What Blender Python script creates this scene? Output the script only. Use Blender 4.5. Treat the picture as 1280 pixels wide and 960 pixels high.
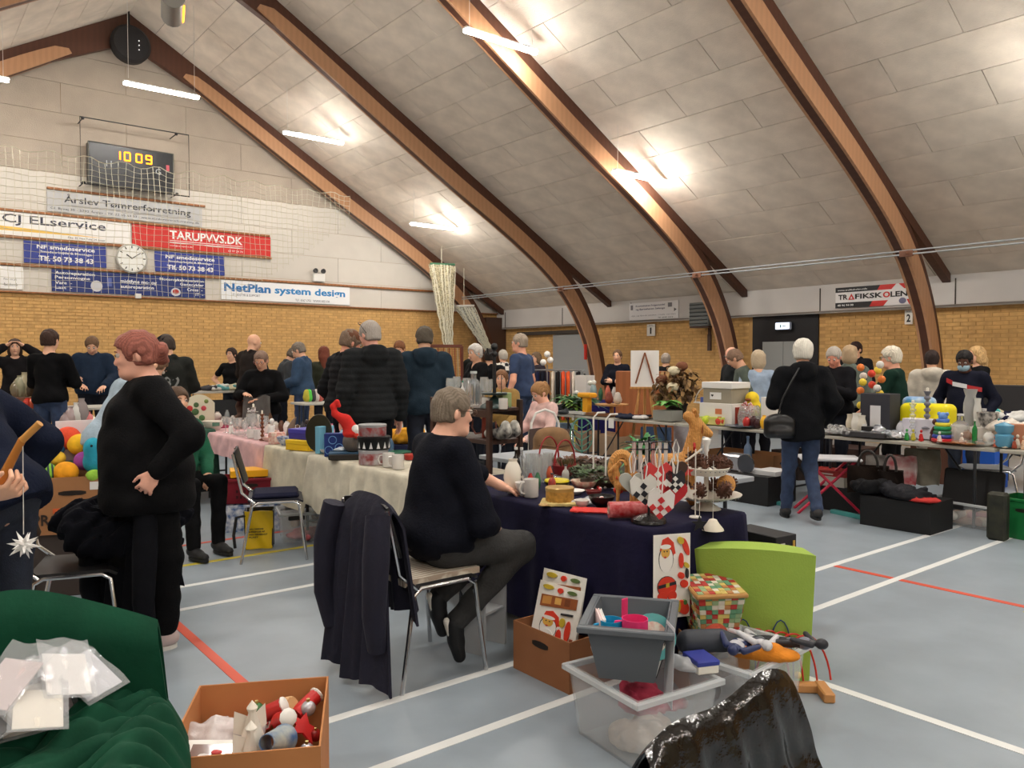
import bpy, bmesh, math, random
import numpy as np
from mathutils import Vector, Matrix, Euler
for o in list(bpy.data.objects): bpy.data.objects.remove(o)
SC = bpy.context.scene; COL = SC.collection
PI = math.pi
# ---------- camera, world, exposure ----------
CH = 1.5; FPX = 985.0; YAW = math.radians(38.7); PIT = math.atan(30/FPX)
cam = bpy.data.objects.new('camera', bpy.data.cameras.new('camera')); COL.objects.link(cam)
cam.location = (0, 0, CH); cam.rotation_euler = (PI/2-PIT, 0, -YAW)
cam.data.sensor_width = 36; cam.data.lens = FPX/1280*36; cam.data.clip_start = .05
SC.camera = cam
w = bpy.data.worlds.new('world'); SC.world = w; w.use_nodes = True
w.node_tree.nodes['Background'].inputs[0].default_value = (.8, .85, 1, 1)
w.node_tree.nodes['Background'].inputs[1].default_value = .05
vs = SC.view_settings; vs.view_transform = 'Standard'; vs.look = 'None'; vs.gamma = 1; vs.use_curve_mapping = False
vs.exposure = 0.0
TUBE_POWER = 165.0

# ---------- pixel rays of the 1280x960 frame to world points ----------
_R = cam.rotation_euler.to_matrix()
def ray(px, py): return (_R @ Vector(((px-640)/FPX, -(py-480)/FPX, -1)))
def PZ(px, py, z=0.0):
    r = ray(px, py); t = (z-CH)/r.z; return Vector((r.x*t, r.y*t, z))
def PY(px, py, Y):
    r = ray(px, py); t = Y/r.y; return Vector((r.x*t, Y, CH+r.z*t))
def PX(px, py, X):
    r = ray(px, py); t = X/r.x; return Vector((X, r.y*t, CH+r.z*t))
def PD(px, py, d):
    r = ray(px, py); return Vector((r.x*d, r.y*d, CH+r.z*d))

# ---------- materials ----------
MATS = {}
def lin(c):
    return tuple(((v/255)/12.92 if v/255 <= .04045 else ((v/255+.055)/1.055)**2.4) for v in c)
def mat(name, c=(128,128,128), rough=.6, metal=0, var=0, vs_=8, bump=0, bs=60, trans=0, alpha=1, emit=0, c2=None, sheen=0, spec=.5, orand=0, kind='noise', coat=0, ior=1.45):
    if name in MATS: return MATS[name]
    m = bpy.data.materials.new(name); m.use_nodes = True; nt = m.node_tree; N = nt.nodes; L = nt.links
    b = N['Principled BSDF']; col = (*lin(c), 1)
    b.inputs['Base Color'].default_value = col; b.inputs['Roughness'].default_value = rough; b.inputs['Metallic'].default_value = metal
    b.inputs['Transmission Weight'].default_value = trans; b.inputs['Alpha'].default_value = alpha; b.inputs['IOR'].default_value = ior
    b.inputs['Sheen Weight'].default_value = sheen; b.inputs['Specular IOR Level'].default_value = spec; b.inputs['Coat Weight'].default_value = coat
    if sheen: b.inputs['Sheen Tint'].default_value = (*[min(1, v*1.5+.05) for v in lin(c)], 1)
    tc = N.new('ShaderNodeTexCoord')
    if var or c2:
        if kind == 'wave':
            t = N.new('ShaderNodeTexWave'); t.inputs['Scale'].default_value = vs_; t.inputs['Distortion'].default_value = 2; t.inputs['Detail'].default_value = 2
            fac = t.outputs['Fac']
        elif kind == 'voronoi':
            t = N.new('ShaderNodeTexVoronoi'); t.inputs['Scale'].default_value = vs_; fac = t.outputs['Distance']
        elif kind == 'checker':
            t = N.new('ShaderNodeTexChecker'); t.inputs['Scale'].default_value = vs_; fac = t.outputs['Fac']
        else:
            t = N.new('ShaderNodeTexNoise'); t.inputs['Scale'].default_value = vs_; t.inputs['Detail'].default_value = 5; fac = t.outputs['Fac']
        L.new(tc.outputs['Object'], t.inputs['Vector'])
        r = N.new('ShaderNodeValToRGB'); a = lin(c); d = lin(c2) if c2 else a; k = var
        r.color_ramp.elements[0].position = .35; r.color_ramp.elements[1].position = .65
        r.color_ramp.elements[0].color = (*[v*(1-k) for v in a], 1); r.color_ramp.elements[1].color = (*[min(1, v*(1+k)) for v in d], 1)
        L.new(fac, r.inputs[0]); out = r.outputs[0]
    else:
        rgb = N.new('ShaderNodeRGB'); rgb.outputs[0].default_value = col; out = rgb.outputs[0]
    if orand:
        oi = N.new('ShaderNodeObjectInfo'); at = N.new('ShaderNodeAttribute'); at.attribute_name = 'rnd'
        ad = N.new('ShaderNodeMath'); ad.operation = 'ADD'; L.new(oi.outputs['Random'], ad.inputs[0]); L.new(at.outputs['Fac'], ad.inputs[1])
        fr = N.new('ShaderNodeMath'); fr.operation = 'FRACT'; L.new(ad.outputs[0], fr.inputs[0])
        mr = N.new('ShaderNodeMapRange'); mr.inputs[3].default_value = 1-orand; mr.inputs[4].default_value = 1+orand; L.new(fr.outputs[0], mr.inputs[0])
        hs = N.new('ShaderNodeHueSaturation'); L.new(out, hs.inputs['Color']); L.new(mr.outputs[0], hs.inputs['Value']); out = hs.outputs[0]
    L.new(out, b.inputs['Base Color'])
    if emit:
        L.new(out, b.inputs['Emission Color']); b.inputs['Emission Strength'].default_value = emit
    if bump:
        t2 = N.new('ShaderNodeTexNoise'); t2.inputs['Scale'].default_value = bs; t2.inputs['Detail'].default_value = 4
        L.new(tc.outputs['Object'], t2.inputs['Vector'])
        bp = N.new('ShaderNodeBump'); bp.inputs['Strength'].default_value = bump; bp.inputs['Distance'].default_value = .01
        L.new(t2.outputs['Fac'], bp.inputs['Height']); L.new(bp.outputs[0], b.inputs['Normal'])
    MATS[name] = m; return m
def cm(c, rough=.55, **k):       # plain coloured material by colour
    return mat('col_%d_%d_%d_%d%s' % (*c, int(rough*100), ''.join(sorted(str(q)[:3]+str(v)[:4] for q, v in k.items()))), c, rough, **k)
def fabric(c, **k):
    k = {**dict(var=.12, vs_=14, bump=.35, bs=90, sheen=.15 if sum(c) > 150 else .0, spec=.4 if sum(c) > 150 else .12), **k}
    return mat('fabric_%d_%d_%d%s' % (*c, ''.join(sorted(str(q)[:3]+str(v)[:4] for q, v in k.items()))), c, .85, **k)
GLASS = mat('clear_glass', (235,240,240), .05, trans=.75, alpha=.5, spec=.8)
GLASSF = mat('frosted_plastic', (205,210,212), .3, alpha=.42, trans=.2)
CHROME = mat('chrome', (200,200,202), .2, metal=1)
STEEL = mat('grey_steel', (150,152,155), .4, metal=.8)
BLACKM = mat('black_metal', (22,22,24), .5)
WHITE = mat('white_paint', (225,222,216), .5)
WOODD = mat('dark_wood', (58,36,27), .45, var=.3, vs_=5, kind='wave')
WOODL = mat('light_wood', (190,140,80), .5, var=.12, vs_=6, kind='wave')
CARD = mat('brown_cardboard', (160,112,72), .8, var=.06, vs_=5)
PAPER = mat('white_paper', (228,226,222), .7)

# ---------- object bookkeeping ----------
def setp(o, label=None, cat=None, group=None, kind=None):
    if label: o['label'] = label
    if cat: o['category'] = cat
    if group: o['group'] = group
    if kind: o['kind'] = kind
    return o
def T(name, loc, rz=0, label=None, cat=None, group=None, kind=None):
    o = bpy.data.objects.new(name, None); COL.objects.link(o); o.empty_display_size = .1
    o.location = loc; o.rotation_euler = (0, 0, rz); return setp(o, label, cat, group, kind)
def dup(o, parent=None, loc=None, rz=None, label=None, group=None, s=None):
    c = o.copy(); COL.objects.link(c)
    if parent is not None: c.parent = parent
    if loc is not None: c.location = loc
    if rz is not None: c.rotation_euler = (0, 0, rz)
    if s is not None: c.scale = (s, s, s)
    if label: c['label'] = label
    if group: c['group'] = group
    for ch in list(KIDS.get(o.name, [])): dup(ch, c)
    return c
KIDS = {}
def link_child(o, p):
    o.parent = p; KIDS.setdefault(p.name, []).append(o)

class MB:
    """collects geometry, then links it as one mesh object"""
    def __init__(s): s.v = []; s.f = []; s.m = []; s.sm = []; s.mi = 0; s.X = Matrix.Identity(4)
    def at(s, loc=(0,0,0), rot=(0,0,0), sc=1):
        s.X = Matrix.LocRotScale(Vector(loc), Euler(rot), Vector((sc,)*3 if not hasattr(sc, '__len__') else sc)); return s
    def add(s, vs, fs, smooth=False):
        n = len(s.v); s.v += [tuple(s.X @ Vector(p)) for p in vs]
        for f in fs: s.f.append([n+i for i in f]); s.m.append(s.mi); s.sm.append(smooth)
        return s
    def box(s, c, d, rz=0, rx=0, ry=0):
        R = Euler((rx, ry, rz)).to_matrix(); c = Vector(c); h = [q/2 for q in d]
        vs = [c+R@Vector((i*h[0], j*h[1], k*h[2])) for i in (-1,1) for j in (-1,1) for k in (-1,1)]
        return s.add(vs, [(0,1,3,2),(4,6,7,5),(0,4,5,1),(2,3,7,6),(0,2,6,4),(1,5,7,3)])
    def cbox(s, c, d, b=.004, rz=0, rx=0, ry=0):
        R = Euler((rx, ry, rz)).to_matrix(); c = Vector(c); h = [q/2 for q in d]; b = min(b, min(h)*.9)
        vs = []; idx = {}
        for i in (-1,1):
            for j in (-1,1):
                for k in (-1,1):
                    for a in range(3):
                        p = [i*(h[0]-(b if a != 0 else 0)), j*(h[1]-(b if a != 1 else 0)), k*(h[2]-(b if a != 2 else 0))]
                        idx[(i,j,k,a)] = len(vs); vs.append(c+R@Vector(p))
        F = []
        for a in range(3):
            o = [q for q in range(3) if q != a]
            for sg in (-1,1):
                q = []
                for u, w_ in ((-1,-1),(1,-1),(1,1),(-1,1)):
                    k = [0,0,0]; k[a] = sg; k[o[0]] = u; k[o[1]] = w_; q.append(idx[(*k, a)])
                if (sg > 0) == (a == 1): q.reverse()
                F.append(q)
        for a in range(3):
            b1, c1 = [q for q in range(3) if q != a]
            for u in (-1,1):
                for w_ in (-1,1):
                    k0 = [0,0,0]; k1 = [0,0,0]; k0[a] = -1; k1[a] = 1
                    for k in (k0, k1): k[b1] = u; k[c1] = w_
                    F.append([idx[(*k0,b1)], idx[(*k1,b1)], idx[(*k1,c1)], idx[(*k0,c1)]])
        for i in (-1,1):
            for j in (-1,1):
                for k in (-1,1): F.append([idx[(i,j,k,a)] for a in range(3)])
        cc = c
        for f in F:   # outward
            p = [Vector(vs[q]) for q in f]; n = (p[1]-p[0]).cross(p[2]-p[0]); m = sum(p, Vector())/len(p)-cc
            if n.dot(m) < 0: f.reverse()
        return s.add(vs, F)
    def lathe(s, prof, c=(0,0,0), n=16, cap=True, sq=0, sx=1, sy=1):
        vs = []; F = []; c = Vector(c)
        for r, z in prof:
            for i in range(n):
                a = 2*PI*i/n; vs.append(c+Vector((r*sx*math.cos(a), r*sy*math.sin(a), z)))
        for k in range(len(prof)-1):
            for i in range(n):
                j = (i+1) % n; F.append([k*n+i, k*n+j, (k+1)*n+j, (k+1)*n+i])
        if cap:
            if prof[0][0] > 1e-4: F.append(list(range(n))[::-1])
            if prof[-1][0] > 1e-4: F.append([(len(prof)-1)*n+i for i in range(n)])
        return s.add(vs, F, True)
    def cyl(s, a, b, r, r2=None, n=10):
        return s.tube([a, b], [r, r if r2 is None else r2], n)
    def tube(s, pts, r, n=8, closed=False):
        pts = [Vector(p) for p in pts]; m = len(pts); rs = r if hasattr(r, '__len__') else [r]*m
        vs = []; F = []; up = None
        for i, p in enumerate(pts):
            a = pts[(i-1) % m] if closed else pts[max(0, i-1)]; b = pts[(i+1) % m] if closed else pts[min(m-1, i+1)]
            d = (b-a)
            d = d.normalized() if d.length > 1e-9 else Vector((0,0,1))
            if up is None:
                up = Vector((0,0,1)) if abs(d.z) < .9 else Vector((1,0,0))
            u = up - d*up.dot(d)
            if u.length < 1e-4: u = Vector((1,0,0)) - d*d.x
            u.normalize(); v = d.cross(u); up = u
            for k in range(n):
                t = 2*PI*k/n; vs.append(p+(u*math.cos(t)+v*math.sin(t))*rs[i])
        for i in range(m if closed else m-1):
            j = (i+1) % m
            for k in range(n): F.append([i*n+k, i*n+(k+1) % n, j*n+(k+1) % n, j*n+k])
        if not closed: F.append(list(range(n))[::-1]); F.append([(m-1)*n+k for k in range(n)])
        return s.add(vs, F, True)
    def ball(s, c, r, n=12, m=8, rot=(0,0,0)):
        r = Vector((r,)*3 if not hasattr(r, '__len__') else r); R = Euler(rot).to_matrix(); c = Vector(c); vs = [c+R@Vector((0,0,-r.z))]; F = []
        for i in range(1, m):
            t = PI*i/m
            for k in range(n):
                a = 2*PI*k/n; vs.append(c+R@Vector((r.x*math.sin(t)*math.cos(a), r.y*math.sin(t)*math.sin(a), -r.z*math.cos(t))))
        vs.append(c+R@Vector((0,0,r.z))); e = len(vs)-1
        for k in range(n): F.append([0, 1+(k+1) % n, 1+k]); F.append([e, e-n+k, e-n+(k+1) % n])
        for i in range(m-2):
            for k in range(n): F.append([1+i*n+k, 1+i*n+(k+1) % n, 1+(i+1)*n+(k+1) % n, 1+(i+1)*n+k])
        return s.add(vs, F, True)
    def prism(s, poly, z0, z1):      # polygon in local xy, extruded in z
        n = len(poly); vs = [(x, y, z0) for x, y in poly]+[(x, y, z1) for x, y in poly]
        F = [list(range(n))[::-1], [n+i for i in range(n)]]+[[i, (i+1) % n, n+(i+1) % n, n+i] for i in range(n)]
        return s.add(vs, F)
    def grid(s, fn, nu, nv, thick=0, smooth=True):   # fn(u,v)->point, u,v in 0..1
        P = [[Vector(fn(i/nu, j/nv)) for j in range(nv+1)] for i in range(nu+1)]
        vs = [p for r in P for p in r]; W = nv+1
        F = [[i*W+j, (i+1)*W+j, (i+1)*W+j+1, i*W+j+1] for i in range(nu) for j in range(nv)]
        if thick:
            nn = []
            for i in range(nu+1):
                for j in range(nv+1):
                    du = P[min(nu,i+1)][j]-P[max(0,i-1)][j]; dv = P[i][min(nv,j+1)]-P[i][max(0,j-1)]
                    q = du.cross(dv); nn.append(q.normalized() if q.length > 1e-9 else Vector((0,0,1)))
            K = len(vs); vs = vs+[vs[i]-nn[i]*thick for i in range(K)]
            F += [[K+q for q in f[::-1]] for f in F]
            bd = [i*W for i in range(nu+1)]+[nu*W+j for j in range(1, nv+1)]+[i*W+nv for i in range(nu-1, -1, -1)]+[j for j in range(nv-1, 0, -1)]
            for a, b in zip(bd, bd[1:]+bd[:1]): F.append([a, K+a, K+b, b][::-1])
        return s.add(vs, F, smooth)
    def build(s, name, mats, parent=None, loc=None, rz=0, label=None, cat=None, group=None, kind=None, sharp=40, flip=False):
        me = bpy.data.meshes.new(name); me.from_pydata([tuple(v) for v in s.v], [], s.f)
        if not hasattr(mats, '__len__'): mats = [mats]
        for m in mats: me.materials.append(m)
        me.polygons.foreach_set('material_index', s.m); me.polygons.foreach_set('use_smooth', s.sm)
        me.update()
        if any(s.sm): me.set_sharp_from_angle(angle=math.radians(sharp))
        o = bpy.data.objects.new(name, me); COL.objects.link(o)
        if parent is not None: link_child(o, parent)
        if loc is not None: o.location = loc
        if rz: o.rotation_euler = (0, 0, rz)
        return setp(o, label, cat, group, kind)

def text_geo(st, width=None, height=None, bold=0, ext=.001, align='LEFT'):
    cu = bpy.data.curves.new('t', 'FONT'); cu.body = st; cu.extrude = ext; cu.offset = bold; cu.resolution_u = 2
    ob = bpy.data.objects.new('t', cu); COL.objects.link(ob)
    me = bpy.data.meshes.new_from_object(ob.evaluated_get(bpy.context.evaluated_depsgraph_get()))
    vs = np.array([v.co[:] for v in me.vertices]) if len(me.vertices) else np.zeros((1,3)); fs = [list(p.vertices) for p in me.polygons]
    bpy.data.objects.remove(ob); bpy.data.curves.remove(cu); bpy.data.meshes.remove(me)
    lo, hi = vs.min(0), vs.max(0); sx = (width/(hi[0]-lo[0])) if width else None; sy = (height/(hi[1]-lo[1])) if height else None
    if sx is None: sx = sy
    if sy is None: sy = sx
    vs[:,0] = (vs[:,0]-lo[0])*sx; vs[:,1] = (vs[:,1]-lo[1])*sy; vs[:,2] -= lo[2]
    return [tuple(v) for v in vs], fs
def frame(o, xd, yd):          # matrix with local x, y along given directions
    x = Vector(xd).normalized(); y = Vector(yd).normalized(); z = x.cross(y)
    M = Matrix((x, y, z)).transposed().to_4x4(); M.translation = Vector(o); return M

# ---------- distance-field bodies ----------
def smin(a, b, k):
    if k <= 0: return np.minimum(a, b)
    h = np.clip(.5+.5*(b-a)/k, 0, 1); return b*(1-h)+a*h-k*h*(1-h)
def sdf_geo(prims, res=.02, disp=None, clip=None):
    """prims: (kind, data..., k, op) ; kinds c (capsule a,b,ra,rb), e (ellipsoid c,r,R), b (box c,h,R,round)"""
    lo = np.full(3, 1e9); hi = -lo; bb = []
    for p in prims:
        if p['t'] == 'c':
            a, b = np.array(p['a'][:], float), np.array(p['b'][:], float); r = max(p['ra'], p['rb']); l, h = np.minimum(a, b)-r, np.maximum(a, b)+r
        else:
            c = np.array(p['c'][:], float); r = max(p['r']) if p['t'] == 'e' else float(np.linalg.norm(p['r'])); l, h = c-r, c+r
        bb.append((l, h))
        if not p.get('sub'): lo = np.minimum(lo, l); hi = np.maximum(hi, h)
    lo -= res*2.5; hi += res*2.5
    n = np.ceil((hi-lo)/res).astype(int)+1
    ax = [lo[i]+np.arange(n[i])*res for i in range(3)]
    F = np.full(n, .5, np.float32)
    for p, (l, h) in zip(prims, bb):
        k = p.get('k', .03); mg = k+res*2.5
        i0 = np.clip(np.floor((l-mg-lo)/res).astype(int), 0, n); i1 = np.clip(np.ceil((h+mg-lo)/res).astype(int)+1, 0, n)
        if (i1 <= i0).any(): continue
        X = ax[0][i0[0]:i1[0]][:,None,None].astype(np.float32); Y = ax[1][i0[1]:i1[1]][None,:,None].astype(np.float32); Z = ax[2][i0[2]:i1[2]][None,None,:].astype(np.float32)
        if p['t'] == 'c':
            a, b = np.array(p['a'][:], float), np.array(p['b'][:], float); d = b-a; L2 = max(1e-9, d@d)
            t = np.clip(((X-a[0])*d[0]+(Y-a[1])*d[1]+(Z-a[2])*d[2])/L2, 0, 1)
            D = np.sqrt((X-a[0]-t*d[0])**2+(Y-a[1]-t*d[1])**2+(Z-a[2]-t*d[2])**2)-(p['ra']+(p['rb']-p['ra'])*t)
        else:
            c = p['c']; R = p.get('R'); x, y, z = X-c[0], Y-c[1], Z-c[2]
            if R is not None:
                R = np.array([r[:] for r in R], float); x, y, z = x*R[0][0]+y*R[1][0]+z*R[2][0], x*R[0][1]+y*R[1][1]+z*R[2][1], x*R[0][2]+y*R[1][2]+z*R[2][2]
            r = p['r']
            if p['t'] == 'e':
                q = np.sqrt((x/r[0])**2+(y/r[1])**2+(z/r[2])**2); g = np.sqrt((x/r[0]**2)**2+(y/r[1]**2)**2+(z/r[2]**2)**2)
                D = q*(q-1)/np.maximum(g, 1e-6)
            else:
                rd = p.get('rd', .01); qx, qy, qz = np.abs(x)-r[0]+rd, np.abs(y)-r[1]+rd, np.abs(z)-r[2]+rd
                D = np.sqrt(np.maximum(qx,0)**2+np.maximum(qy,0)**2+np.maximum(qz,0)**2)+np.minimum(np.maximum(np.maximum(qx,qy),qz),0)-rd
        S = F[i0[0]:i1[0], i0[1]:i1[1], i0[2]:i1[2]]
        if p.get('sub'): S[...] = -smin(-S, D, k)
        else: S[...] = smin(S, D, k)
    if disp is not None or clip is not None:
        X = ax[0][:,None,None].astype(np.float32); Y = ax[1][None,:,None].astype(np.float32); Z = ax[2][None,None,:].astype(np.float32)
        if disp is not None: F += disp(X, Y, Z)
        if clip is not None: F = np.maximum(F, clip(X, Y, Z))
    F[0] = F[-1] = .1; F[:,0] = F[:,-1] = .1; F[:,:,0] = F[:,:,-1] = .1
    S = F < 0
    C = np.stack([S[i:n[0]-1+i, j:n[1]-1+j, k:n[2]-1+k] for i in (0,1) for j in (0,1) for k in (0,1)])
    cnt = C.sum(0); A = np.argwhere((cnt > 0) & (cnt < 8))
    if len(A) == 0: return [(0,0,0)], []
    off = np.array([(i,j,k) for i in (0,1) for j in (0,1) for k in (0,1)])
    V = np.stack([F[A[:,0]+o[0], A[:,1]+o[1], A[:,2]+o[2]] for o in off], 1)
    acc = np.zeros((len(A),3)); m = np.zeros(len(A))
    for a in range(8):
        for b in range(a+1, 8):
            if np.abs(off[a]-off[b]).sum() != 1: continue
            fa, fb = V[:,a], V[:,b]; c = (fa < 0) != (fb < 0)
            t = np.where(c, fa/np.where(c, fa-fb, 1), 0)
            acc += np.where(c[:,None], off[a]+t[:,None]*(off[b]-off[a]), 0); m += c
    P = (A+acc/m[:,None])*res+lo
    ID = np.full(n-1, -1, np.int32); ID[A[:,0],A[:,1],A[:,2]] = np.arange(len(A))
    Q = []
    for d in range(3):
        s0 = [slice(1,-1)]*3; s1 = [slice(1,-1)]*3; s1[d] = slice(2, None)
        s0[d] = slice(1,-1); a = S[tuple(s0)]; b = S[tuple(s1)]
        E = np.argwhere(a != b)+1
        if len(E) == 0: continue
        u, v = [(1,2),(2,0),(0,1)][d]; U = np.zeros(3,int); W = np.zeros(3,int); U[u] = 1; W[v] = 1
        ok = (E < n-1).all(1); E = E[ok]
        g = lambda q: ID[q[:,0],q[:,1],q[:,2]]
        q = np.stack([g(E-U-W), g(E-W), g(E), g(E-U)], 1); ins = S[E[:,0],E[:,1],E[:,2]]
        q[~ins] = q[~ins][:, ::-1]; Q.append(q[(q >= 0).all(1)])
    return P, np.concatenate(Q)
def sdf(prims, name, m, parent=None, res=.02, disp=None, clip=None, loc=None, label=None, cat=None, group=None, rz=0, kind=None, smooth=1):
    P, Q = sdf_geo(prims, res, disp, clip)
    me = bpy.data.meshes.new(name); me.from_pydata(np.asarray(P).tolist(), [], np.asarray(Q).tolist())
    ms = m if hasattr(m, '__len__') else [m]
    for q in ms: me.materials.append(q)
    me.polygons.foreach_set('use_smooth', [True]*len(me.polygons)); me.update()
    o = bpy.data.objects.new(name, me); COL.objects.link(o)
    if parent is not None: link_child(o, parent)
    if loc is not None: o.location = loc
    if rz: o.rotation_euler = (0,0,rz)
    return setp(o, label, cat, group, kind)
def cap(a, b, ra, rb=None, k=.03, **q): return dict(t='c', a=a, b=b, ra=ra, rb=ra if rb is None else rb, k=k, **q)
def ell(c, r, R=None, k=.03, **q): return dict(t='e', c=c, r=r, R=R, k=k, **q)
def bxx(c, r, R=None, rd=.01, k=.02, **q): return dict(t='b', c=c, r=r, R=R, rd=rd, k=k, **q)
# ================= THE HALL =================
XW, YW, XA, ZA, ZE = 14.0, 18.0, 4.1, 8.6, 2.85       # right wall, far gable wall, ridge x / z, eave z
XL = 2*XA-XW; YB = -14.0
SL = (ZA-ZE)/(XW-XA); SA = math.atan(SL); CS = math.cos(SA)
def roofz(x): return ZA-SL*abs(x-XA)
M_FLOOR = mat('floor_linoleum', (146,157,166), .35, var=.07, vs_=3, bump=.04, bs=200, spec=.4)
M_PANEL = mat('wood_wool_panel', (222,211,197), .95, var=.10, vs_=2.2, bump=.5, bs=55, orand=.035)
M_GAP = mat('panel_joint', (70,64,58), .95)
M_BRICK = mat('yellow_brick', (204,162,102), .85, var=.10, vs_=9, bump=.3, bs=60, orand=.07)
M_MORTAR = mat('mortar', (186,146,92), .95)
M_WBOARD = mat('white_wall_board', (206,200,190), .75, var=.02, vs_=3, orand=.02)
M_WSHADE = mat('gable_board_painted_shade', (172,160,146), .95, var=.05, vs_=2.2, bump=.4, bs=55, orand=.02)  # darker board tone, shade above the lamps put into the colour
M_BAND = mat('grey_white_band', (196,192,188), .6, var=.03, vs_=2)
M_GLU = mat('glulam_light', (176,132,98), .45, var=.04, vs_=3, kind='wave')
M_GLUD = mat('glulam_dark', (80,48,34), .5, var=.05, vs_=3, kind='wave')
M_DARK = mat('dark_opening', (20,20,24), .5)
# floor
MB().box((XA, (YW+YB)/2, -.1), (2*(XW-XA)+.6, YW-YB+.6, .2)).build('floor', M_FLOOR, kind='structure')
FLOOR = bpy.data.objects['floor']
M_LW = mat('court_line_white', (226,228,226), .45); M_LR = mat('court_line_red', (214,84,58), .45); M_LY = mat('court_line_yellow', (214,196,60), .45)
def court(x0, y0, x1, y1, m, lab):
    MB().box(((x0+x1)/2, (y0+y1)/2, .0012), (abs(x1-x0) or .05, abs(y1-y0) or .05, .0024)).build('court_line', m, FLOOR, label=lab)
court(-5, 2.53, XW-.3, 2.53, M_LW, 'white court line'); court(-5, 3.0, XW-.3, 3.0, M_LW, 'white court line')
court(-5, 4.9, 4.0, 4.9, M_LW, 'white court line'); court(-5, 5.4, 4.0, 5.4, M_LW, 'white court line')
court(3.385, -8, 3.385, 2.505, M_LW, 'white court line'); court(-5, 5.95, 5, 5.95, M_LY, 'yellow court line'); court(-5, 6.6, 5, 6.6, M_LR, 'red court line')
court(1.285, -8, 1.285, 2.505, M_LR, 'red court line'); court(1.285, 3.025, 1.285, 4.875, M_LR, 'red court line'); court(1.285, 4.925, 1.285, 5.375, M_LR, 'red court line')
court(5.4, -8, 5.4, 2.505, M_LR, 'red court line'); court(5.4, 2.555, 5.4, 2.975, M_LR, 'red court line')
court(5.28, 1.70, 5.37, 1.70, M_LY, 'yellow court line')
# ceiling: two slopes with wood-wool panels
mb = MB()
for sg in (1, -1):
    e = XA+sg*(XW-XA+.3); ze = ZA-SL*(XW-XA+.3)
    vs = [(XA, YB-.3, ZA+.03), (e, YB-.3, ze+.03), (e, YW+.3, ze+.03), (XA, YW+.3, ZA+.03)]
    vs += [(x, y, z+.2) for x, y, z in vs]
    mb.add(vs, [(0,1,2,3),(7,6,5,4),(0,4,5,1),(2,6,7,3),(1,5,6,2),(0,3,7,4)])
CEIL = mb.build('ceiling', M_GAP, kind='structure')
rows = 19; RW = (XW-XA)/CS/rows
pm = MB(); pm.cbox((0, 0, 0), (RW-.006, 1.994, .03), .004); p0 = None
for sg, ya, yb in ((1, -2.07, YW), (-1, 7.93, YW)):
    for r in range(rows):
        if sg < 0 and r > 8: break
        xm = XA+sg*(r+.5)*RW*CS; y = ya - (1 if r % 2 else 0)
        while y < yb:
            y1 = min(y+2, yb); yy = (y+y1)/2
            if y1-y > .2:
                if p0 is None: p0 = pm.build('ceiling_panel', M_PANEL, CEIL); o = p0
                else: o = p0.copy(); COL.objects.link(o)
                o.location = (xm, yy, roofz(xm)+.012+random.Random(r*99+int(y*7)).uniform(-.002, .002)); o.rotation_euler = (0, sg*SA, 0); o.scale = (1, (y1-y)/2, 1)
            y = y1
mb = MB()      # plain panel field beyond the part in view
for sg, ya, yb in ((1, YB, -3.1), (-1, YB, 6.9)):
    xm = XA+sg*(XW-XA)/2; mb.box((xm, (ya+yb)/2, roofz(xm)+.012), ((XW-XA)/CS, yb-ya, .03), ry=sg*SA)
xm = XA-(9.5+4.5)*RW*CS; mb.box((xm, 12.45, roofz(xm)+.012), (10*RW, 11.1, .03), ry=-SA)
mb.build('panel_field', M_PANEL, CEIL)
# walls
def gable(y, name, m, t=.3):
    poly = [(XL-.2, 0), (XW+.2, 0), (XW+.2, ZE), (XA, ZA+.1), (XL-.2, ZE)]
    mb = MB(); mb.X = frame((0, y, 0), (1,0,0), (0,0,1)); mb.prism(poly, -t if y > 0 else 0, 0 if y > 0 else t); return mb.build(name, m, kind='structure')
WB = gable(YW+.02, 'wall_back', M_MORTAR); WF = gable(YB, 'wall_front', mat('wall_front_paint', (190,170,135), .8))
WR = MB().box((XW+.17, (YW+YB)/2, ZE/2), (.3, YW-YB, ZE)).build('wall_right', M_MORTAR, kind='structure')
MB().box((XL-.15, (YW+YB)/2, ZE/2), (.3, YW-YB, ZE)).build('wall_left', mat('wall_left_paint', (190,165,120), .8), kind='structure')
ZB = 2.82; ZR = 2.42       # top of the brickwork on the gable and on the right wall
def bricks(parent, fn, a0, a1, z1, skip=()):
    vs = []; fs = []; rn = []; rg = random.Random(4); bl, bh, g = .228, .054, .0127; c = 0; z = 0
    while z+bh <= z1:
        a = a0-(bl+g)*(.5 if c % 2 else 0)
        while a < a1:
            s0, s1 = max(a, a0), min(a+bl, a1)
            if s1-s0 > .04 and not any(s1 > q[0] and s0 < q[1] and z < q[2] for q in skip):
                n = len(vs); d = .008+rg.uniform(-.002, .002)
                for dd in (-.002, d): vs += [fn(s0, z, dd), fn(s1, z, dd), fn(s1, z+bh, dd), fn(s0, z+bh, dd)]
                fs += [(n+4,n+5,n+6,n+7),(n,n+1,n+5,n+4),(n+1,n+2,n+6,n+5),(n+2,n+3,n+7,n+6),(n+3,n,n+4,n+7)]; rn += [rg.random()]*5
            a += bl+g
        z += bh+g; c += 1
    me = bpy.data.meshes.new('brick'); me.from_pydata(vs, [], fs); me.materials.append(M_BRICK)
    at = me.attributes.new('rnd', 'FLOAT', 'FACE'); at.data.foreach_set('value', rn)
    o = bpy.data.objects.new('brick', me); COL.objects.link(o); link_child(o, parent); o['kind'] = 'stuff'
DOORS = []
def ywall(px): return PX(px, 450, XW).y
def xgab(px): return PY(px, 450, YW).x
bd0, bd1 = ywall(1023), ywall(941); sd0, sd1 = ywall(742), ywall(693)
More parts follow.
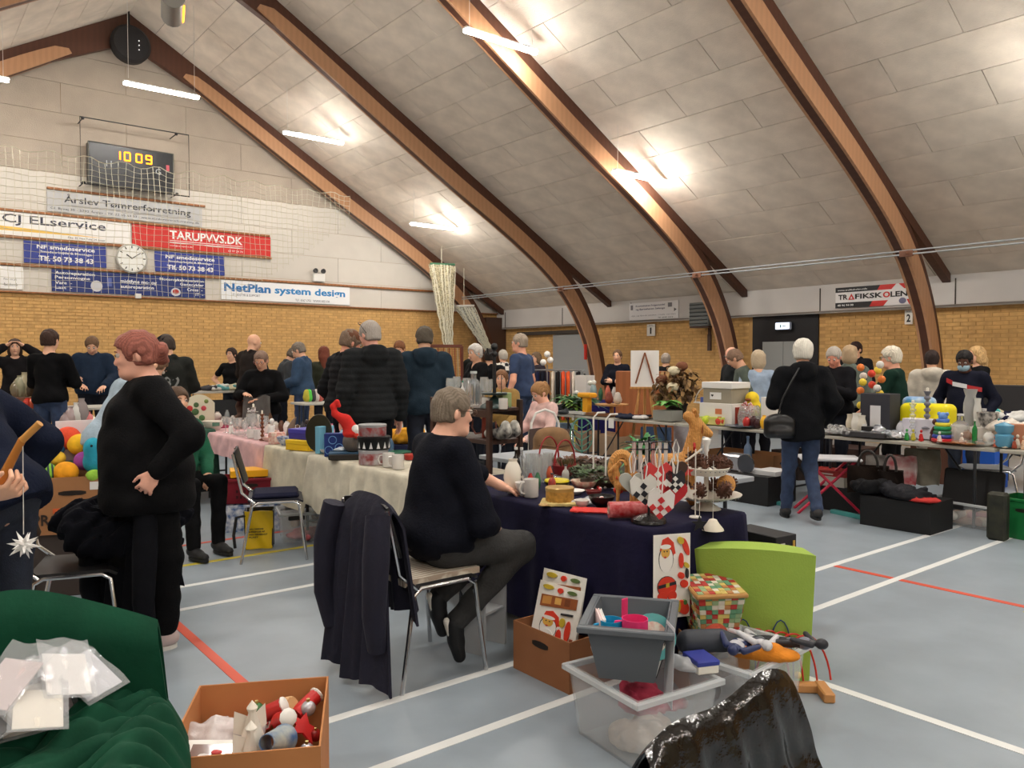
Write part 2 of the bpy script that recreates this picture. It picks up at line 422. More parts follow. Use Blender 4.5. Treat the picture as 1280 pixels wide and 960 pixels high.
bricks(WB, lambda a, z, d: (a, YW+.02-d, z), XL, XW, ZB)
bricks(WR, lambda a, z, d: (XW+.02-d, a, z), -2, YW, ZR, [(bd0, bd1, 2.45), (sd0, sd1, 2.15)])
# white boards of the gable, upper rows toned down to paint in shade
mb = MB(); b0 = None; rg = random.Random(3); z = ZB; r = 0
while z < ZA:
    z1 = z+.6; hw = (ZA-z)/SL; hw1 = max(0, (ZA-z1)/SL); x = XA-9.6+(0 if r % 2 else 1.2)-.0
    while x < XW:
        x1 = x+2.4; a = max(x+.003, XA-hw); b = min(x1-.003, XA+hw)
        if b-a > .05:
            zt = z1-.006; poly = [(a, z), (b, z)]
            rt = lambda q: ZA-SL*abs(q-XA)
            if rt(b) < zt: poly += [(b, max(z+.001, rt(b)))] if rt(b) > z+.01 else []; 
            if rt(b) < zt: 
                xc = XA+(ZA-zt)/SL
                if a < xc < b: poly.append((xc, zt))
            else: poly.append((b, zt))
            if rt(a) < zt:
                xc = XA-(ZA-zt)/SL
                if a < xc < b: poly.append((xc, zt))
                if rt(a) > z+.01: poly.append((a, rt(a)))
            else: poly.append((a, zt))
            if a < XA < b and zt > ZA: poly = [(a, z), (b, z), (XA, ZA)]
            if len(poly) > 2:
                q = MB(); q.X = frame((0, YW+.02, 0), (1,0,0), (0,0,1)); q.prism(poly, .0, .018+rg.uniform(0,.003)); q.build('wall_board', M_WBOARD if z < 5.1 else M_WSHADE, WB)
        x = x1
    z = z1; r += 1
M_TRIM = mat('wood_trim', (150,98,58), .5, var=.1, vs_=3, kind='wave')
tn = 0
def trim(x0, x1, z, h=.05, y=YW-.03, d=.05):
    global tn; tn += 1
    MB().cbox(((x0+x1)/2, y, z), (x1-x0, d, h), .004).build('trim_%d' % tn, M_TRIM, kind='structure')
trim(XL, XW, ZB, .03); trim(XL, xgab(545), 3.35); trim(XL, xgab(340), 3.88); trim(XL, xgab(338), 4.39, .045); trim(xgab(62), xgab(258), 4.9, .045)
# right wall white band above the bricks
MB().box((XW-.06, (YW-3)/2, (ZR+ZE)/2+.01), (.16, YW+3, ZE-ZR+.1)).build('trim_band', M_BAND, WR)
MB().box((XW-.07, (YW-3)/2, ZR-.012), (.18, YW+3, .024)).build('trim_ledge', mat('band_ledge', (120,112,104), .6), WR)
for yy in np.arange(-1.6, YW, 2.4):
    MB().box((XW-.145, yy, (ZR+ZE)/2), (.008, .02, ZE-ZR)).build('band_joint', M_GAP, WR)
# ---------- timber frames ----------
INN = [(5.15,7.52),(6.3,6.80),(8.84,5.25),(10.4,4.36),(11.2,3.87),(11.74,3.50),(12.24,3.08),(12.6,2.66),(12.92,2.15),(13.15,1.6),(13.3,1.0),(13.38,.4),(13.4,0)]
def offs(pts, ds):
    out = []
    for i, (p, d) in enumerate(zip(pts, ds)):
        a = pts[max(0, i-1)]; b = pts[min(len(pts)-1, i+1)]; t = Vector((b[0]-a[0], b[1]-a[1])).normalized(); out.append((p[0]-t.y*d, p[1]+t.x*d))
    return out
def smooth(pts, n=4):
    out = []
    for i in range(len(pts)-1):
        p0 = Vector(pts[max(0,i-1)]); p1 = Vector(pts[i]); p2 = Vector(pts[i+1]); p3 = Vector(pts[min(len(pts)-1,i+2)])
        for k in range(n):
            t = k/n; out.append(tuple(.5*((2*p1)+(p2-p0)*t+(2*p0-5*p1+4*p2-p3)*t*t+(3*p1-p0-3*p2+p3)*t**3)))
    out.append(pts[-1]); return out
def strip(mb, A, B, y0, y1, sg):
    n = len(A); f = lambda p, y: (p[0] if sg > 0 else 2*XA-p[0], y, p[1])
    vs = [f(p, y0) for p in A]+[f(p, y0) for p in B]+[f(p, y1) for p in A]+[f(p, y1) for p in B]; F = []
    for i in range(n-1):
        F += [(i, i+1, n+i+1, n+i), (2*n+i, 3*n+i, 3*n+i+1, 2*n+i+1), (i, 2*n+i, 2*n+i+1, i+1), (n+i, n+i+1, 3*n+i+1, 3*n+i)]
    F += [(0, n, 3*n, 2*n), (n-1, 3*n-1, 4*n-1, 2*n-1)]
    if sg < 0: F = [q[::-1] for q in F]
    mb.add(vs, F)
CI = smooth(INN)
def tlen(i): return i/(len(CI)-1)
plate = [.25+.05*math.sin(PI*min(1, tlen(i)*1.25)) for i in range(len(CI))]
plate[0] = .10; plate[1] = .22; plate[2] = .245
core = [p+.17 for p in plate]
fr = None
for k, yf in enumerate((17.72, 13.5, 9.66, 5.74, 1.7, -2.3, -6.3, -10.3)):
    t = T('roof_frame', (0, yf, 0), kind='structure')
    mb = MB()
    OC = []
    for p, q, c_ in zip(CI, offs(CI, core), core):
        if p[0] < 11.75: OC.append((p[0]+.12, roofz(p[0]+.12)-.1))
        else: OC.append(q)
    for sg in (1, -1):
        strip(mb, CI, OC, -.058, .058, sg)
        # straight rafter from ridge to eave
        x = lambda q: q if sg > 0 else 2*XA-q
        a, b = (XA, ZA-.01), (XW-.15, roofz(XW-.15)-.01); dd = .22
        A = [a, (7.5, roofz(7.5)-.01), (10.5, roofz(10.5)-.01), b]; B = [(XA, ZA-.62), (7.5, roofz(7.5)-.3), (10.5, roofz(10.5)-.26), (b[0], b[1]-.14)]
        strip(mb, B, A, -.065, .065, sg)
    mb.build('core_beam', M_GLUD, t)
    for sg in (1, -1):
        for s2 in (-1, 1):
            mb = MB(); y0, y1 = (.058, .10) if s2 > 0 else (-.10, -.058); strip(mb, CI, offs(CI, plate), y0, y1, sg); mb.build('side_plate', M_GLU, t)
    mb = MB()
    for sg in (1,-1):
        q = XA+sg*(XW-XA-.62); mb.box((q, 0, .06), (.42, .24, .12))
    mb.build('foot_plate', STEEL, t)
# ---------- pendant strip lights ----------
M_TUBE = mat('light_tube', (255,244,226), .4); nb = M_TUBE.node_tree.nodes['Principled BSDF']
nb.inputs['Emission Color'].default_value = (1, .95, .88, 1); nb.inputs['Emission Strength'].default_value = TUBE_POWER
M_LH = mat('lamp_housing', (225,225,222), .4)
place = {(7.18,15.6):'high right lamp of the far row',(10.2,15.6):'low right lamp of the far row', (4.18,15.6):'lamp under the ridge above the scoreboard',(1.1,15.6):'leftmost lamp beside the gable, cut by the photo edge',(7.18,9.2):'big lamp high over the hall middle',(10.2,9.2):'lamp in front of the third timber frame'}
L0 = None
for yy in (15.6, 9.2, 2.8, -3.6, -10):
    for xx, zz in ((4.18, 6.5), (7.18, 6.15), (10.2, 4.62), (1.1, 6.15), (-1.95, 4.62)):
        lb = 'long white glowing strip lamp, '+place.get((xx, yy), 'overhead outside the picture')
        if L0 is None:
            L0 = T('strip_light', (xx, yy, zz), label=lb, cat='lamp', group='pendant strip lamps')
            MB().cbox((0,0,.03), (1.34,.10,.04), .01).build('housing', M_LH, L0)
            mb = MB(); mb.X = frame((-.65,0,.012), (0,1,0), (0,0,1)); n = 10
            prof = [(.056*math.cos(PI+.04+(PI-.08)*i/n), .045*math.sin(PI+.04+(PI-.08)*i/n)) for i in range(n+1)]; mb.prism(prof[::1], 0, 1.30); mb.build('diffuser', M_TUBE, L0)
            for s in (-1,1): MB().cyl((s*.58,0,.05),(s*.58,0,.9),.004,n=4).build('suspension_wire', WHITE, L0)
        else: 
            o = dup(L0, loc=(xx, yy, zz), label=lb)
            hgt = roofz(xx)-zz
for o in bpy.data.objects:
    if o.name.startswith('suspension_wire'):
        z = o.parent.location; s = 1 if o.data.vertices[0].co.x > 0 else -1
        o.scale = (1, 1, max(.3, (roofz(z.x+s*.58)-z.z)/.9))
# ================= THINGS ON THE WALLS =================
def board(name, label, cat, M, w, h, col, items=(), polys=(), t=.018, group=None, loc=None):
    """flat board with flat print: text and coloured shapes as thin relief; M maps local x,y,z to the world"""
    r = T(name, M.translation, label=label, cat=cat, group=group); r.matrix_world = M
    MB().cbox((w/2, h/2, t/2), (w, h, t), .003).build('board', cm(col, .5), r)
    for i, (c, pl) in enumerate(polys):
        mb = MB()
        mb.prism([(a*w, b*h) for a, b in pl], t-.001, t+.0012+.0004*i); mb.build('printed_shape', cm(c, .5), r)
    by = {}
    for it in items: by.setdefault(it[5], []).append(it)
    for c, its in by.items():
        mb = MB()
        for st, u, v, tw, th, _, *b in its:
            g = text_geo(st, tw*w, th*h, b[0] if b else 0, .0008); mb.X = Matrix.Translation((u*w, v*h, t+.001)); mb.add(*g)
        mb.build('lettering', cm(c, .5), r, kind='stuff')
    return r
def gsign(px0, px1, z0, z1, *a, y=YW-.012, **k):
    x0, x1 = xgab(px0), xgab(px1); name, label, col = a[:3]
    return board(name, label, 'sign', frame((x0, y, z0), (1,0,0), (0,0,1)), x1-x0, z1-z0, col, *a[3:], **k)
BL = (48,62,140); W_ = (240,240,238); K_ = (40,42,50)
gsign(62, 254, 4.44, 4.87, 'wall_sign', 'grey sign lettered Årslev Tømrerforretning just under the scoreboard', (182,182,182),
  [('Årslev Tømrerforretning', .10, .40, .82, .50, K_, .01), ('Gl. Byvej 30 - 5792 Årslev - Tlf. 22 65 63 53 - www.aarslevtomrerforretning.dk', .02, .10, .96, .16, K_)])
gsign(-70, 165, 3.91, 4.365, 'wall_sign', 'long white sign lettered CJ ELservice with a yellow streak', (232,230,226),
  [('CJ ELservice', .295, .42, .56, .48, (60,62,78), .012), ('Fiks. El. Net-Tele 24 timer', .64, .06, .21, .09, (90,90,90))],
  [((232,190,90), [(.0,.18),(.85,.20),(.6,.28),(.35,.36),(0,.38)])])
gsign(167, 339, 3.91, 4.365, 'wall_sign', 'red sign lettered TARUPVVS.DK beside the white electrical sign', (200,45,40),
  [('TARUPVVS.DK', .25, .46, .53, .40, W_, .02), ('mail@tarupvvs.dk', .25, .10, .16, .08, W_), ('63 97 24 70', .67, .08, .11, .09, W_)],
  [(W_, [(.25,.37),(.78,.37),(.78,.395),(.25,.395)]), (W_, [(.25,.27),(.78,.27),(.78,.31),(.25,.31)])])
for i, (a, b, lb) in enumerate(((32, 135, 'blue sign lettered NF smedeservice left of the wall clock'), (194.5, 281.5, 'blue sign lettered NF smedeservice right of the wall clock'))):
    gsign(a, b, 3.40, 3.83, 'wall_sign', lb, BL, [('NF smedeservice', .15, .68, .70, .19, W_, .025), ('Smedearbejde & Montage', .19, .47, .62, .14, W_, .02), ('Tlf. 50 73 38 43', .17, .13, .66, .24, W_, .03)], group='blue smith signs')
gsign(66, 257, 2.87, 3.31, 'wall_sign', 'dark blue sign lettered midtfyns mc- og autoreparation', (30,48,110),
  [('Autoreparation', .02, .74, .24, .18, W_, .015), ('Personvogne', .02, .54, .21, .17, W_, .015), ('Vare  -', .02, .33, .10, .14, W_, .015), ('Last  -', .02, .12, .10, .14, W_, .015),
   ('midtfyns mc- og', .42, .50, .24, .22, W_, .02), ('autoreparation', .42, .26, .22, .19, W_, .02), ('Motorcykelreparation', .68, .74, .31, .17, W_, .015), ('Gadecykler', .82, .54, .17, .17, W_, .015), ('Cross  -', .87, .32, .11, .15, W_, .015), ('IT  -', .93, .10, .055, .15, W_, .015)],
  [((200,200,205), [(.27+.037*math.cos(t), .33+.26*math.sin(t)) for t in np.linspace(0, 2*PI, 17)[:-1]]), ((205,205,210), [(.79+.034*math.cos(t), .24+.2*math.sin(t)) for t in np.linspace(0, 2*PI, 17)[:-1]]),
   ((180,60,50), [(.79+.022*math.cos(t), .26+.12*math.sin(t)) for t in np.linspace(0, 2*PI, 17)[:-1]]), ((90,105,170), [(.335,.35),(.365,.35),(.365,.75),(.335,.75)])])
gsign(-60, 31, 2.87, 3.31, 'wall_sign', 'white sign cut by the left edge of the photo', (236,234,230), [('Find os på', .72, .36, .18, .12, (120,120,120)), ('facebook', .72, .14, .2, .13, (110,110,110))])
gsign(277, 437, 2.87, 3.31, 'wall_sign', 'white sign lettered NetPlan system design in blue', (236,236,236),
  [('NetPlan', .02, .42, .34, .44, (44,110,170), .035), ('system design', .39, .32, .57, .50, (44,130,190), .03), ('IT UDSTYR & SUPPORT', .08, .2, .2, .12, (90,90,100)), ('TLF. 6567 1753   WWW.NSD.DK', .55, .08, .28, .12, (90,90,100))])
# scoreboard in its cage
def lseg(pts): return pts
xs0, xs1 = PY(110, 200, 17.75).x, PY(216, 200, 17.75).x; zs0, zs1 = 5.06, 5.88
S = T('scoreboard', (xs0, 17.72, zs0), label='black scoreboard with a glowing amber clock reading 10 09', cat='scoreboard')
w_, h_ = xs1-xs0, zs1-zs0
MB().cbox((w_/2, .1, h_/2), (w_, .2, h_), .01).build('case', mat('score_black', (30,32,36), .35), S)
mb = MB()
for a, b in (((0,0),(w_,0)),((0,h_),(w_,h_)),((0,0),(0,h_)),((w_,0),(w_,h_))): mb.cyl((a[0],-.008,a[1]),(b[0],-.008,b[1]),.012,n=4)
mb.build('rim', mat('score_rim', (120,122,118), .4, metal=.6), S)
M_AMB = mat('amber_display', (255,132,24), .5, emit=4)
SEG = {'1':'bc','0':'abcdef','9':'abcdfg'}
def digit(mb, ch, x, z, w, h):
    P = {'a':((0,h),(w,h)),'b':((w,h),(w,h/2)),'c':((w,h/2),(w,0)),'d':((0,0),(w,0)),'e':((0,h/2),(0,0)),'f':((0,h),(0,h/2)),'g':((0,h/2),(w,h/2))}
    for s in SEG[ch]: (a,b),(c,d) = P[s]; mb.cyl((x+a,-.004,z+b),(x+c,-.004,z+d),.016,n=5)
for ch, x in (('1', .30),('0', .42),('0', .56),('9', .68)):
    mb = MB(); digit(mb, ch, x*w_*.98+.0, h_*.66, w_*.065, h_*.2); mb.build('digit', M_AMB, S, kind='stuff')
mb = MB()
for ch, x, z in (('H', .2, .45), ('G', .78, .42)):
    g = text_geo(ch, None, .12, 0, .001); mb.X = frame((x*w_, -.003, z*h_), (1,0,0), (0,0,1)); mb.add(*g)
mb.build('lettering', cm((170,175,180)), S, kind='stuff')
MB().box((w_*.93, -.003, h_*.62), (.06,.006,.12)).build('warning_sticker', cm((200,90,100)), S)
C = T('scoreboard_cage', (0, 17.5, 0), label='black steel frame cage standing off the wall around the scoreboard', cat='cage')
cx0, cx1 = PY(102, 200, 17.4).x, PY(238, 200, 17.4).x; cz0, cz1 = 4.98, 6.28
mb = MB(); mb.tube([(cx0,0,cz0),(cx1,0,cz0),(cx1,0,cz1),(cx0,0,cz1)], .014, 6, closed=True); mb.build('front_loop', BLACKM, C)
for x in (cx0+.05, cx1-.25):
    for z in (cz0+.02, cz1-.02): MB().cyl((x,0,z),(x,.47,z),.012,n=6).ball((x,.0,z),.035,6,4).build('bracket', BLACKM, C)
# clock
cp = PY(165, 323, 17.9); C = T('wall_clock', (cp.x, 17.9, cp.z), label='round white wall clock with black hands between the blue signs', cat='clock')
mb = MB(); mb.at((0,.08,0),(PI/2,0,0)); mb.lathe([(.27,0),(.30,.02),(.31,.07),(.285,.1),(.275,.085)], n=28, cap=False).lathe([(.0,.0),(.29,.0)], n=28); mb.build('rim', mat('clock_rim', (190,188,180), .4), C)
mb = MB(); mb.at((0,.08,0),(PI/2,0,0)); mb.lathe([(.278,.07),(.278,.086),(0,.086)], n=28); mb.build('dial', cm((232,232,226)), C)
mb = MB()
for i in range(12):
    a = i*PI/6; mb.box((.235*math.sin(a), -.008, .235*math.cos(a)), (.018,.004,.05), ry=a)
mb.build('hour_marks', cm((20,20,22)), C)
for nm, a, L_, ww in (('hour_hand', math.radians(10.15*30), .14, .022), ('minute_hand', math.radians(54), .22, .014)):
    MB().box((L_/2*math.sin(a)*.85, -.012, L_/2*math.cos(a)*.85), (ww,.004,L_), ry=a).build(nm, cm((20,20,22)), C)
# emergency lamp and sensor
p = PY(399, 347, 17.9); E = T('emergency_light', (p.x, 17.93, p.z), label='small white emergency light box with two round lamp heads', cat='light')
MB().cbox((0,0,0), (.30,.1,.2), .015).build('box', WHITE, E)
for s in (-1,1): 
    mb = MB(); mb.at((s*.1,-.02,.16),(PI/2,0,0)); mb.lathe([(.02,-.04),(.055,.0),(.06,.05),(.05,.055),(0,.03)], n=12); mb.build('lamp_head', cm((60,60,60),.3), E)
p = PY(173, 370, 17.9); setp(MB().cbox((0,0,0),(.12,.06,.1),.01).build('sensor_box', WHITE, loc=(p.x,17.92,p.z)), 'tiny white sensor box below the dark blue sign', 'sensor')
# round loudspeaker under the ridge
p = PY(163, 56, 17.45); S = T('round_loudspeaker', (p.x, 17.45, p.z), label='big round black loudspeaker hanging under the ridge', cat='loudspeaker')
mb = MB(); mb.at((0,.14,0),(PI/2,0,0)); mb.lathe([(.30,0),(.37,.04),(.38,.2),(.33,.26),(0,.27)], n=28); mb.build('drum', mat('speaker_black', (24,22,24), .6), S)
mb = MB(); 
for k in range(3): mb.ball((.13,-.135,.07-.09*k), .012, 6, 4)
mb.build('indicator_dots', mat('white_led', (255,255,255), .4, emit=1.5), S)
MB().cyl((0,.1,.3),(0,.1,max(.4, roofz(p.x)-p.z)),.02,n=6).build('hanger', BLACKM, S)
# infrared heater under the ceiling, top of the photo
H = T('ceiling_heater', tuple(PD(216, 8, 11.2)), 0, label='grey tubular heater with an orange glow at the top edge', cat='heater'); H.rotation_euler = (0, 0, math.radians(75))
mb = MB(); mb.tube([(-.35,0,0),(.35,0,0)], [.16,.16], 14); mb.build('housing', mat('heater_grey', (120,118,112), .35, metal=.4), H)
MB().box((.0,-.14,-.085),(.56,.02,.03),rx=.5).build('glowing_element', mat('heater_glow', (255,150,40), .5, emit=4), H)
mb = MB()
for k in range(3): mb.ball((-.355, -.08+.08*k, .03+.03*k), .03, 8, 5)
mb.build('vent_hole', cm((15,15,15)), H)
# ball net in front of the gable
M_NET = mat('net_cord', (214,208,186), .8)
ny = 16.7; nx0 = -5.2; nx1 = PY(437, 240, ny).x; xk = PY(290, 240, ny).x; ztop = 5.36; cell = .125
mb = MB(); nc = int((nx1-nx0)/cell)
def nbot(x): return 2.75 if x < xk else 2.75+(x-xk)/(nx1-xk)*1.9
def nz(x, v): 
    sag = .10*(1-abs(math.sin(PI*x/(cell*5))))
    return ztop-.0-(1-v)*0-( .12-sag)*0 - .10*abs(math.sin(PI*x/(cell*5)))*max(0, 1-(ztop-v)/.6) - (ztop-v)
def ny_(x, z): return ny+.05*math.sin(x*2.1+z)+.03*math.sin(x*5+z*3)
def ribbon(mb, pts, r):
    vs = []; F = []
    for p in pts: vs += [(p[0]-r,p[1],p[2]+r*.0),(p[0]+r*.7,p[1]-r,p[2]+r),(p[0]+r*.7,p[1]+r,p[2]-r)]
    for i in range(len(pts)-1):
        for k in range(3): F.append((i*3+k, i*3+(k+1)%3, i*3+3+(k+1)%3, i*3+3+k))
    mb.add(vs, F, True)
for i in range(nc+1):
    x = nx0+i*cell; zb = nbot(x); n = max(2, int((ztop-zb)/.25)); ribbon(mb, [(x+.02*math.sin(3*z_+i), ny_(x, z_), nz(x, z_)) for z_ in np.linspace(ztop, zb, n+1)], .0036)
j = 0
while ztop-j*cell > 2.72:
    z_ = ztop-j*cell; xs = [nx0+q*cell for q in range(nc+1) if nbot(nx0+q*cell) <= z_+.01]
    if len(xs) > 2: ribbon(mb, [(x, ny_(x, z_), nz(x, z_)+ (.01*math.sin(x*9+j))) for x in xs], .0036 if j else .007)
    j += 1
N_ = mb.build('safety_net', M_NET, label='thin white mesh safety net hanging across the gable wall', cat='net', kind='stuff')
# bunched nets by the corner
def bunch(name, label, top, bot, wt, wb, c, green=False):
    a, b = Vector(top), Vector(bot); R = T(name, tuple(a), label=label, cat='net'); L_ = b-a
    mb = MB()
    def f(u, v):
        w = (wt*(1-v)+wb*v); ang = u*2*PI; fold = 1+.22*math.sin(ang*9+v*3)+.1*math.sin(ang*17)
        return Vector((math.cos(ang)*w/2*fold, math.sin(ang)*w/4*fold, 0))+L_*v+Vector((.02*math.sin(v*40),0,0))
    mb.grid(f, 72, 30); mb.build('folded_mesh', mat('net_mass_'+name[-1]+str(c[0]), c, .95, var=.35, vs_=28, kind='voronoi', bump=1, bs=50), R)
    mb = MB()
    for k in range(22):
        ang = k/22*2*PI; ribbon(mb, [tuple(f(ang/2/PI, v)*1.0+Vector((.015*math.cos(ang),.02*math.sin(ang)-.01,0))) for v in np.linspace(0,1,14)], .009)
    mb.build('cords', M_NET, R, kind='stuff')
    mb = MB(); mb.cyl((0,0,0),(0,0,roofz(a.x)-a.z-.05),.008,n=5); mb.build('hanging_rope', M_NET, R)
    mb = MB(); mb.tube([(-wt*.55,0,.02),(wt*.62,-.02,.05)], .03, 6); mb.build('hanging_strip', cm((70,120,90)) if green else WHITE, R)
    return R
bunch('hanging_net', 'tall bunched beige net with a green top hanging by the corner', PY(552, 332, 16.9), PY(560, 433, 16.9), .62, .20, (170,160,132), True)
bunch('hanging_net', 'slanting bunched pale net tied against the corner timber frame', PY(580, 384, 17.1), PY(612, 440, 17.1), .5, .16, (178,176,164))
# rail along the frames
R_ = T('steel_rail', (12.15, 0, 3.08), label='thin double steel rail running under the timber frames', cat='rail')
for dz in (0, .055): MB().cyl((0,-4,dz),(0,17.3,dz+.04),.014,n=6).build('rod', mat('galvanised', (170,176,182), .35, metal=.7), R_)
for yf in (13.5, 9.66, 5.74, 1.7): MB().box((.04, yf-.14, .03), (.26,.03,.03)).box((-.0, yf-.12, .03),(.03,.2,.09)).build('bracket', mat('rusty_bracket', (120,80,60), .6), R_)
# ---------- right wall ----------
def wsign(px0, px1, z0, z1, name, label, col, items=(), polys=(), x=XW-.15, cat='sign', **k):
    ya, yb = PX(px0, 450, x).y, PX(px1, 450, x).y
    return board(name, label, cat, frame((x, ya, z0), (0,-1,0), (0,0,1)), ya-yb, z1-z0, col, items, polys, **k)
RD = (205,45,40)
wsign(1044, 1140, 2.455, 2.83, 'wall_sign', 'white red and black sign lettered TRAFIKSKOLEN', (232,230,230),
  [('TR', .04, .40, .13, .25, (25,25,28), .03), ('FIKSK', .27, .40, .36, .25, (25,25,28), .03), ('LEN', .73, .40, .21, .25, (25,25,28), .03), ('www.trafikskolen.info', .03, .83, .4, .08, W_), ('40 96 94 00', .03, .08, .22, .1, W_, .02)],
  [((28,28,32), [(0,.76),(.56,.76),(.60,1),(0,1)]), (RD, [(.56,.76),(.74,.76),(.80,1),(.60,1)]), (RD, [(.83,1),(.9,.76),(1,.76),(1,1)]), ((28,28,32), [(0,0),(.46,0),(.5,.26),(0,.26)]), (RD, [(.46,0),(.64,0),(.7,.26),(.5,.26)]), (RD, [(.93,.26),(1,.26),(.965,0)]),
   (RD, [(.175,.38),(.265,.38),(.22,.68)]), ((232,230,230), [(.205,.43),(.236,.43),(.22,.55)]), (RD, [(.68+.045*math.cos(t), .525+.14*math.sin(t)) for t in np.linspace(0,2*PI,15)[:-1]]), ((232,230,230), [(.68+.024*math.cos(t), .525+.08*math.sin(t)) for t in np.linspace(0,2*PI,15)[:-1]]),
   ((110,110,140), [(.88+.045*math.cos(t), .2+.14*math.sin(t)) for t in np.linspace(0,2*PI,15)[:-1]])])
wsign(787, 848, 2.43, 2.83, 'wall_sign', 'white paper banner with rows of small print', (222,220,220),
  [('Kosteskabet Folgemodel', .14, .74, .6, .12, (90,90,110), .02), ('og Børnehaven Sølenge', .14, .54, .6, .13, (90,90,110), .02), ('dyt og fjerdt steder, i hele verden', .05, .2, .9, .09, (120,120,130)), ('Tlf. 6599 1410', .6, .05, .3, .08, (90,90,90))],
  [((120,120,125), [(.03,.6),(.08,.6),(.08,.88),(.03,.88)]), ((120,120,125), [(.8,.66),(.88,.66),(.88,.9),(.8,.9)]), ((90,90,95), [(.92,.4),(.97,.5),(.92,.6)])])
for px, n in ((814, '1'), (1135.5, '2')):
    wsign(px-5, px+5, 2.06 if n == '1' else 2.12, 2.33 if n == '1' else 2.37, 'number_sign', 'small white number plate reading '+n+(' left of the fan heater' if n == '1' else ' beside the timber leg right of the black doorway'), (225,222,214), [(n, .4 if n == '1' else .25, .16, .18 if n == '1' else .5, .55, (25,25,28), .03), ('BANE', .25, .86, .5, .07, (60,60,60))], [((70,66,60), [(0,.8),(1,.8),(1,.82),(0,.82)])], x=XW-.03)
# doors
D = T('door_1', (XW, 0, 0), kind='structure')
MB().box((-.005, (bd0+bd1)/2, 1.21), (.03, bd1-bd0, 2.42)).build('dark_surround', M_DARK, D)
ya, yb = ywall(1008), ywall(955); zt = PX(980, 427, XW).z
for a, b in ((ya, (ya+yb)/2-.004), ((ya+yb)/2+.004, yb)):
    l = MB().cbox((-.04, (a+b)/2, zt/2), (.04, b-a, zt), .004).build('door_leaf', mat('door_grey', (142,144,142), .5), D)
MB().cbox((-.09, (ya+yb)/2+.08, 1.0), (.04,.03,.12), .004).build('door_handle', STEEL, l)
p = PX(979, 407.5, XW-.1); E = T('exit_sign', (XW-.09, p.y, p.z), label='glowing white exit sign above the grey double door', cat='sign')
MB().cbox((0,0,0), (.08,.34,.15), .02).build('housing', cm((170,180,200),.4), E)
MB().cbox((-.045,0,0), (.012,.30,.12), .004).build('lit_face', mat('exit_lit', (225,235,255), .5, emit=2.2), E)
mb = MB(); mb.box((-.053,.03,0),(.003,.03,.07)).box((-.053,-.05,0),(.003,.09,.018)); mb.build('pictogram', cm((60,110,90)), E)
D = T('door_2', (XW, 0, 0), kind='structure'); zt = PX(710, 418, XW).z
MB().cbox((-.03, (sd0+sd1)/2, zt/2), (.05, sd1-sd0, zt), .004).build('door_leaf', mat('door_grey2', (150,154,156), .5), D)
MB().box((-.06, (ywall(650)+sd0)/2, zt+.06), (.1, ywall(650)-sd0, .09)).build('sliding_rail', mat('rail_dark', (60,55,52), .5), D)
MB().box((-.07, sd0+.25, 1.05), (.04,.03,.2)).build('door_handle', BLACKM, D)
# heater vent below the third frame
p = PX(878, 393, XW-.3); V = T('fan_heater', (XW-.28, p.y, p.z), label='grey louvred fan heater mounted high by the timber frame', cat='heater')
MB().cbox((0,0,0), (.3,.5,.5), .01).build('case', cm((110,116,116),.45), V)
for k in range(6): MB().box((-.16,0,-.2+.08*k), (.03,.46,.012), ry=.5).build('louvre', cm((70,74,76),.4), V)
MB().box((.1,-.1,-.35),(.05,.05,.2)).box((.02,.0,-.27),(.3,.5,.03)).box((.1,-.1,-.6),(.05,.08,.35)).build('bracket', cm((70,48,42)), V)
# fire extinguisher-like red post box on frame
p = PY(735, 440, 13.35); setp(MB().cbox((0,0,0), (.07,.05,.36), .01).build('red_wall_tube', cm((190,40,32),.4), loc=(p.x-.1, 13.33, p.z)), 'narrow red tube fixed on the second timber leg', 'tube')
# corner cupboard panel
MB().box((XW-.35, 17.86, 1.35), (.7,.22,2.7)).build('trim_corner', mat('corner_brown', (74,52,42), .5), WB)
# ================= PEOPLE =================
ARM = {'down':((.245,-.02,1.10),(.265,.06,.86)), 'front':((.24,.02,1.12),(.13,.28,1.04)), 'table':((.25,.10,1.13),(.17,.40,1.02)), 'cross':((.25,.08,1.11),(-.02,.25,1.13)),
       'hip':((.43,-.06,1.14),(.21,.02,1.0)), 'pocket':((.27,-.07,1.11),(.21,.12,.92)), 'head':((.38,.10,1.44),(.13,.10,1.60)), 'phone':((.22,.09,1.12),(.09,.33,1.22)), 'back':((.25,-.12,1.12),(.12,-.16,.98)),
       'reach':((.24,.20,1.20),(.20,.48,1.10)), 'lap':((.24,.06,1.12),(.12,.26,1.0))}
def hand_prims(w, d, n, curl=.35, sgn=1, s=1.0):
    d = d.normalized(); n = (n-d*n.dot(d)).normalized(); sd = d.cross(n)*sgn; out = []
    R = Matrix((sd, d, n)).transposed()
    out.append(ell(w+d*.052*s, (.042*s, .052*s, .017*s), R, k=.012))
    out.append(cap(w-d*.02*s, w+d*.02*s, .028*s, .026*s, k=.015))
    for i, (o, L) in enumerate(((-.031,.062),(-.010,.074),(.011,.070),(.031,.055))):
        b = w+d*.092*s+sd*o*s; L *= s; a1 = curl*1.0; a2 = curl*2.1
        m = b+(d*math.cos(a1)+n*math.sin(a1))*L*.55+sd*o*.25*s; e = m+(d*math.cos(a2)+n*math.sin(a2))*L*.5
        out += [cap(w+d*.07*s+sd*o*.9*s, b, .0105*s, .0098*s, k=.004), cap(b, m, .0098*s, .009*s, k=.002), cap(m, e, .009*s, .0072*s, k=.002)]
    t0 = w+d*.025*s-sd*.03*s; t1 = w+d*.06*s-sd*.058*s+n*.015*s; t2 = t1+d*.036*s-sd*.008*s+n*.018*s
    out += [cap(t0, t1, .015*s, .011*s, k=.008), cap(t1, t2, .0105*s, .0085*s, k=.003)]
    return out
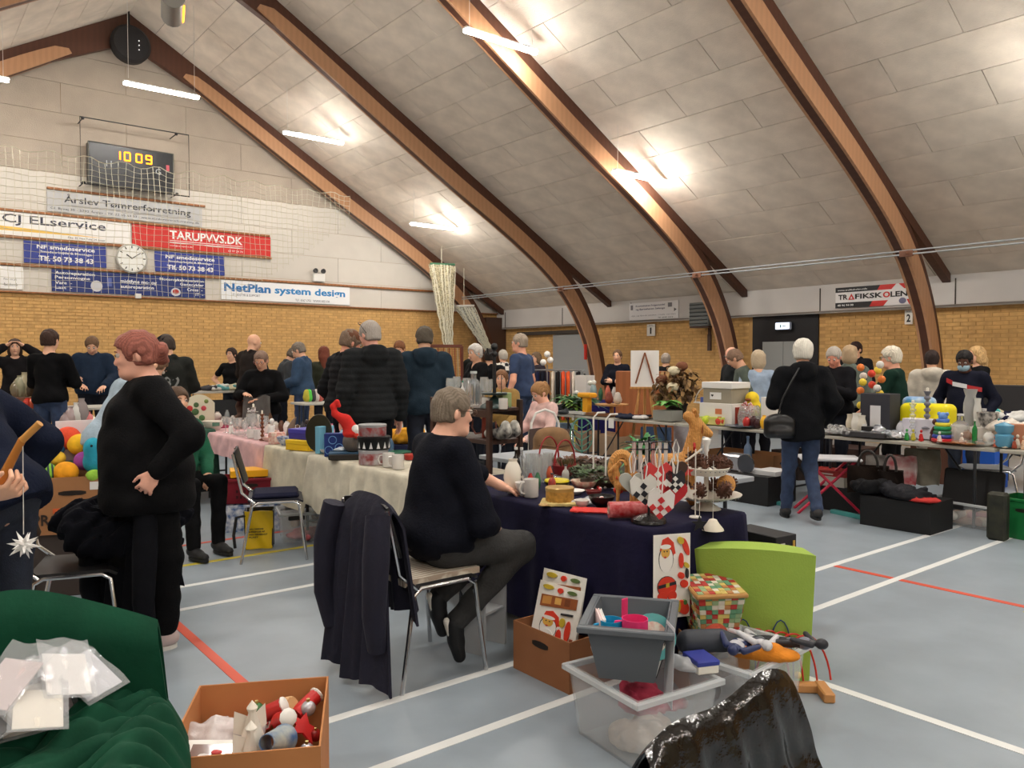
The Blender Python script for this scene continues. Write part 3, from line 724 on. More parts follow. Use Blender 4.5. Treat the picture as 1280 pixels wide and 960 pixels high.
def hairm(c): return mat('hair_%d_%d_%d' % c, c, .65, var=.16, vs_=30, kind='wave', bump=.6, bs=90, spec=.3)
def skinm(c):
    c = tuple(min(250, int(v*1.08+6)) for v in c)
    return mat('skin_%d_%d_%d' % c, c, .55, var=.05, vs_=12, bump=.08, bs=140, spec=.35)
def person(label, px, top, d, face, hair=('short',(90,70,50)), shirt=(40,42,50), sleeve='long', style='knit', pants=(30,32,40), arms=('down','down'), lean=0, hd=(0,0,0), b=1.0, fem=False,
           skin=(205,158,130), sit=None, legs=None, shoes=(30,30,32), res=.016, cres=None, hem=.90, H=None, group=None, glasses=None, X=None, detail=True, skirt=False, neck='round', stripe=None, base_z=0, pants_mat=None, mask=None, hood=False, shirt_mat=None, jacket_in=None, zoff=0, twist=0, legw=1.0, slf=.12):
    ang = math.radians(38.7)+math.atan((px-640)/FPX)
    loc = PD(px, 450, d) if X is None else Vector(X)
    loc.z = base_z
    if H is None: H = CH+(450-top)*d/FPX
    s = H/1.70; rz = -ang+math.radians(face)
    root = T('person', loc, rz, label=label, cat='person', group=group)
    pel = Vector((0,0,.95)) if not sit else Vector(sit['pelvis'])/s
    dz = pel-Vector((0,0,.95)); lr = math.radians(lean); RL = Matrix.Rotation(-lr, 3, 'X'); tw = Matrix.Rotation(math.radians(twist), 3, 'Z')
    def U(p): return (pel + RL @ tw @ (Vector(p)-Vector((0,0,.95))))*s
    V = lambda p: Vector(p)*s
    sw = .92 if fem else 1.0
    neckb = U((0,-.012,1.44)); hp, hy, hr = [math.radians(q) for q in hd]
    RH = RL @ tw @ Euler((-hp, hr, hy), 'XYZ').to_matrix()
    hc = neckb + RL@tw@(Vector((0,.012 if b > 1.3 else 0,.05 if b < 1.3 else .030))*s) + RH@(Vector((0,.032,.105))*s)
    hs = s*.98
    h = lambda p: hc+RH@(Vector(p)*hs)
    A = []
    for sg, a in ((-1, arms[0]), (1, arms[1])):
        if isinstance(a, str): e, w = ARM[a]; q = {}
        else: q = a; e, w = q['e'], q['w']
        mx = lambda p: Vector((p[0]*sg*(1 if abs(p[0]) < .2 else (sw*.5+.5*b)), p[1], p[2])) if not q.get('abs') else Vector(p)
        sh = U((sg*.178*sw, 0, 1.375)); E = U(mx(e)) if not q.get('world') else Vector(e); W = U(mx(w)) if not q.get('world') else Vector(w)
        A.append((sg, sh, E, W, q, a))
    # legs
    Lg = []
    for i, sg in enumerate((-1, 1)):
        if legs: k_, a_ = legs[i]
        elif sit: k_, a_ = (sg*.11, .44, pel.z+.03), (sg*.11, .42, .09)
        else: k_, a_ = (sg*.095, .02, .50), (sg*.10, -.01, .09)
        hipj = pel+Vector((sg*.09, 0, -.03)); Lg.append((sg, V(hipj), V(k_), V(a_)))
    def torso(i, bb=b):      # i = inflation
        o = [ell(U((0,.0,1.27)), ((.158*sw+i)*s*(1+.3*(bb-1)), (.105+i)*s*(1+.5*(bb-1)), .19*s), RL@tw, k=.06), ell(U((0,.025*bb,1.09)), ((.142*bb+i)*s, (.118*bb+i)*s, .19*s), RL@tw, k=.08),
             ell(U((0,-.005,.955)), ((.165*bb+i)*s, (.125*bb+i)*s, .14*s), RL@tw, k=.08), cap(U((-.135*sw,0,1.375)), U((.135*sw,0,1.375)), (.058+i*.7)*s, k=.05), cap(U((0,-.01,1.38)), U((0,-.01,1.42)), (.085+i*.5)*s, .055*s, k=.04)]
        if fem: o += [ell(U((sg*.075,.085*(.7+.3*bb),1.245)), ((.07+i*.5)*s*bb**.5,)*3, RL, k=.05) for sg in (-1,1)]
        return o
    P = torso(-.03)+[cap(neckb-RL@Vector((0,0,.03*s)), h((0,-.02,-.07)), .058*s, .052*s, k=.03)]
    P += [ell(h((0,-.005,.02)), (.076*hs,.096*hs,.098*hs), RH, k=.02), ell(h((0,.022,-.045)), (.060*hs,.072*hs,.078*hs), RH, k=.03), cap(h((0,.083,.004)), h((0,.104,-.032)), .010*hs, .014*hs, k=.012),
          ell(h((0,.066,-.098)), (.026*hs,.022*hs,.018*hs), RH, k=.02), ell(h((0,.084,-.062)), (.022*hs,.012*hs,.012*hs), RH, k=.012)]
    P += [ell(h((sg*.031,.072,-.022)), (.022*hs,.018*hs,.02*hs), RH, k=.02) for sg in (-1,1)]+[ell(h((sg*.079,-.008,-.016)), (.010*hs,.018*hs,.030*hs), RH, k=.006) for sg in (-1,1)]
    if b > 1.15: P.append(ell(h((0,.045,-.095)), (.055*hs,.055*hs,.035*hs), RH, k=.03))
    P += [ell(h((sg*.030,.094,.006)), (.018*hs,.012*hs,.012*hs), RH, k=.012, sub=True) for sg in (-1,1)]
    ab = .8+.2*b
    for sg, sh, E, W, q, a in A:
        P += [cap(sh, E, .050*s*ab, .040*s*ab), cap(E, W, .040*s*ab, .027*s, k=.02)]
        if a not in ('pocket',) and not q.get('nohand'):
            dd = RL@Vector(q['d']) if 'd' in q else ((W-E).normalized()+Vector((0,0,-.15 if a == 'down' else 0)))
            nn = RL@Vector(q['n']) if 'n' in q else (Vector((-sg,0,0)) if a == 'down' else Vector((0,.2,-1)) if a != 'cross' else Vector((0,-1,0)))
            if a in ('hip','cross'): dd = (W-E).normalized()
            P += hand_prims(W+dd.normalized()*.012*s, dd, nn, q.get('curl', .35), -sg, s*(.95 if fem else 1.0)*(1 if res < .012 else 1.06))
    for sg, hj, K, An in Lg:
        P += [cap(hj, K, .07*s*b**.5, .05*s), cap(K, An, .048*s, .035*s), cap(An, An+Vector((0,.0,-.03))*s, .034*s, .03*s)]
        fq = Vector(sit['toe']).normalized() if sit and sit.get('toe') else Vector((0,1,0)); P.append(cap(An+Vector((0,.0,-.035))*s, An+Vector((0,.0,-.035))*s+fq*.10*s-(Vector((0,0,1)) if abs(fq.z) < .9 else Vector((0,1,0)))*.015*s, .028*s, .022*s))
    sdf(P, 'body', skinm(skin), root, res)
    cr = cres or max(res, .012)
    # clothes
    infl = {'knit':.012, 'tee':.010, 'jacket':.026, 'puffer':.036, 'cardigan':.02}[style]
    Pt = torso(infl)
    hz = hem
    if not sit:
        Pt.append(cap(U((0,0,1.1)), U((0,.0,hz+.05)), (.10+infl)*s*b, (.13+infl)*s*b, k=.08))
        Pt.append(ell(U((0,.0,hz+.06)), ((.17*b+infl)*s, (.13*b+infl)*s, .12*s), RL, k=.06))
    for sg, sh, E, W, q, a in A:
        r0, r1, r2 = (.057+infl)*s*ab, (.047+infl)*s*ab, (.034+infl*.8)*s*(.9+.1*b)
        if sleeve == 'long': Pt += [cap(sh, E, r0, r1, k=.045), cap(E, W-(W-E).normalized()*.01*s, r1, r2, k=.02)]
        elif sleeve == 'elbow': Pt += [cap(sh, E, r0, r1, k=.045), cap(E, E+(W-E)*slf, r1, r1*.95, k=.02)]
        else: Pt += [cap(sh, sh+(E-sh)*.55, r0, r1*1.05, k=.045)]
    Pt.append(ell(neckb+RL@Vector((0,.035,.045))*s, (.062*s,.075*s,.06*s), RL, k=.02, sub=True))
    if neck == 'v': Pt.append(cap(neckb+RL@Vector((0,.09,-.02))*s, neckb+RL@Vector((0,.125,-.12))*s, .045*s, .015*s, k=.01, sub=True))
    if hood: Pt += [cap(neckb+RL@Vector((sg*.075,-.05,-.0))*s, neckb+RL@Vector((sg*.03,-.115,.0))*s, .045*s, .055*s, k=.03) for sg in (-1,1)]+[ell(neckb+RL@Vector((0,-.11,-.04))*s, (.11*s,.06*s,.09*s), RL, k=.03)]
    if style in ('jacket','puffer','cardigan') and neck != 'v' and not hood: Pt += [cap(neckb+RL@Vector((sg*.045,-.035,.01))*s, neckb+RL@Vector((sg*.03,.055,-.01))*s, .034*s, .028*s, k=.03) for sg in (-1,1)]
    rL = np.array(RL); pz = np.array(pel)*s; hh = (hz-.95)*s; sd_ = random.Random(label).uniform(0, 6)
    def disp(Xx, Yy, Zz):
        f = .0035*np.sin(Zz*42+Xx*13+sd_)*np.sin(Xx*23+Yy*17+sd_*2) + .0035*np.sin(Zz*19+Yy*31+sd_*3)
        if style == 'puffer': f = f-.008*np.abs(np.sin(Zz*math.pi/.062))+.004
        return f.astype(np.float32)
    def clip(Xx, Yy, Zz):    # hem plane
        q = (Xx-pz[0])*rL[0][2]+(Yy-pz[1])*rL[1][2]+(Zz-pz[2])*rL[2][2]
        return (hh+.012*np.sin(Xx*14)-q).astype(np.float32)
    near_arm = any((min(W.z, E.z) < pel.z*s+hh+.05) for _,_,E,W,_,_ in A)
    if near_arm:     # sleeves reach below the hem: keep them
        arms_l = [(sg, E, W, sh) for sg, sh, E, W, q, a in A]
        def clip2(Xx, Yy, Zz):
            c = clip(Xx, Yy, Zz); m = np.full(np.broadcast(Xx, Yy, Zz).shape, 1e3, np.float32)
            for sg, E, W, sh in arms_l:
                for a_, b_ in ((sh, E), (E, W)):
                    dv = b_-a_; L2 = max(dv.length_squared, 1e-9); t = np.clip(((Xx-a_.x)*dv.x+(Yy-a_.y)*dv.y+(Zz-a_.z)*dv.z)/L2, 0, 1)
                    m = np.minimum(m, np.sqrt((Xx-a_.x-t*dv.x)**2+(Yy-a_.y-t*dv.y)**2+(Zz-a_.z-t*dv.z)**2)-(.07+infl)*s)
            return np.minimum(c, np.maximum(m, -1))
    TM = shirt_mat or fabric(shirt)
    sdf(Pt, 'jumper' if style == 'knit' else 't_shirt' if style == 'tee' else 'cardigan' if style == 'cardigan' else 'jacket', TM, root, cr, disp, clip2 if near_arm else clip)
    Pp = [ell(V(pel)+Vector((0,0,-.0)), (.172*s*b, .128*s*b, .13*s), None, k=.05)]
    for sg, hj, K, An in Lg:
        Pp += [cap(hj, K, .094*s*b**.7, .066*s*b**.4*legw, k=.03), cap(K, An+(K-An).normalized()*(.02 if legw == 1 else .05)*s, .064*s*b**.4*legw, .055*s*legw, k=.03)]
    def dispp(Xx, Yy, Zz): return (.004*np.sin(Zz*34+Xx*11+sd_)*np.sin(Yy*21+Xx*9)+.003*np.sin(Zz*60+sd_)*np.sin(Yy*9)).astype(np.float32)
    zt = (pel.z+.10)*s
    sdf(Pp, 'trousers', pants_mat or fabric(pants), root, cr, dispp, lambda Xx, Yy, Zz: (Zz-zt+0*Xx).astype(np.float32))
    for sg, hj, K, An in Lg:
        kd = K-An; fy = Vector((0,1,0)); tilt = 0
        if sit and sit.get('toe'): fy = Vector(sit['toe']).normalized()
        up = Vector((0,0,1)) if abs(fy.z) < .9 else Vector((0,1,0)); f0 = An+Vector((0,0,-.03))*s
        r = [cap(f0-fy*.03*s, f0+fy*.07*s-up*.012*s, .042*s, .038*s, k=.02), cap(f0+fy*.06*s-up*.02*s, f0+fy*.155*s-up*.026*s, .04*s, .032*s, k=.02), cap(An, f0, .042*s, .042*s, k=.02)]
        if sit and sit.get('toe'): cl = None
        else:
            zc = max(.0, An.z-.09*s); cl = lambda Xx, Yy, Zz: (zc-Zz+0*Xx+.018).astype(np.float32)
        sh = sdf(r, 'shoe', cm(shoes, .6), root, max(res*.8, .009), None, cl)
        if cl is None: sdf([cap(f0-fy*.05*s-up*.034*s, f0+fy*.06*s-up*.036*s, .018*s, .018*s, k=.01), cap(f0+fy*.06*s-up*.036*s, f0+fy*.165*s-up*.042*s, .018*s, .016*s, k=.01)], 'sole', cm((226,222,212), .6), sh, .009)
        if cl is not None:
            mb = MB(); n = 16; mb.prism([(An.x+.043*s*math.cos(2*PI*i/n), An.y+.065*s+.125*s*math.sin(2*PI*i/n)) for i in range(n)], zc, zc+.022); so = mb.build('sole', cm((225,222,215) if sum(shoes) > 200 else (25,25,25), .7), sh)
    # head details
    st, hcx = hair[:2]; HM = hairm(hcx)
    facec = [ell(h((0,.105,-.054)), (.084*hs,.088*hs,.112*hs), RH, k=.012, sub=True)]
    HP = None
    if st in ('short','full','bun','pony','cap','woolly'):
        bot = -.055 if st != 'full' else -.075; v = .006 if st == 'short' else .014
        HP = [ell(h((0,-.012,.026)), ((.082+v)*hs,(.102+v)*hs,(.094+v)*hs), RH, k=.01), ell(h((0,-.045,-.035)), (.072*hs+v*hs,.065*hs,.075*hs), RH, k=.02)]+facec
        HP += [bxx(h((0,.02,bot-.13)), (.14*hs,.14*hs,.12*hs), RH, k=.01, sub=True), ell(h((0,.09,.02)), (.06*hs,.035*hs,.035*hs), RH, k=.015, sub=True)]
        if st == 'bun': HP += [ell(h((0,-.125,.0)), (.048*hs,.042*hs,.05*hs), RH, k=.012), ell(h((.02,-.13,-.05)), (.035*hs,.03*hs,.03*hs), RH, k=.012)]
        if st == 'pony': HP += [ell(h((0,-.12,.05)), (.03*hs,.04*hs,.035*hs), RH, k=.01), cap(h((0,-.135,.02)), h((0,-.14,-.12)), .032*hs, .012*hs, k=.02)]
        for sg in (-1,1): HP.append(ell(h((sg*.088,.005,-.02)), (.018*hs,.022*hs,.032*hs), RH, k=.008, sub=True))
    elif st in ('bob','long'):
        HP = [ell(h((0,-.012,.03)), (.095*hs,.112*hs,.100*hs), RH, k=.01), ell(h((0,-.035,-.05)), (.096*hs,.088*hs,.10*hs), RH, k=.03)]
        if st == 'long': HP += [cap(h((0,-.07,-.08)), h((0,-.09,-.24)), .085*hs, .06*hs, k=.04)]
        HP += facec+[ell(h((0,.085,-.15)), (.085*hs,.095*hs,.10*hs), RH, k=.01, sub=True)]
    elif st == 'ring':
        HP = [ell(h((0,-.012,.012)), (.083*hs,.104*hs,.088*hs), RH, k=.01)]+facec+[bxx(h((0,0,.14)), (.2*hs,.2*hs,.10*hs), RH, k=.01, sub=True), bxx(h((0,.02,-.19)), (.14*hs,.14*hs,.12*hs), RH, k=.01, sub=True), bxx(h((0,.12,.0)), (.2*hs,.08*hs,.2*hs), RH, k=.01, sub=True)]
    if HP:
        sdf(HP, 'hair', HM, root, min(cr, .012), lambda Xx, Yy, Zz: (.0030*np.sin(Xx*130+Zz*40+sd_)*np.sin(Zz*90+Yy*30)+.003*np.sin(Yy*110+Zz*25)).astype(np.float32))
    if st == 'cap':
        cc = hcx if len(hair) < 3 else hair[2]
        cp_ = [ell(h((0,-.005,.045)), (.096*hs,.112*hs,.085*hs), RH, k=.01), bxx(h((0,-.005,-.05)), (.2*hs,.2*hs,.08*hs), RH, k=.005, sub=True), ell(h((0,.11,.048)), (.072*hs,.065*hs,.012*hs), RH, k=.01)]
        sdf(cp_, 'cap', fabric(cc), root, .009)
    if hair[0] == 'santa': pass
    ad = abs((face+hd[1]+180) % 360-180)
    if detail and ad > 40:
        for sg in (-1,1):
            e = MB().ball(h((sg*.030,.088,.008)), .0125*hs, 10, 8).build('eye', cm((205,196,188), .3), root)
            MB().ball(h((sg*.030,.0955,.008)), (.0080*hs,)*3, 8, 6).build('iris', cm((60,50,45), .3), e)
            if res <= .012 or True: MB().tube([h((sg*.046,.089,.026)), h((sg*.031,.098,.032)), h((sg*.014,.098,.028))], .0035*hs, 5).build('eyebrow', HM, root)
        MB().tube([h((-.023,.092,-.066)), h((-.010,.0985,-.064)), h((0,.0985,-.066)), h((.010,.0985,-.064)), h((.023,.092,-.066))], [.003*hs,.0055*hs,.005*hs,.0055*hs,.003*hs], 6).build('mouth', cm((168,96,88), .5), root)
    if glasses:
        gc = glasses; g = T('glasses', (0,0,0)) if False else None
        mb = MB()
        for sg in (-1,1):
            mb.tube([h((sg*.033+.024*math.cos(t),.112,.006+.017*math.sin(t))) for t in np.linspace(0,2*PI,13)[:-1]], .0018*hs+.0006, 5, closed=True)
            mb.tube([h((sg*.057,.11,.010)), h((sg*.080,.06,.010)), h((sg*.084,-.01,.004))], .0022*hs, 5)
        mb.tube([h((-.009,.112,.008)), h((.009,.112,.008))], .002*hs, 5); mb.build('glasses', cm(gc, .3), root, kind='stuff')
    if mask: sdf([ell(h((0,.062,-.058)), (.066*hs,.058*hs,.052*hs), RH, k=.01)], 'face_mask', fabric(mask), root, .009)
    root['_'] = 1; del root['_']
    M = Matrix.LocRotScale(loc, Euler((0,0,rz)), Vector((1,1,1)))
    INFO[root.name] = dict(M=M, h=h, hs=hs, U=U, s=s, A=A, RL=RL, RH=RH, neck=neckb, root=root)
    return root, INFO[root.name]
INFO = {}
SKD = (205,158,130)
BK = (16,16,18); NV = (20,24,38)
Pn = person
DEN = mat('blue_denim', (44,58,86), .85, var=.2, vs_=18, bump=.3, bs=160)
DEND = mat('dark_denim', (30,36,50), .85, var=.2, vs_=18, bump=.3, bs=160)
# --- near the camera ---
Pn('standing woman all in black with reddish hair in a bun, one hand in her pocket', 183, 412, 4.1, 97, ('bun',(146,88,76)), BK, style='cardigan', pants=(14,14,16),
   arms=({'e':(.31,-.15,1.15),'w':(.27,.0,.985),'d':(.05,.55,-.85),'n':(.9,0,-.3),'curl':.9}, {'e':(.22,.04,1.12),'w':(.19,.12,.95),'nohand':1}), hd=(10,-6,0), b=1.55, fem=True, skin=(214,160,138), shoes=(205,186,182), legw=1.32, legs=[((-.10,-.05,.50),(-.10,-.06,.09)), ((.09,.08,.50),(.09,.07,.09))], res=.0085, cres=.013, hem=.75, neck='v')
Pn('seated woman with short grey hair and glasses in a navy shirt, arm on the table', 545, 487, 3.85, -60, ('short',(122,110,96)), (17,19,28), sleeve='elbow', style='knit', pants=(52,52,52), H=1.66,
   arms=({'e':(.25,.34,1.25),'w':(.22,.56,1.155),'d':(.0,.95,-.32),'n':(0,-.8,-.4),'curl':.3}, {'e':(.25,.08,1.05),'w':(.13,.27,.99),'nohand':1}), lean=5, hd=(4,-8,0), b=1.5, fem=True, skin=(214,165,142),
   sit=dict(pelvis=(0,0,.645), toe=(0,.35,-1)), legs=[((-.10,.40,.56),(-.02,.02,.33)), ((.12,.44,.56),(.08,.06,.22))], shoes=(22,22,24), res=.0085, cres=.013, hem=.80, slf=.34, glasses=(90,70,60))
Pn('person in a navy hooded sweatshirt and dark jeans bending at the left edge', -14, 430, 3.15, 40, ('short',(60,45,38)), (22,28,46), style='jacket', hood=True, pants_mat=DEND, H=1.70,
   arms=({'e':(.26,.12,1.12),'w':(.16,.36,1.05)}, {'e':(.36,.02,1.18),'w':(.26,.30,1.02),'nohand':1}), lean=32, hd=(20,30,0), b=1.12, skin=SKD, res=.013, cres=.013, hem=.86)
Pn('person in a pale blue sweater bending forward behind the woman in black', 133, 452, 5.25, -70, ('short',(120,90,70)), (160,180,196), style='knit', pants=(60,62,70), H=1.66, arms=('front','front'), lean=24, hd=(20,0,0), b=1.05, skin=SKD, res=.014)
Pn('seated person in a green top and black trousers partly hidden behind the woman in black', 219, 505, 6.2, -150, ('bob',(90,70,55)), (24,92,66), style='knit', pants=(18,18,20), H=1.62, arms=('lap','lap'), b=1.05, fem=True, sit=dict(pelvis=(0,0,.56)), legs=[((-.12,.42,.58),(-.12,.40,.10)), ((.12,.42,.58),(.12,.44,.10))], res=.016)
# --- left background ---
Pn('person in a black hooded top raising both hands to the head', 19, 425, 12.2, 180, ('long',(60,42,34)), (24,22,24), hood=True, style='jacket', arms=('head','head'), b=.9, fem=True, pants=(20,20,24))
Pn('person with dark short hair and crossed arms in a black top and jeans, back turned', 62, 413, 9.5, -32, ('short',(58,40,32)), (12,12,14), arms=('cross','cross'), pants_mat=DEN, b=.95)
Pn('man in a navy work jacket looking down at the table by the brick wall', 116, 419, 11.8, 175, ('short',(110,84,62)), (30,42,60), style='jacket', arms=('table','front'), hd=(32,0,0), b=1.1)
Pn('man in a black cap and black jacket with pale print on its back', 211, 419, 9.4, 12, ('cap',(60,50,44),(18,20,28)), (36,38,36), style='jacket', arms=('front','front'), hd=(18,25,0), b=1.18, pants=(24,24,28))
Pn('woman in a black t-shirt standing against the brick wall', 290, 436, 14.5, 150, ('pony',(50,36,30)), (14,14,16), style='tee', sleeve='short', arms=('down','hip'), b=.95, fem=True)
Pn('bald man in a dark brown coat beside the woman in black t-shirt', 314, 418, 12.9, -50, ('bald',(90,70,60)), (40,34,32), style='jacket', arms=('front','front'), hd=(12,-20,0), b=1.15)
Pn('grey-haired woman with glasses in a black jacket holding up a grey shirt', 328, 438, 9.45, 165, ('short',(128,104,90)), (14,14,16), style='cardigan', arms=({'e':(.26,.06,1.12),'w':(.06,.34,1.10)}, {'e':(.26,.10,1.14),'w':(.12,.36,1.16)}), hd=(24,0,0), b=1.15, fem=True, glasses=(150,60,50), res=.013)
Pn('man in a grey flat cap and charcoal jacket bending down to look', 350, 432, 13.6, -75, ('cap',(90,80,70),(52,54,52)), (50,54,58), style='jacket', arms=('front','front'), lean=16, hd=(22,0,0), b=1.05)
Pn('man in a blue jacket and jeans facing the man in the flat cap', 378, 427, 12.6, 70, ('short',(120,110,100)), (44,66,92), style='jacket', pants_mat=DEN, arms=('front','front'), hd=(25,0,0), b=1.05)
Pn('woman with long auburn hair in an olive coat seen from behind', 405, 434, 13.2, 10, ('long',(110,56,40)), (52,54,42), style='jacket', arms=('front','front'), b=.92, fem=True, hem=.80)
Pn('man in a brown cap, glasses and black quilted jacket turned right', 432, 412, 8.3, -62, ('cap',(120,100,84),(104,66,46)), (26,27,30), style='puffer', arms=('pocket','down'), hd=(22,-10,0), b=1.1, pants=(20,22,30), glasses=(60,60,60), skin=(214,150,126), res=.013)
MP, MPi = Pn('broad man in a black quilted jacket with glasses pushed up on his grey head', 466, 402, 7.65, 14, ('short',(172,164,156)), (34,36,38), style='puffer', hood=True, arms=('down','down'), hd=(8,28,0), b=.98, pants=(14,14,18), skin=(214,158,140), res=.013, hem=.83)
Pn('young man reading a white paper behind the dark blue jacket', 501, 425, 12.8, 165, ('short',(120,76,48)), (70,74,80), style='tee', arms=('phone','phone'), hd=(28,0,0), b=.9)
Pn('tall man in a dark blue hooded jacket and jeans with his back turned', 531, 408, 8.3, 4, ('short',(84,76,66)), (36,50,62), style='jacket', hood=True, arms=('down','down'), hd=(16,0,0), b=1.02, pants_mat=DEND, res=.013, hem=.86)
Pn('bearded man in a black shirt leaning behind the white-haired woman', 583, 429, 13.0, -110, ('short',(50,36,30)), (22,24,22), arms=('front','front'), hd=(34,0,0), lean=10, b=1.05)
Pn('white-haired woman in a black cardigan in the middle distance', 596, 431, 11.2, 120, ('full',(196,192,186)), (18,18,20), style='cardigan', neck='v', arms=('front','front'), hd=(8,10,0), b=1.1, fem=True)
Pn('person in a black coat just behind the white-haired woman in the cardigan', 612, 437, 12.0, -20, ('short',(40,34,30)), (20,20,22), style='jacket', arms=('front','front'), b=1.1)
PLAID = mat('plaid_flannel', (30,30,32), .85, c2=(215,210,200), vs_=13, kind='checker')
Pn('grey-haired person in a black and white checked shirt by the corner', 629, 438, 14.6, 20, ('short',(180,172,160)), (60,60,60), shirt_mat=PLAID, style='jacket', arms=('front','front'), b=1.0)
Pn('man in a blue t-shirt and jeans in profile in the middle distance', 652, 418, 11.3, 62, ('short',(160,146,130)), (52,68,100), style='tee', sleeve='short', arms=('down','down'), hd=(4,12,0), b=1.2, pants_mat=DEN, skin=(214,156,130))
Pn('smiling woman in a mustard scarf sitting behind the glassware rack', 627, 462, 10.4, 172, ('pony',(120,84,56)), (150,120,66), style='jacket', arms=('lap','lap'), b=.95, fem=True, sit=dict(pelvis=(0,0,.62)), H=1.66, X=tuple(PD(627,450,10.4)))
Pn('young woman in a pink sweater looking down at her work', 680, 465, 9.2, 128, ('pony',(160,118,76)), (222,186,180), arms=('table','table'), hd=(32,0,0), b=1.0, fem=True, sit=dict(pelvis=(0,0,.54)), H=1.62, skin=(222,170,146), X=tuple(PD(680,450,9.2)))
Pn('person in a dark patterned top beside the clothes rack', 671, 441, 15.4, 130, ('bob',(110,90,70)), (50,44,50), style='cardigan', arms=('front','front'), b=.95, fem=True)
Pn('woman in black standing with crossed arms by the brick wall', 772, 438, 14.4, 165, ('short',(100,74,52)), (22,24,34), arms=('cross','cross'), b=1.0, fem=True, pants=(24,24,28))
Pn('grey-haired person in a black top sitting with their back turned by the brick wall', 832, 441, 13.7, -10, ('short',(150,138,126)), (18,18,20), arms=('front','front'), b=1.5, pants=(24,24,28))
# --- right side ---
Pn('bald man with glasses and a dark scarf beside the third timber leg', 918, 434, 10.6, 120, ('ring',(150,130,116)), (34,36,38), style='jacket', arms=('front','front'), hd=(14,10,0), b=1.05, glasses=(40,40,40), skin=(214,160,136))
Pn('man in a grey-green sweater half hidden by the woman in pale blue', 937, 433, 10.1, 100, ('short',(130,104,86)), (78,88,80), arms=('front','front'), lean=12, hd=(25,-20,0), b=1.15)
Pn('blonde woman in a pale blue sweater with one hand on her hip, back turned', 948, 439, 9.9, 8, ('bob',(190,172,146)), (150,168,190), sleeve='elbow', arms=('front','hip'), b=1.05, fem=True, pants=(24,24,30), res=.013)
WV, WVi = Pn('white-haired person in a black coat and jeans walking away with a black shoulder bag', 1003, 425, 7.35, 12, ('full',(222,218,206)), (20,21,24), style='jacket', hood=True, arms=({'e':(.25,.00,1.12),'w':(.21,.22,1.08)},'pocket'), hd=(10,-14,0), b=1.06, fem=False, pants_mat=DEN, hem=.76,
   legs=[((-.09,.10,.50),(-.11,.12,.09)), ((.09,.06,.50),(.10,-.22,.14))], shoes=(34,32,32), res=.013)
Pn('grey-haired man in a black sweater holding a small thing he looks at', 1044, 432, 9.2, 155, ('short',(176,168,158)), (24,24,28), arms=('phone','phone'), hd=(30,10,0), b=1.15, skin=(206,140,118), res=.013)
Pn('blonde person in a grey-green cardigan with their back turned', 1062, 433, 10.1, -5, ('bob',(176,152,122)), (92,100,92), style='cardigan', arms=('front','down'), b=1.1, fem=True, pants=(24,24,28))
Pn('dark-haired person half hidden behind the blonde in grey-green', 1070, 428, 12.5, 150, ('short',(42,26,24)), (26,26,30), style='jacket', arms=('front','front'), b=.95)
Pn('white-haired woman in glasses and a dark green sweater behind the right table', 1118, 434, 8.7, 75, ('full',(214,206,188)), (20,44,36), sleeve='elbow', arms=({'e':(.25,.08,1.12),'w':(.16,.28,.98)},'down'), hd=(10,0,0), b=1.2, fem=True, glasses=(40,34,30), pants=(16,16,18), skin=(214,156,132), res=.013)
Pn('dark-haired person in a light beige hooded jacket seen from behind', 1165, 439, 9.6, 5, ('short',(44,32,30)), (190,182,168), style='jacket', hood=True, arms=('front','front'), b=1.1, pants=(150,140,128), hem=.84)
MK, MKi = Pn('person in a blue face mask and navy sweatshirt with a red and white chest stripe', 1207, 437, 8.7, 168, ('short',(24,20,20)), (24,26,40), arms=('pocket','pocket'), hd=(24,0,0), b=1.2, skin=(92,62,50), mask=(160,190,206), pants_mat=DEND, res=.013)
Pn('blonde person in a black top standing behind the masked person', 1222, 434, 10.6, 120, ('long',(196,160,110)), (20,20,22), style='tee', sleeve='short', arms=('cross','cross'), b=.95, fem=True)
# printed marks and head-worn things
def pin(info, pts_fn): pass
mb = MB(); i = MPi; h = i['h']; hs = i['hs']
for sg in (-1,1):
    mb.tube([h((sg*.033+.024*math.cos(t), .070+.012*math.sin(t), .108+.012*math.sin(t))) for t in np.linspace(0,2*PI,13)[:-1]], .0028, 5, closed=True); mb.tube([h((sg*.057,.072,.108)), h((sg*.086,.0,.07)), h((sg*.092,-.06,.0))], .0032, 5)
mb.build('glasses', BLACKM, i['root'], kind='stuff')
i = MKi; U = i['U']; s = i['s']
for nm, c, x0, x1, z0 in (('red_stripe', (180,40,44), -.19, -.05, 1.215), ('white_stripe', (225,225,228), -.05, .10, 1.25), ('red_stripe', (180,40,44), .10, .17, 1.29)):
    def f(u, v, x0=x0, x1=x1, z0=z0):
        x = x0+(x1-x0)*u; z = z0+(u)*.03+v*.05; return U((x, .150*math.sqrt(max(0, 1-(x/.24)**2)), z))
    MB().grid(f, 8, 2, thick=.004).build(nm, cm(c), i['root'])
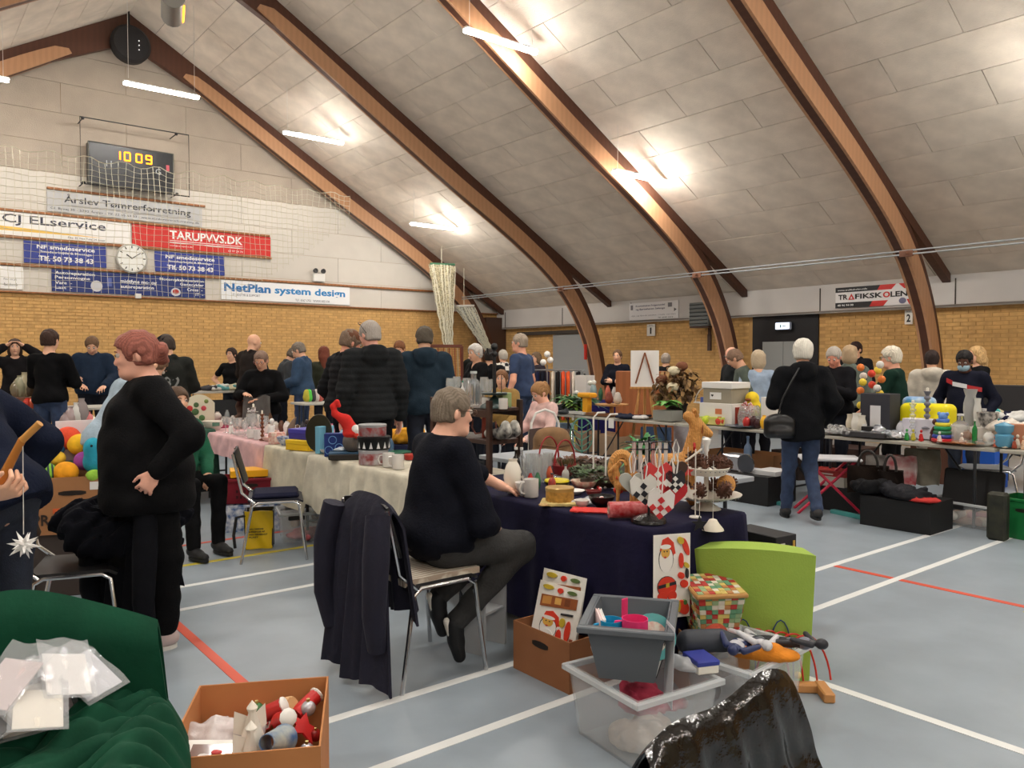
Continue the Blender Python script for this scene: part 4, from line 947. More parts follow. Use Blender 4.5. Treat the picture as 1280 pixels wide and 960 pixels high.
# ================= OBJECT BUILDERS =================
RG = random.Random(11)
TZ = .73
def L3(p): return Vector((p[0], p[1], p[2] if len(p) > 2 else 0))
def table(x0, x1, y0, y1, z=TZ, label='', top=(186,182,172), legs=True, group=None):
    c = ((x0+x1)/2, (y0+y1)/2, 0); r = T('folding_table', c, label=label, cat='table', group=group); a, b = (x1-x0), (y1-y0)
    MB().cbox((0,0,z-.016), (a,b,.032), .004).build('tabletop', mat('tabletop_%d'%top[0], top, .5, var=.03, vs_=4), r)
    if legs:
        for sy in (-1,1):
            mb = MB(); yy = sy*(b/2-.18)
            for sx in (-1,1):
                MB().cyl((sx*(a/2-.07), yy, 0), (sx*(a/2-.07), yy, z-.03), .014, n=6).build('leg', cm((60,62,66),.4,metal=.5), r)
            MB().cyl((-a/2+.07, yy, .15),(a/2-.07, yy, .15), .011, n=6).cyl((0,yy,.15),(0,yy-sy*.4,z-.04),.010,n=6).build('crossbar', cm((60,62,66),.4,metal=.5), r)
    return r
def drape(name, x0, x1, y0, y1, z, drop, m, label, cat='tablecloth', amp=.018, nf=26, seed=0, overhang=.012, group=None, z0=None):
    """cloth over a box-like thing: flat top, rounded edge, folded skirts; drop = number or f(side, t)"""
    cx, cy = (x0+x1)/2, (y0+y1)/2; hx, hy = (x1-x0)/2+overhang, (y1-y0)/2+overhang; rc = .03; pts = []
    def seg(a, b, n, side):
        for i in range(n): pts.append((a[0]+(b[0]-a[0])*i/n, a[1]+(b[1]-a[1])*i/n, side, i/n))
    n1 = max(8, int((x1-x0)/.035)); n2 = max(8, int((y1-y0)/.035))
    seg((-hx,-hy),(hx,-hy),n1,'y-'); seg((hx,-hy),(hx,hy),n2,'x+'); seg((hx,hy),(-hx,hy),n1,'y+'); seg((-hx,hy),(-hx,-hy),n2,'x-')
    N = len(pts); rg = random.Random(seed); ph = [rg.uniform(0,6) for _ in range(4)]
    P = []; NV = 12; r = .014
    for s_ in (0, .5, .85): P.append([(p[0]*s_*(1-r/hx), p[1]*s_*(1-r/hy), r*0+.004) for p in pts])
    P.append([(p[0]*(1-r/hx), p[1]*(1-r/hy), .004) for p in pts]); P.append([(p[0]*(1-.3*r/hx), p[1]*(1-.3*r/hy), -.000) for p in pts])
    L_ = 0
    for j in range(NV+1):
        v = j/NV; ring = []
        for i, p in enumerate(pts):
            d = drop(p[2], p[3]) if callable(drop) else drop
            t = i/N*2*PI; f = math.sin(t*nf+ph[0]+.8*math.sin(t*3+ph[1]))+.5*math.sin(t*nf*1.7+ph[2]); o = (amp*f+amp*1.3)*min(1, v*1.6+.05)+.004
            nx, ny = {'y-':(0,-1),'y+':(0,1),'x-':(-1,0),'x+':(1,0)}[p[2]]
            cr = 1-min(1, min(p[3], 1-p[3])*6)
            ring.append((p[0]+nx*o+(1 if p[0] > 0 else -1)*cr*.02*v, p[1]+ny*o+(1 if p[1] > 0 else -1)*cr*.02*v, -r-(d-r)*v))
        P.append(ring)
    vs = [q for ring in P for q in ring]; F = []
    for k in range(len(P)-1):
        for i in range(N): j = (i+1) % N; F.append([k*N+i, k*N+j, (k+1)*N+j, (k+1)*N+i][::-1] if False else [k*N+i, (k+1)*N+i, (k+1)*N+j, k*N+j][::-1])
    mb = MB(); mb.add(vs, F, True)
    return mb.build(name, m, loc=(cx, cy, z), label=label, cat=cat, group=group, sharp=180)
VELV = lambda c, **k: mat('velvet_%d_%d_%d' % c, c, .8, sheen=.22, spec=.2, var=.18, vs_=6, bump=.25, bs=30)
def thing1(mb, name, m, loc, label, cat, rz=0, group=None, kind=None, **k):
    return mb.build(name, m, loc=loc, rz=rz, label=label, cat=cat, group=group, kind=kind, **k)
def lath(name, prof, c, loc, label, cat, rough=.25, n=18, m=None, rz=0, group=None, parts=(), sx=1, sy=1):
    """turned object with an inner wall; parts: (name, builder, material)"""
    r = T(name, loc, rz, label=label, cat=cat, group=group)
    MB().lathe(prof, n=n, sx=sx, sy=sy).build({'vase':'vase_body','bottle':'bottle_body'}.get(name, 'vessel'), m or cm(c, rough), r)
    for nm, b, mm in parts: b.build(nm, mm, r)
    return r
def vprof(pts, t=.003):       # outer profile up, then inner wall down
    return pts+[(max(.001, r-t), z) for r, z in pts[::-1] if z > pts[0][1]+t]+[(.0, pts[0][1]+t)]
def vase(loc, h, r, c, label, cat='vase', rough=.2, neck=.4, group=None, m=None, parts=()):
    p = [(r*.55,0),(r*.6,.005),(r*.85,h*.2),(r,h*.45),(r*.96,h*.62),(r*.7,h*.82),(r*neck,h*.93),(r*neck*1.1,h)]
    return lath('vase', vprof(p), c, loc, label, cat, rough, m=m, group=group, parts=parts)
def bottle(loc, h, r, label, m=None, capc=(60,60,60), group=None, cat='bottle', c=(150,160,150)):
    p = [(r*.9,0),(r,.01),(r,h*.6),(r*.8,h*.7),(r*.32,h*.8),(r*.30,h*.95),(r*.36,h*.96),(r*.36,h)]
    return lath('bottle', p, c, loc, label, cat, .1, m=m or GLASS, group=group, n=14, parts=[('bottle_cap', MB().lathe([(r*.38,h*.96),(r*.38,h*1.03),(0,h*1.03)],n=10), cm(capc,.4))])
def wineglass(loc, h, r, label, group=None, cat='glass'):
    p = [(r*.8,0),(r*.78,.003),(.006,.010),(.004,h*.42),(r*.5,h*.5),(r,h*.72),(r*.88,h)]
    return lath('drinking_glass', p+[(r*.84,h),(r*.95,h*.72),(r*.45,h*.52),(0,h*.5)], None, loc, label, cat, m=GLASS, group=group, n=14)
def tumbler(loc, h, r, label, group=None, cat='glass', m=None):
    return lath('drinking_glass', vprof([(r*.8,0),(r*.82,.004),(r,h)], .002), None, loc, label, cat, m=m or GLASS, group=group, n=14)
def bowl(loc, h, r, c, label, cat='bowl', group=None, m=None, parts=()):
    return lath('bowl', vprof([(r*.45,0),(r*.45,.008),(r*.75,h*.35),(r*.95,h*.75),(r,h)], .004), c, loc, label, cat, .3, m=m, group=group, parts=parts)
def plate(loc, r, c, label, cat='plate', group=None, m=None, name='plate'):
    return lath(name, [(r*.55,0),(r*.6,.004),(r,.018),(r*.99,.021),(r*.62,.010),(0,.009)], c, loc, label, cat, .25, m=m, group=group, n=24)
def mug(loc, h, r, c, label, rz=0, group=None, cat='mug', decal=None):
    hd = MB().tube([(r*.95,0,h*.85),(r*1.45,0,h*.82),(r*1.7,0,h*.55),(r*1.45,0,h*.25),(r*.93,0,h*.2)], r*.13, 7)
    parts = [('handle', hd, cm(c,.25))]
    if decal: 
        b = MB(); b.grid(lambda u, v: ((r*1.01)*math.cos(-2.1+u*1.1), (r*1.01)*math.sin(-2.1+u*1.1), h*(.15+.55*v)), 8, 2); parts.append(('decal', b, mat('decal_%d%d%d'%decal, decal, .4, c2=c, vs_=60)))
    return lath('mug', vprof([(r*.92,0),(r,.006),(r,h)], .003), c, loc, label, cat, .25, rz=rz, group=group, parts=parts)
def tin(loc, h, r, c, label, lid=None, cat='tin', group=None, m=None, sx=1, sy=1, rz=0, band=None):
    R = T('tin', loc, rz, label=label, cat=cat, group=group); M = m or cm(c,.35,metal=.3)
    MB().lathe([(r*.98,0),(r,.004),(r,h*.8)], n=26, sx=sx, sy=sy).build('can_body', M, R)
    MB().lathe([(r*1.02,h*.78),(r*1.03,h*.97),(r*1.0,h),(r*.9,h*1.01),(0,h*1.01)], n=26, sx=sx, sy=sy).build('lid', cm(lid or c,.3,metal=.3), R)
    if band: 
        for c2, z0, z1, nn in band:
            for i in range(nn):
                a = 2*PI*i/nn; b = MB(); x0, x1 = a-.11, a+.11
                b.add([(r*1.012*sx*math.cos(x0),r*1.012*sy*math.sin(x0),h*z0),(r*1.012*sx*math.cos(x1),r*1.012*sy*math.sin(x1),h*z0),(r*1.012*sx*math.cos(a),r*1.012*sy*math.sin(a),h*z1)],[(0,1,2)]); b.build('printed_tree', cm(c2,.4), R)
    return R
def gbox(name, loc, d, c, label, cat='box', rz=0, lid=None, m=None, group=None, face=None, lidh=.25, tilt=0):
    R = T(name, loc, rz, label=label, cat=cat, group=group); R.rotation_euler = (0, tilt, rz); a, b, h = d
    MB().cbox((0,0,h/2), (a,b,h), .003).build('box_body' if 'box' in name else 'body', m or cm(c,.6), R)
    if lid: MB().cbox((0,0,h-h*lidh/2+.001), (a+.006,b+.006,h*lidh), .003).build('lid', cm(lid,.5), R)
    if face:
        for fc, side, u0, u1, v0, v1 in face:
            mb = MB()
            if side == 'x': mb.box((-a/2-.003, (u0+u1-1)/2*b, (v0+v1)/2*h), (.003,(u1-u0)*b,(v1-v0)*h))
            elif side == 'y': mb.box(((u0+u1-1)/2*a, -b/2-.003, (v0+v1)/2*h), ((u1-u0)*a,.003,(v1-v0)*h))
            else: mb.box(((u0+u1-1)/2*a, (v0+v1-1)/2*b, h+.003), ((u1-u0)*a,(v1-v0)*b,.003))
            mb.build('label_patch', cm(fc,.6), R)
    return R
def openbox(name, loc, d, label, cat='box', rz=0, m=None, t=.006, flaps=0, holes=True, taper=0, rim=0, group=None, inner=None, tilt=0, base=None):
    """box without a lid: floor and four walls (walls lean out by taper)"""
    R = T(name, loc, rz, label=label, cat=cat, group=group); R.rotation_euler = (0, tilt, rz); a, b, h = d; M = m or CARD; k = taper
    o = [(-a/2+k,-b/2+k,0),(a/2-k,-b/2+k,0),(a/2-k,b/2-k,0),(-a/2+k,b/2-k,0),(-a/2,-b/2,h),(a/2,-b/2,h),(a/2,b/2,h),(-a/2,b/2,h)]
    i_ = [(x-(t if x > 0 else -t), y-(t if y > 0 else -t), z+(t if z == 0 else 0)) for x, y, z in o]
    mb = MB(); mb.add(o+i_, [(3,2,1,0),(0,1,5,4),(1,2,6,5),(2,3,7,6),(3,0,4,7),(8,9,10,11),(9,8,12,13),(10,9,13,14),(11,10,14,15),(8,11,15,12),(4,5,13,12),(5,6,14,13),(6,7,15,14),(7,4,12,15)])
    mb.build('crate_body' if 'crate' in name or 'tub' in name or 'container' in name else 'box_body', M, R)
    if rim:
        mb = MB(); e = rim
        for (x, y, dx, dy) in ((0,-b/2-e/2,a+2*e,e),(0,b/2+e/2,a+2*e,e),(-a/2-e/2,0,e,b),(a/2+e/2,0,e,b)): mb.cbox((x,y,h-.012),(dx,dy,.024),.004)
        mb.build('rim', mat('rim_plastic', (214,218,220), .25, alpha=.62) if M.name.startswith('clear_storage') else M, R)
    if holes:
        for s in (-1,1):
            mb = MB(); y = s*(b/2-k*.2+.0015); n = 12
            mb.X = frame((0, y+.0, h*.72), (1,0,0), (0,0,1)); w_, hh = a*.14, .016
            mb.prism([(w_*max(-1,min(1,1.25*math.cos(t)))+0, hh*math.sin(t)) for t in np.linspace(0,2*PI,n+1)[:-1]], -.001, .001); mb.build('hand_hole', cm((30,20,14)), R)
            mb = MB(); x = s*(a/2-k*.2+.0015); mb.X = frame((x, 0, h*.72), (0,1,0), (0,0,1)); w_ = b*.14
            mb.prism([(w_*max(-1,min(1,1.25*math.cos(t))), hh*math.sin(t)) for t in np.linspace(0,2*PI,n+1)[:-1]], -.001, .001); mb.build('hand_hole', cm((30,20,14)), R)
    if flaps:
        for s in (-1,1): MB().box((s*(a/2+flaps*.35), 0, h-flaps*.30), (flaps, b-.01, .004), ry=s*.75).build('flap', M, R)
    return R
def book(loc, d, c, label, rz=0, cat='book', group=None, rx=0, ry=0, name='book'):
    R = T(name, loc, rz, label=label, cat=cat, group=group); R.rotation_euler = (rx, ry, rz); a, b, h = d
    MB().box((0.0,0,h/2),(a-.008,b-.006,h-.006)).build('pages', PAPER, R)
    MB().box((0,0,.0015),(a,b,.003)).box((0,0,h-.0015),(a,b,.003)).box((-a/2+.0015,0,h/2),(.003,b,h)).build('cover', cm(c,.5), R)
    return R
def cloth_pile(name, loc, d, m, label, cat='clothes', rz=0, seed=0, group=None, res=.012):
    rg = random.Random(seed); P = []; a, b, h = d
    for k in range(7):
        p0 = Vector((rg.uniform(-.35,.35)*a, rg.uniform(-.35,.35)*b, rg.uniform(.15,.5)*h)); p1 = p0+Vector((rg.uniform(-.4,.4)*a, rg.uniform(-.4,.4)*b, rg.uniform(-.05,.3)*h))
        P.append(cap(p0, p1, h*.32, h*.22, k=h*.2))
    P.append(ell((0,0,h*.22), (a/2,b/2,h*.3), None, k=h*.2))
    f = lambda X, Y, Z: (h*.06*np.sin(X*70/ (a*3)+Y*31+seed)*np.sin(Y*60+Z*50)).astype(np.float32)
    return sdf(P, name, m, None, res, f, lambda X, Y, Z: (-Z+0*X+.0).astype(np.float32), loc=loc, label=label, cat=cat, group=group, rz=rz)
def leafmesh(mb, p, d, L, w, droop=.3, up=Vector((0,0,1))):
    d = Vector(d).normalized(); s = d.cross(up); s = s.normalized() if s.length > 1e-3 else Vector((1,0,0)); q = []; F = []
    for k in range(5):
        t = k/4; c = Vector(p)+d*L*t-up*droop*L*t*t; ww = w*math.sin(PI*min(.98, t*.9+.08))
        q += [c-s*ww/2, c+up*ww*.12*-1, c+s*ww/2]
    for k in range(4):
        b = k*3; F += [(b,b+1,b+4,b+3),(b+1,b+2,b+5,b+4)]
    mb.add(q, F, True)
def plant(loc, label, pot=(90,60,40), r=.07, ph=.1, n=24, L=.18, w=.03, c=(70,120,50), up=.6, droop=.5, seed=0, cat='plant', flowers=None, stuff=True, group=None, m=None, name='potted_plant'):
    R = T(name, loc, label=label, cat=cat, group=group); rg = random.Random(seed)
    if pot: MB().lathe(vprof([(r*.7,0),(r*.72,.004),(r,ph*.9),(r*1.06,ph*.9),(r*1.06,ph)]), n=16).build('pot', cm(pot,.6), R); MB().lathe([(0,ph*.85),(r*.95,ph*.85)], n=12, cap=False).build('soil', cm((40,30,24)), R)
    mb = MB(); M = m or mat('leaf_%d_%d_%d'%c, c, .5, var=.3, vs_=20)
    for k in range(n):
        a = rg.uniform(0,2*PI); e = rg.uniform(.2,1)*up; l = L*rg.uniform(.6,1.1); d = Vector((math.cos(a)*math.cos(e*1.3), math.sin(a)*math.cos(e*1.3), math.sin(e*1.3)))
        leafmesh(mb, (rg.uniform(-.3,.3)*r, rg.uniform(-.3,.3)*r, ph*.85+rg.uniform(0,.3)*L), d, l, w*rg.uniform(.7,1.2), droop)
        if not stuff: mb.build('leaf', M, R); mb = MB()
    if stuff: mb.build('leaves', M, R, kind='stuff')
    if flowers:
        fc, fn = flowers
        for k in range(fn):
            a = rg.uniform(0,2*PI); q = rg.uniform(.2,.8)*L; MB().ball((math.cos(a)*q, math.sin(a)*q, ph+rg.uniform(.4,1)*L), L*.09, 8, 6).build('flower', cm(fc), R)
    return R
def chair(loc, rz, label, shell=(26,26,28), seatc=None, metal=CHROME, group=None, h=.82, sh=.45, cushion=None, backless=False, rod=.011):
    """stacking chair facing local +y"""
    R = T('stacking_chair', loc, rz, label=label, cat='chair', group=group); w_, d_ = .42, .40
    MB().grid(lambda u, v: ((u-.5)*w_*(1-.1*v*0), (v-.5)*d_, sh-.012*math.sin(PI*u)*math.sin(PI*v)+.02*(v > .95)*-1), 10, 10, thick=.014).build('seat', cm(seatc or shell,.5), R)
    if not backless: MB().grid(lambda u, v: ((u-.5)*w_*.98, -d_/2-.03-.07*v-.03*math.sin(PI*u)*-1*.6, sh+.13+(h-sh-.13)*v-.02*(2*u-1)**2*v), 12, 8, thick=.012).build('backrest', cm(shell,.45), R)
    for s in (-1,1):
        mb = MB(); x = s*(w_/2+.008)
        mb.tube([(x+s*.03,d_/2+.02,0),(x+s*.005,d_/2-.03,sh*.9),(x,d_/2-.07,sh-.02),(x,-d_/2+.07,sh-.02),(x+s*.005,-d_/2+.03,sh*.9),(x+s*.03,-d_/2-.05,0)], rod, 8); mb.build('leg', metal, R)
        if not backless: MB().tube([(x,-d_/2+.05,sh-.02),(x*.99,-d_/2-.04,sh+.06),(x*.97,-d_/2-.10,h-.03)], rod, 8).build('back_post', metal, R)
    MB().cyl((-w_/2,d_/2-.07,sh-.022),(w_/2,d_/2-.07,sh-.022),rod*.9,n=8).cyl((-w_/2,-d_/2+.07,sh-.022),(w_/2,-d_/2+.07,sh-.022),rod*.9,n=8).build('frame', metal, R, kind='stuff')
    return R
def plush(loc, label, prims, m, rz=0, eyes=(), cat='soft toy', res=.008, parts=(), name='soft_toy', group=None):
    R = T(name, loc, rz, label=label, cat=cat, group=group); sdf(prims, 'body', m, R, res)
    for e in eyes: MB().ball(e, .008, 8, 6).build('eye', cm((20,20,22),.2), R)
    for nm, pr, mm in parts: sdf(pr, nm, mm, R, res)
    return R
# ================= FOREGROUND =================
NAVYV = VELV((22,20,48)); GREENV = VELV((8,62,42))
# --- table with the navy cloth and its neighbours (one row along the hall) ---
table(2.70, 3.38, 2.36, 4.14, label='folding table hidden under the navy velvet cloth')
drape('tablecloth', 2.70, 3.38, 2.36, 4.14, TZ+.003, lambda s, t: .58 if s != 'x-' else .50+.12*math.sin(t*PI), NAVYV, 'dark navy velvet cloth covering the nearest table', amp=.012, nf=18)
CRM = VELV((206,200,182)); PNK = VELV((206,168,170))
table(2.70, 3.38, 4.18, 5.98, label='folding table hidden under the cream velvet cloth')
drape('tablecloth', 2.70, 3.38, 4.18, 5.98, TZ+.003, lambda s, t: .36+.08*math.sin(t*9), CRM, 'cream velvet cloth draped over the table behind the seated woman', amp=.016, nf=24, seed=2)
CRM2 = VELV((196,190,170))
table(2.70, 3.38, 6.02, 7.0, label='folding table hidden under the beige hanging cloth')
drape('tablecloth', 2.70, 3.38, 6.02, 6.9, TZ+.003, lambda s, t: .48 if s == 'x-' else .3, CRM2, 'beige cloth hanging low beside the pink one', amp=.006, nf=8, seed=4)
table(2.70, 3.38, 6.96, 8.9, label='folding table hidden under the pink cloth')
drape('tablecloth', 2.70, 3.38, 6.96, 8.9, TZ+.003, lambda s, t: (.20+.34*max(0, t-.62)/.38) if s == 'x-' else .25, PNK, 'shiny pale pink cloth over the table of glassware', amp=.012, nf=18, seed=6)
# --- chairs ---
SCH = (2.04, 3.27, 0)
chair(SCH, -PI/2, 'chrome-legged chair carrying the seated woman and a navy coat', sh=.475, h=.86)
mb = MB(); mb.grid(lambda u, v: ((u-.5)*.42, (v-.5)*.42, .50+.018*math.sin(PI*u)*math.sin(PI*v)), 14, 14, thick=.03)
CU = T('seat_cushion', SCH, -PI/2, label='cream cushion with fine stripes on the seated woman\'s chair', cat='cushion'); mb.build('cushion_pad', mat('striped_cushion', (220,212,196), .8, c2=(176,158,140), vs_=14, kind='wave'), CU)
def coat(name, loc, rz, w, zt, zb, m, label, thick=.05, seed=0, lining=None, spread=1.15, cat='coat', fold=.03):
    """garment hung over a chair back: a front and a rear sheet joined over the top"""
    R = T(name, loc, rz, label=label, cat=cat); rg = random.Random(seed); p = [rg.uniform(0,6) for _ in range(3)]
    def f(u, v):
        s = -1 if v < .5 else 1; k = abs(v-.5)*2; z = zt-(zt-(zb if s < 0 else zb+.35*(zt-zb)))*k+.03*math.sin(u*7+p[0])*k
        sp = 1+(spread-1)*k; x = (u-.5)*w*sp; fo = fold*k*math.sin(u*19+p[1]+s)+.5*fold*k*math.sin(u*37+p[2])
        y = s*(thick*min(1, k*6)**.5)+s*k*.05+fo; z -= .05*(2*abs(u-.5))**3*1.2
        return (x, y, z)
    MB().grid(f, 40, 36, thick=.012).build('garment', m, R)
    for s in (-1,1):
        MB().tube([(s*w*.48,-thick-.02,zt-.07),(s*w*.56,-thick-.05,zt-.25),(s*w*.55,-thick-.06,zt-.5),(s*w*.5,-thick-.03,zt-.66)], [.055,.06,.052,.045], 12).build('sleeve', m, R)
    if lining:
        MB().tube([Vector(f(0.0, .5-k*.5))+Vector((0,-.004,0)) for k in np.linspace(.05,1,12)], .006, 5).build('piping', lining, R)
    return R
coat('coat', (1.765, 3.27, 0), -PI/2, .44, .885, .06, mat('navy_wool', (22,22,40), .85, var=.12, vs_=10, bump=.4, bs=40, sheen=.25), 'navy coat with pale piping hung over the seated woman\'s chair back', lining=cm((150,156,170)), spread=1.35, seed=3)
chair((2.36, 5.86, 0), -1.95, 'black plastic chair by the beige cloth', seatc=(26,28,40), shell=(20,20,22), sh=.46, h=.84)
MB().cbox((0,0,0),(.34,.34,.05),.02).build('seat_pad', fabric((30,32,52)), bpy.data.objects['stacking_chair.001'], loc=(0,0,.475))
chair((.80, 4.62, 0), -1.9, 'chrome-framed chair with dark coats beside the woman in black', seatc=(28,28,30), shell=(20,20,24), sh=.44)
cloth_pile('coat', (.98, 4.62, .47), (.48,.42,.36), fabric((18,19,26)), 'heap of black coats on the chair beside the woman in black', 'coat', seed=5)
coat('coat', (1.02, 4.42, 0), -1.2, .40, .80, .12, fabric((16,17,22)), 'long black coat hanging from the chair behind the woman in black', seed=8)
# --- lime green chair ---
G = T('armchair', (3.26, 2.22, 0), -.92, label='lime green upholstered chair seen from behind, right of the baskets', cat='armchair'); LIME = mat('lime_fabric', (150,178,74), .85, var=.04, vs_=6, bump=.2, bs=120, sheen=.2)
def gb(u, v):
    x = (u-.5)*.45*(1-.10*(1-v)); z = .02+.63*v; return (x, -.05-.06*v+.06*(2*u-1)**2, z-.03*(2*u-1)**2*v)
MB().grid(gb, 22, 18, thick=-.11, smooth=True).build('backrest', LIME, G, kind=None); MB().cbox((0,.22,.19),(.40,.40,.14),.03).build('seat', LIME, G)
for s in (-1,1): MB().cbox((s*.215,.2,.25),(.07,.40,.30),.025).build('armrest', LIME, G)
# --- bead maze ---
B = T('bead_maze', tuple(PZ(988, 866)), -.75, label='wooden bead maze toy with red wire loops in front of the lime chair', cat='toy'); WD = cm((196,140,84),.5)
MB().cbox((-.02,.02,.02),(.30,.05,.04),.006).build('base', WD, B); MB().cbox((.14,-.03,.022),(.05,.15,.044),.006).build('end_foot', WD, B); MB().cbox((-.17,-.03,.022),(.05,.15,.044),.006).build('end_foot', WD, B)
for k in range(5): MB().tube([(-.15+.055*k+.09*math.cos(t)*(1+.1*k), .02+.03*math.sin(t*2)+.01*k, .04+.24*math.sin(t)*(1-.04*k)+.0) for t in np.linspace(0,PI,17)], .0045, 6).build('red_wire', cm((190,40,24),.3), B)
for k in range(2): MB().tube([(-.20+.17*k+.06*math.cos(t), .06, .04+.27*math.sin(t)) for t in np.linspace(0,PI,13)], .003, 6).build('blue_wire', cm((30,60,110),.3), B)
for i, (x, y, z, c) in enumerate(((-.14,.03,.06,(240,170,40)),(-.08,.05,.06,(220,50,40)),(-.02,.0,.06,(50,150,70)),(.04,.03,.07,(240,200,50)))): MB().ball((x,y,z),.016,10,8).build('bead', cm(c,.3), B)
# --- boxes in front of the navy table ---
CB = openbox('cardboard_box', (2.59, 2.76, 0), (.42,.40,.235), 'open brown cardboard box holding Christmas sheets at the seated woman\'s feet', m=mat('box_brown', (150,98,62), .8, var=.05, vs_=5), flaps=.0)
def santa_sheet(name, M, w, h, label, head=(.5,.72), hang=False):
    """paper sheet with flat printed cut-out figure pieces"""
    SK, RD_, WH, GL, BKs = (226,176,80), (214,58,36), (240,238,232), (196,170,50), (40,40,44)
    el = lambda cx, cy, rx, ry, rot=0, n=18: [(cx+rx*math.cos(t)*math.cos(rot)-ry*math.sin(t)*math.sin(rot)*h/w, cy+(rx*math.cos(t)*math.sin(rot)*w/h+ry*math.sin(t)*math.cos(rot))) for t in np.linspace(0,2*PI,n+1)[:-1]]
    x, y = head
    P = [(BKs, el(x,y-.09,.20,.165)), (WH, el(x,y-.10,.185,.155)), (RD_, [(x-.17,y+.01),(x-.10,y+.14),(x+.05,y+.17),(x+.2,y+.10),(x+.26,y-.05),(x+.2,y-.07),(x+.14,y+.02)]), (SK, el(x-.02,y-.01,.12,.07)), (WH, el(x-.02,y+.055,.15,.028)), (WH, el(x+.24,y-.07,.05,.035)),
         (BKs, el(x-.06,y+.0,.014,.01)), (BKs, el(x+.02,y+.0,.014,.01)), ((200,70,60), el(x-.03,y-.07,.03,.012))]
    if h/w > 1.6:
        P += [(BKs, el(.36,.38,.26,.125)), (RD_, el(.36,.38,.25,.12)), (BKs, [(.12,.36),(.6,.40),(.6,.44),(.12,.40)]), (GL, [(.33,.37),(.42,.375),(.42,.425),(.33,.42)]), (RD_, el(.24,.26,.13,.06)), (RD_, el(.5,.27,.12,.06)), (WH, el(.24,.20,.14,.02)), (WH, el(.5,.215,.14,.02)),
              (RD_, el(.86,.84,.07,.11,.3)), (RD_, el(.74,.68,.06,.09,.0)), (GL, el(.72,.92,.08,.045,.5)), (GL, el(.88,.62,.06,.04,.7)), (RD_, el(.74,.50,.08,.04,.4)), (BKs, el(.9,.52,.04,.06)), (RD_, el(.82,.40,.1,.045,.2)), (RD_, el(.80,.12,.14,.09,.4)), (GL, el(.66,.14,.06,.07)), (RD_, el(.2,.07,.07,.035,.8)), (RD_, el(.4,.07,.07,.03,1.2)), ((90,140,70), el(.84,.18,.05,.03))]
    else:
        P += [(RD_, el(x-.05,.12,.24,.13)), (WH, el(x-.0,.18,.16,.12)), ((150,84,44), [(.1,.62),(.9,.70),(.9,.86),(.1,.80)]), ((200,140,70), [(.14,.66),(.34,.68),(.34,.80),(.14,.78)]), ((220,170,90), [(.42,.70),(.56,.71),(.56,.81),(.42,.80)]), ((120,64,36), [(.64,.71),(.76,.72),(.76,.83),(.64,.82)]), (RD_, el(.80,.35,.06,.16)), (RD_, el(.62,.22,.06,.13)), (GL, el(.66,.46,.06,.07)), (BKs, [(.6,.565),(.86,.59),(.86,.62),(.6,.595)]), ((140,70,40), [(.88,.1),(.94,.1),(.94,.26),(.88,.26)]), (GL, el(.22,.93,.12,.035)), (RD_, el(.5,.92,.06,.04)), ((90,110,60), el(.76,.93,.1,.03))]
    return board(name, label, 'paper sheet', M, w, h, (236,234,226), polys=P, t=.0016)
d1 = Vector((.30,-.95,0)).normalized()
santa_sheet('paper_sheet', frame((2.452, 2.93, .115), (.25,-.97,-.10), (.22,.0,.97)), .25, .31, 'printed Christmas cut-out sheet standing in the brown cardboard box', head=(.36,.42))
santa_sheet('paper_sheet', frame((2.50, 2.95, .13), (.25,-.97,-.06), (.20,.0,.98)), .25, .34, 'second Christmas cut-out sheet leaning behind the first in the box', head=(.5,.5))
santa_sheet('paper_sheet', frame((2.62, 2.335, .30), (1,-.02,0), (-.0,-.02,1)), .16, .36, 'long cut-out sheet hanging from the near corner of the navy table', head=(.34,.80)).matrix_world = frame((2.66, 2.318, .345), (.93,-.37,0), (0,0,1))@Matrix.Diagonal((1.15,1.05,1,1))
# shelf bracket left of the box, wicker basket with packets
SB = T('shelf_bracket', (2.45, 3.20, 0), .35, label='small white scalloped shelf standing on the floor by the cardboard box', cat='shelf')
for s in (-1,1):
    mb = MB(); mb.X = frame((.0+s*.10, 0, 0), (0,1,0), (0,0,1)); mb.prism([(0,0),(.16,0),(.17,.08),(.14,.13),(.17,.20),(.12,.27),(.15,.33),(.06,.38),(0,.36)], 0, .016); mb.build('side_panel', cm((176,178,180),.5), SB)
MB().cbox((.01,.08,.20),(.2,.14,.014),.003).cbox((.01,.02,.33),(.2,.014,.06),.003).build('shelf_board', cm((176,178,180),.5), SB, kind='stuff')
def wicker(name, loc, d, label, c=(150,104,62), rz=0, cat='basket', rows=8, taper=.03, handle=False, m=None):
    R = T(name, loc, rz, label=label, cat=cat); a, b, h = d; M = m or mat('wicker_%d'%c[0], c, .7, var=.3, vs_=30, bump=.6, bs=80)
    def rr(k, e=0):
        q = k/rows; x, y = a/2-taper*(1-q)+e, b/2-taper*(1-q)+e; n = 28; return [(math.copysign(abs(math.cos(t))**.45, math.cos(t))*x, math.copysign(abs(math.sin(t))**.45, math.sin(t))*y, h*q) for t in np.linspace(0,2*PI,n+1)[:-1]]
    mb = MB()
    for k in range(rows+1): mb.tube(rr(k, .004*(k % 2)), h/rows*.55, 5, closed=True)
    mb.build('woven_side', M, R, kind='stuff'); MB().prism([(p[0]*.97,p[1]*.97) for p in rr(0)], 0, .01).build('bottom', M, R)
    MB().tube(rr(rows, .006), .011, 6, closed=True).build('rim', M, R)
    return R
wicker('wicker_basket', (2.86, 2.86, .12), (.34,.44,.22), 'wicker basket full of red and silver packets under the navy cloth')
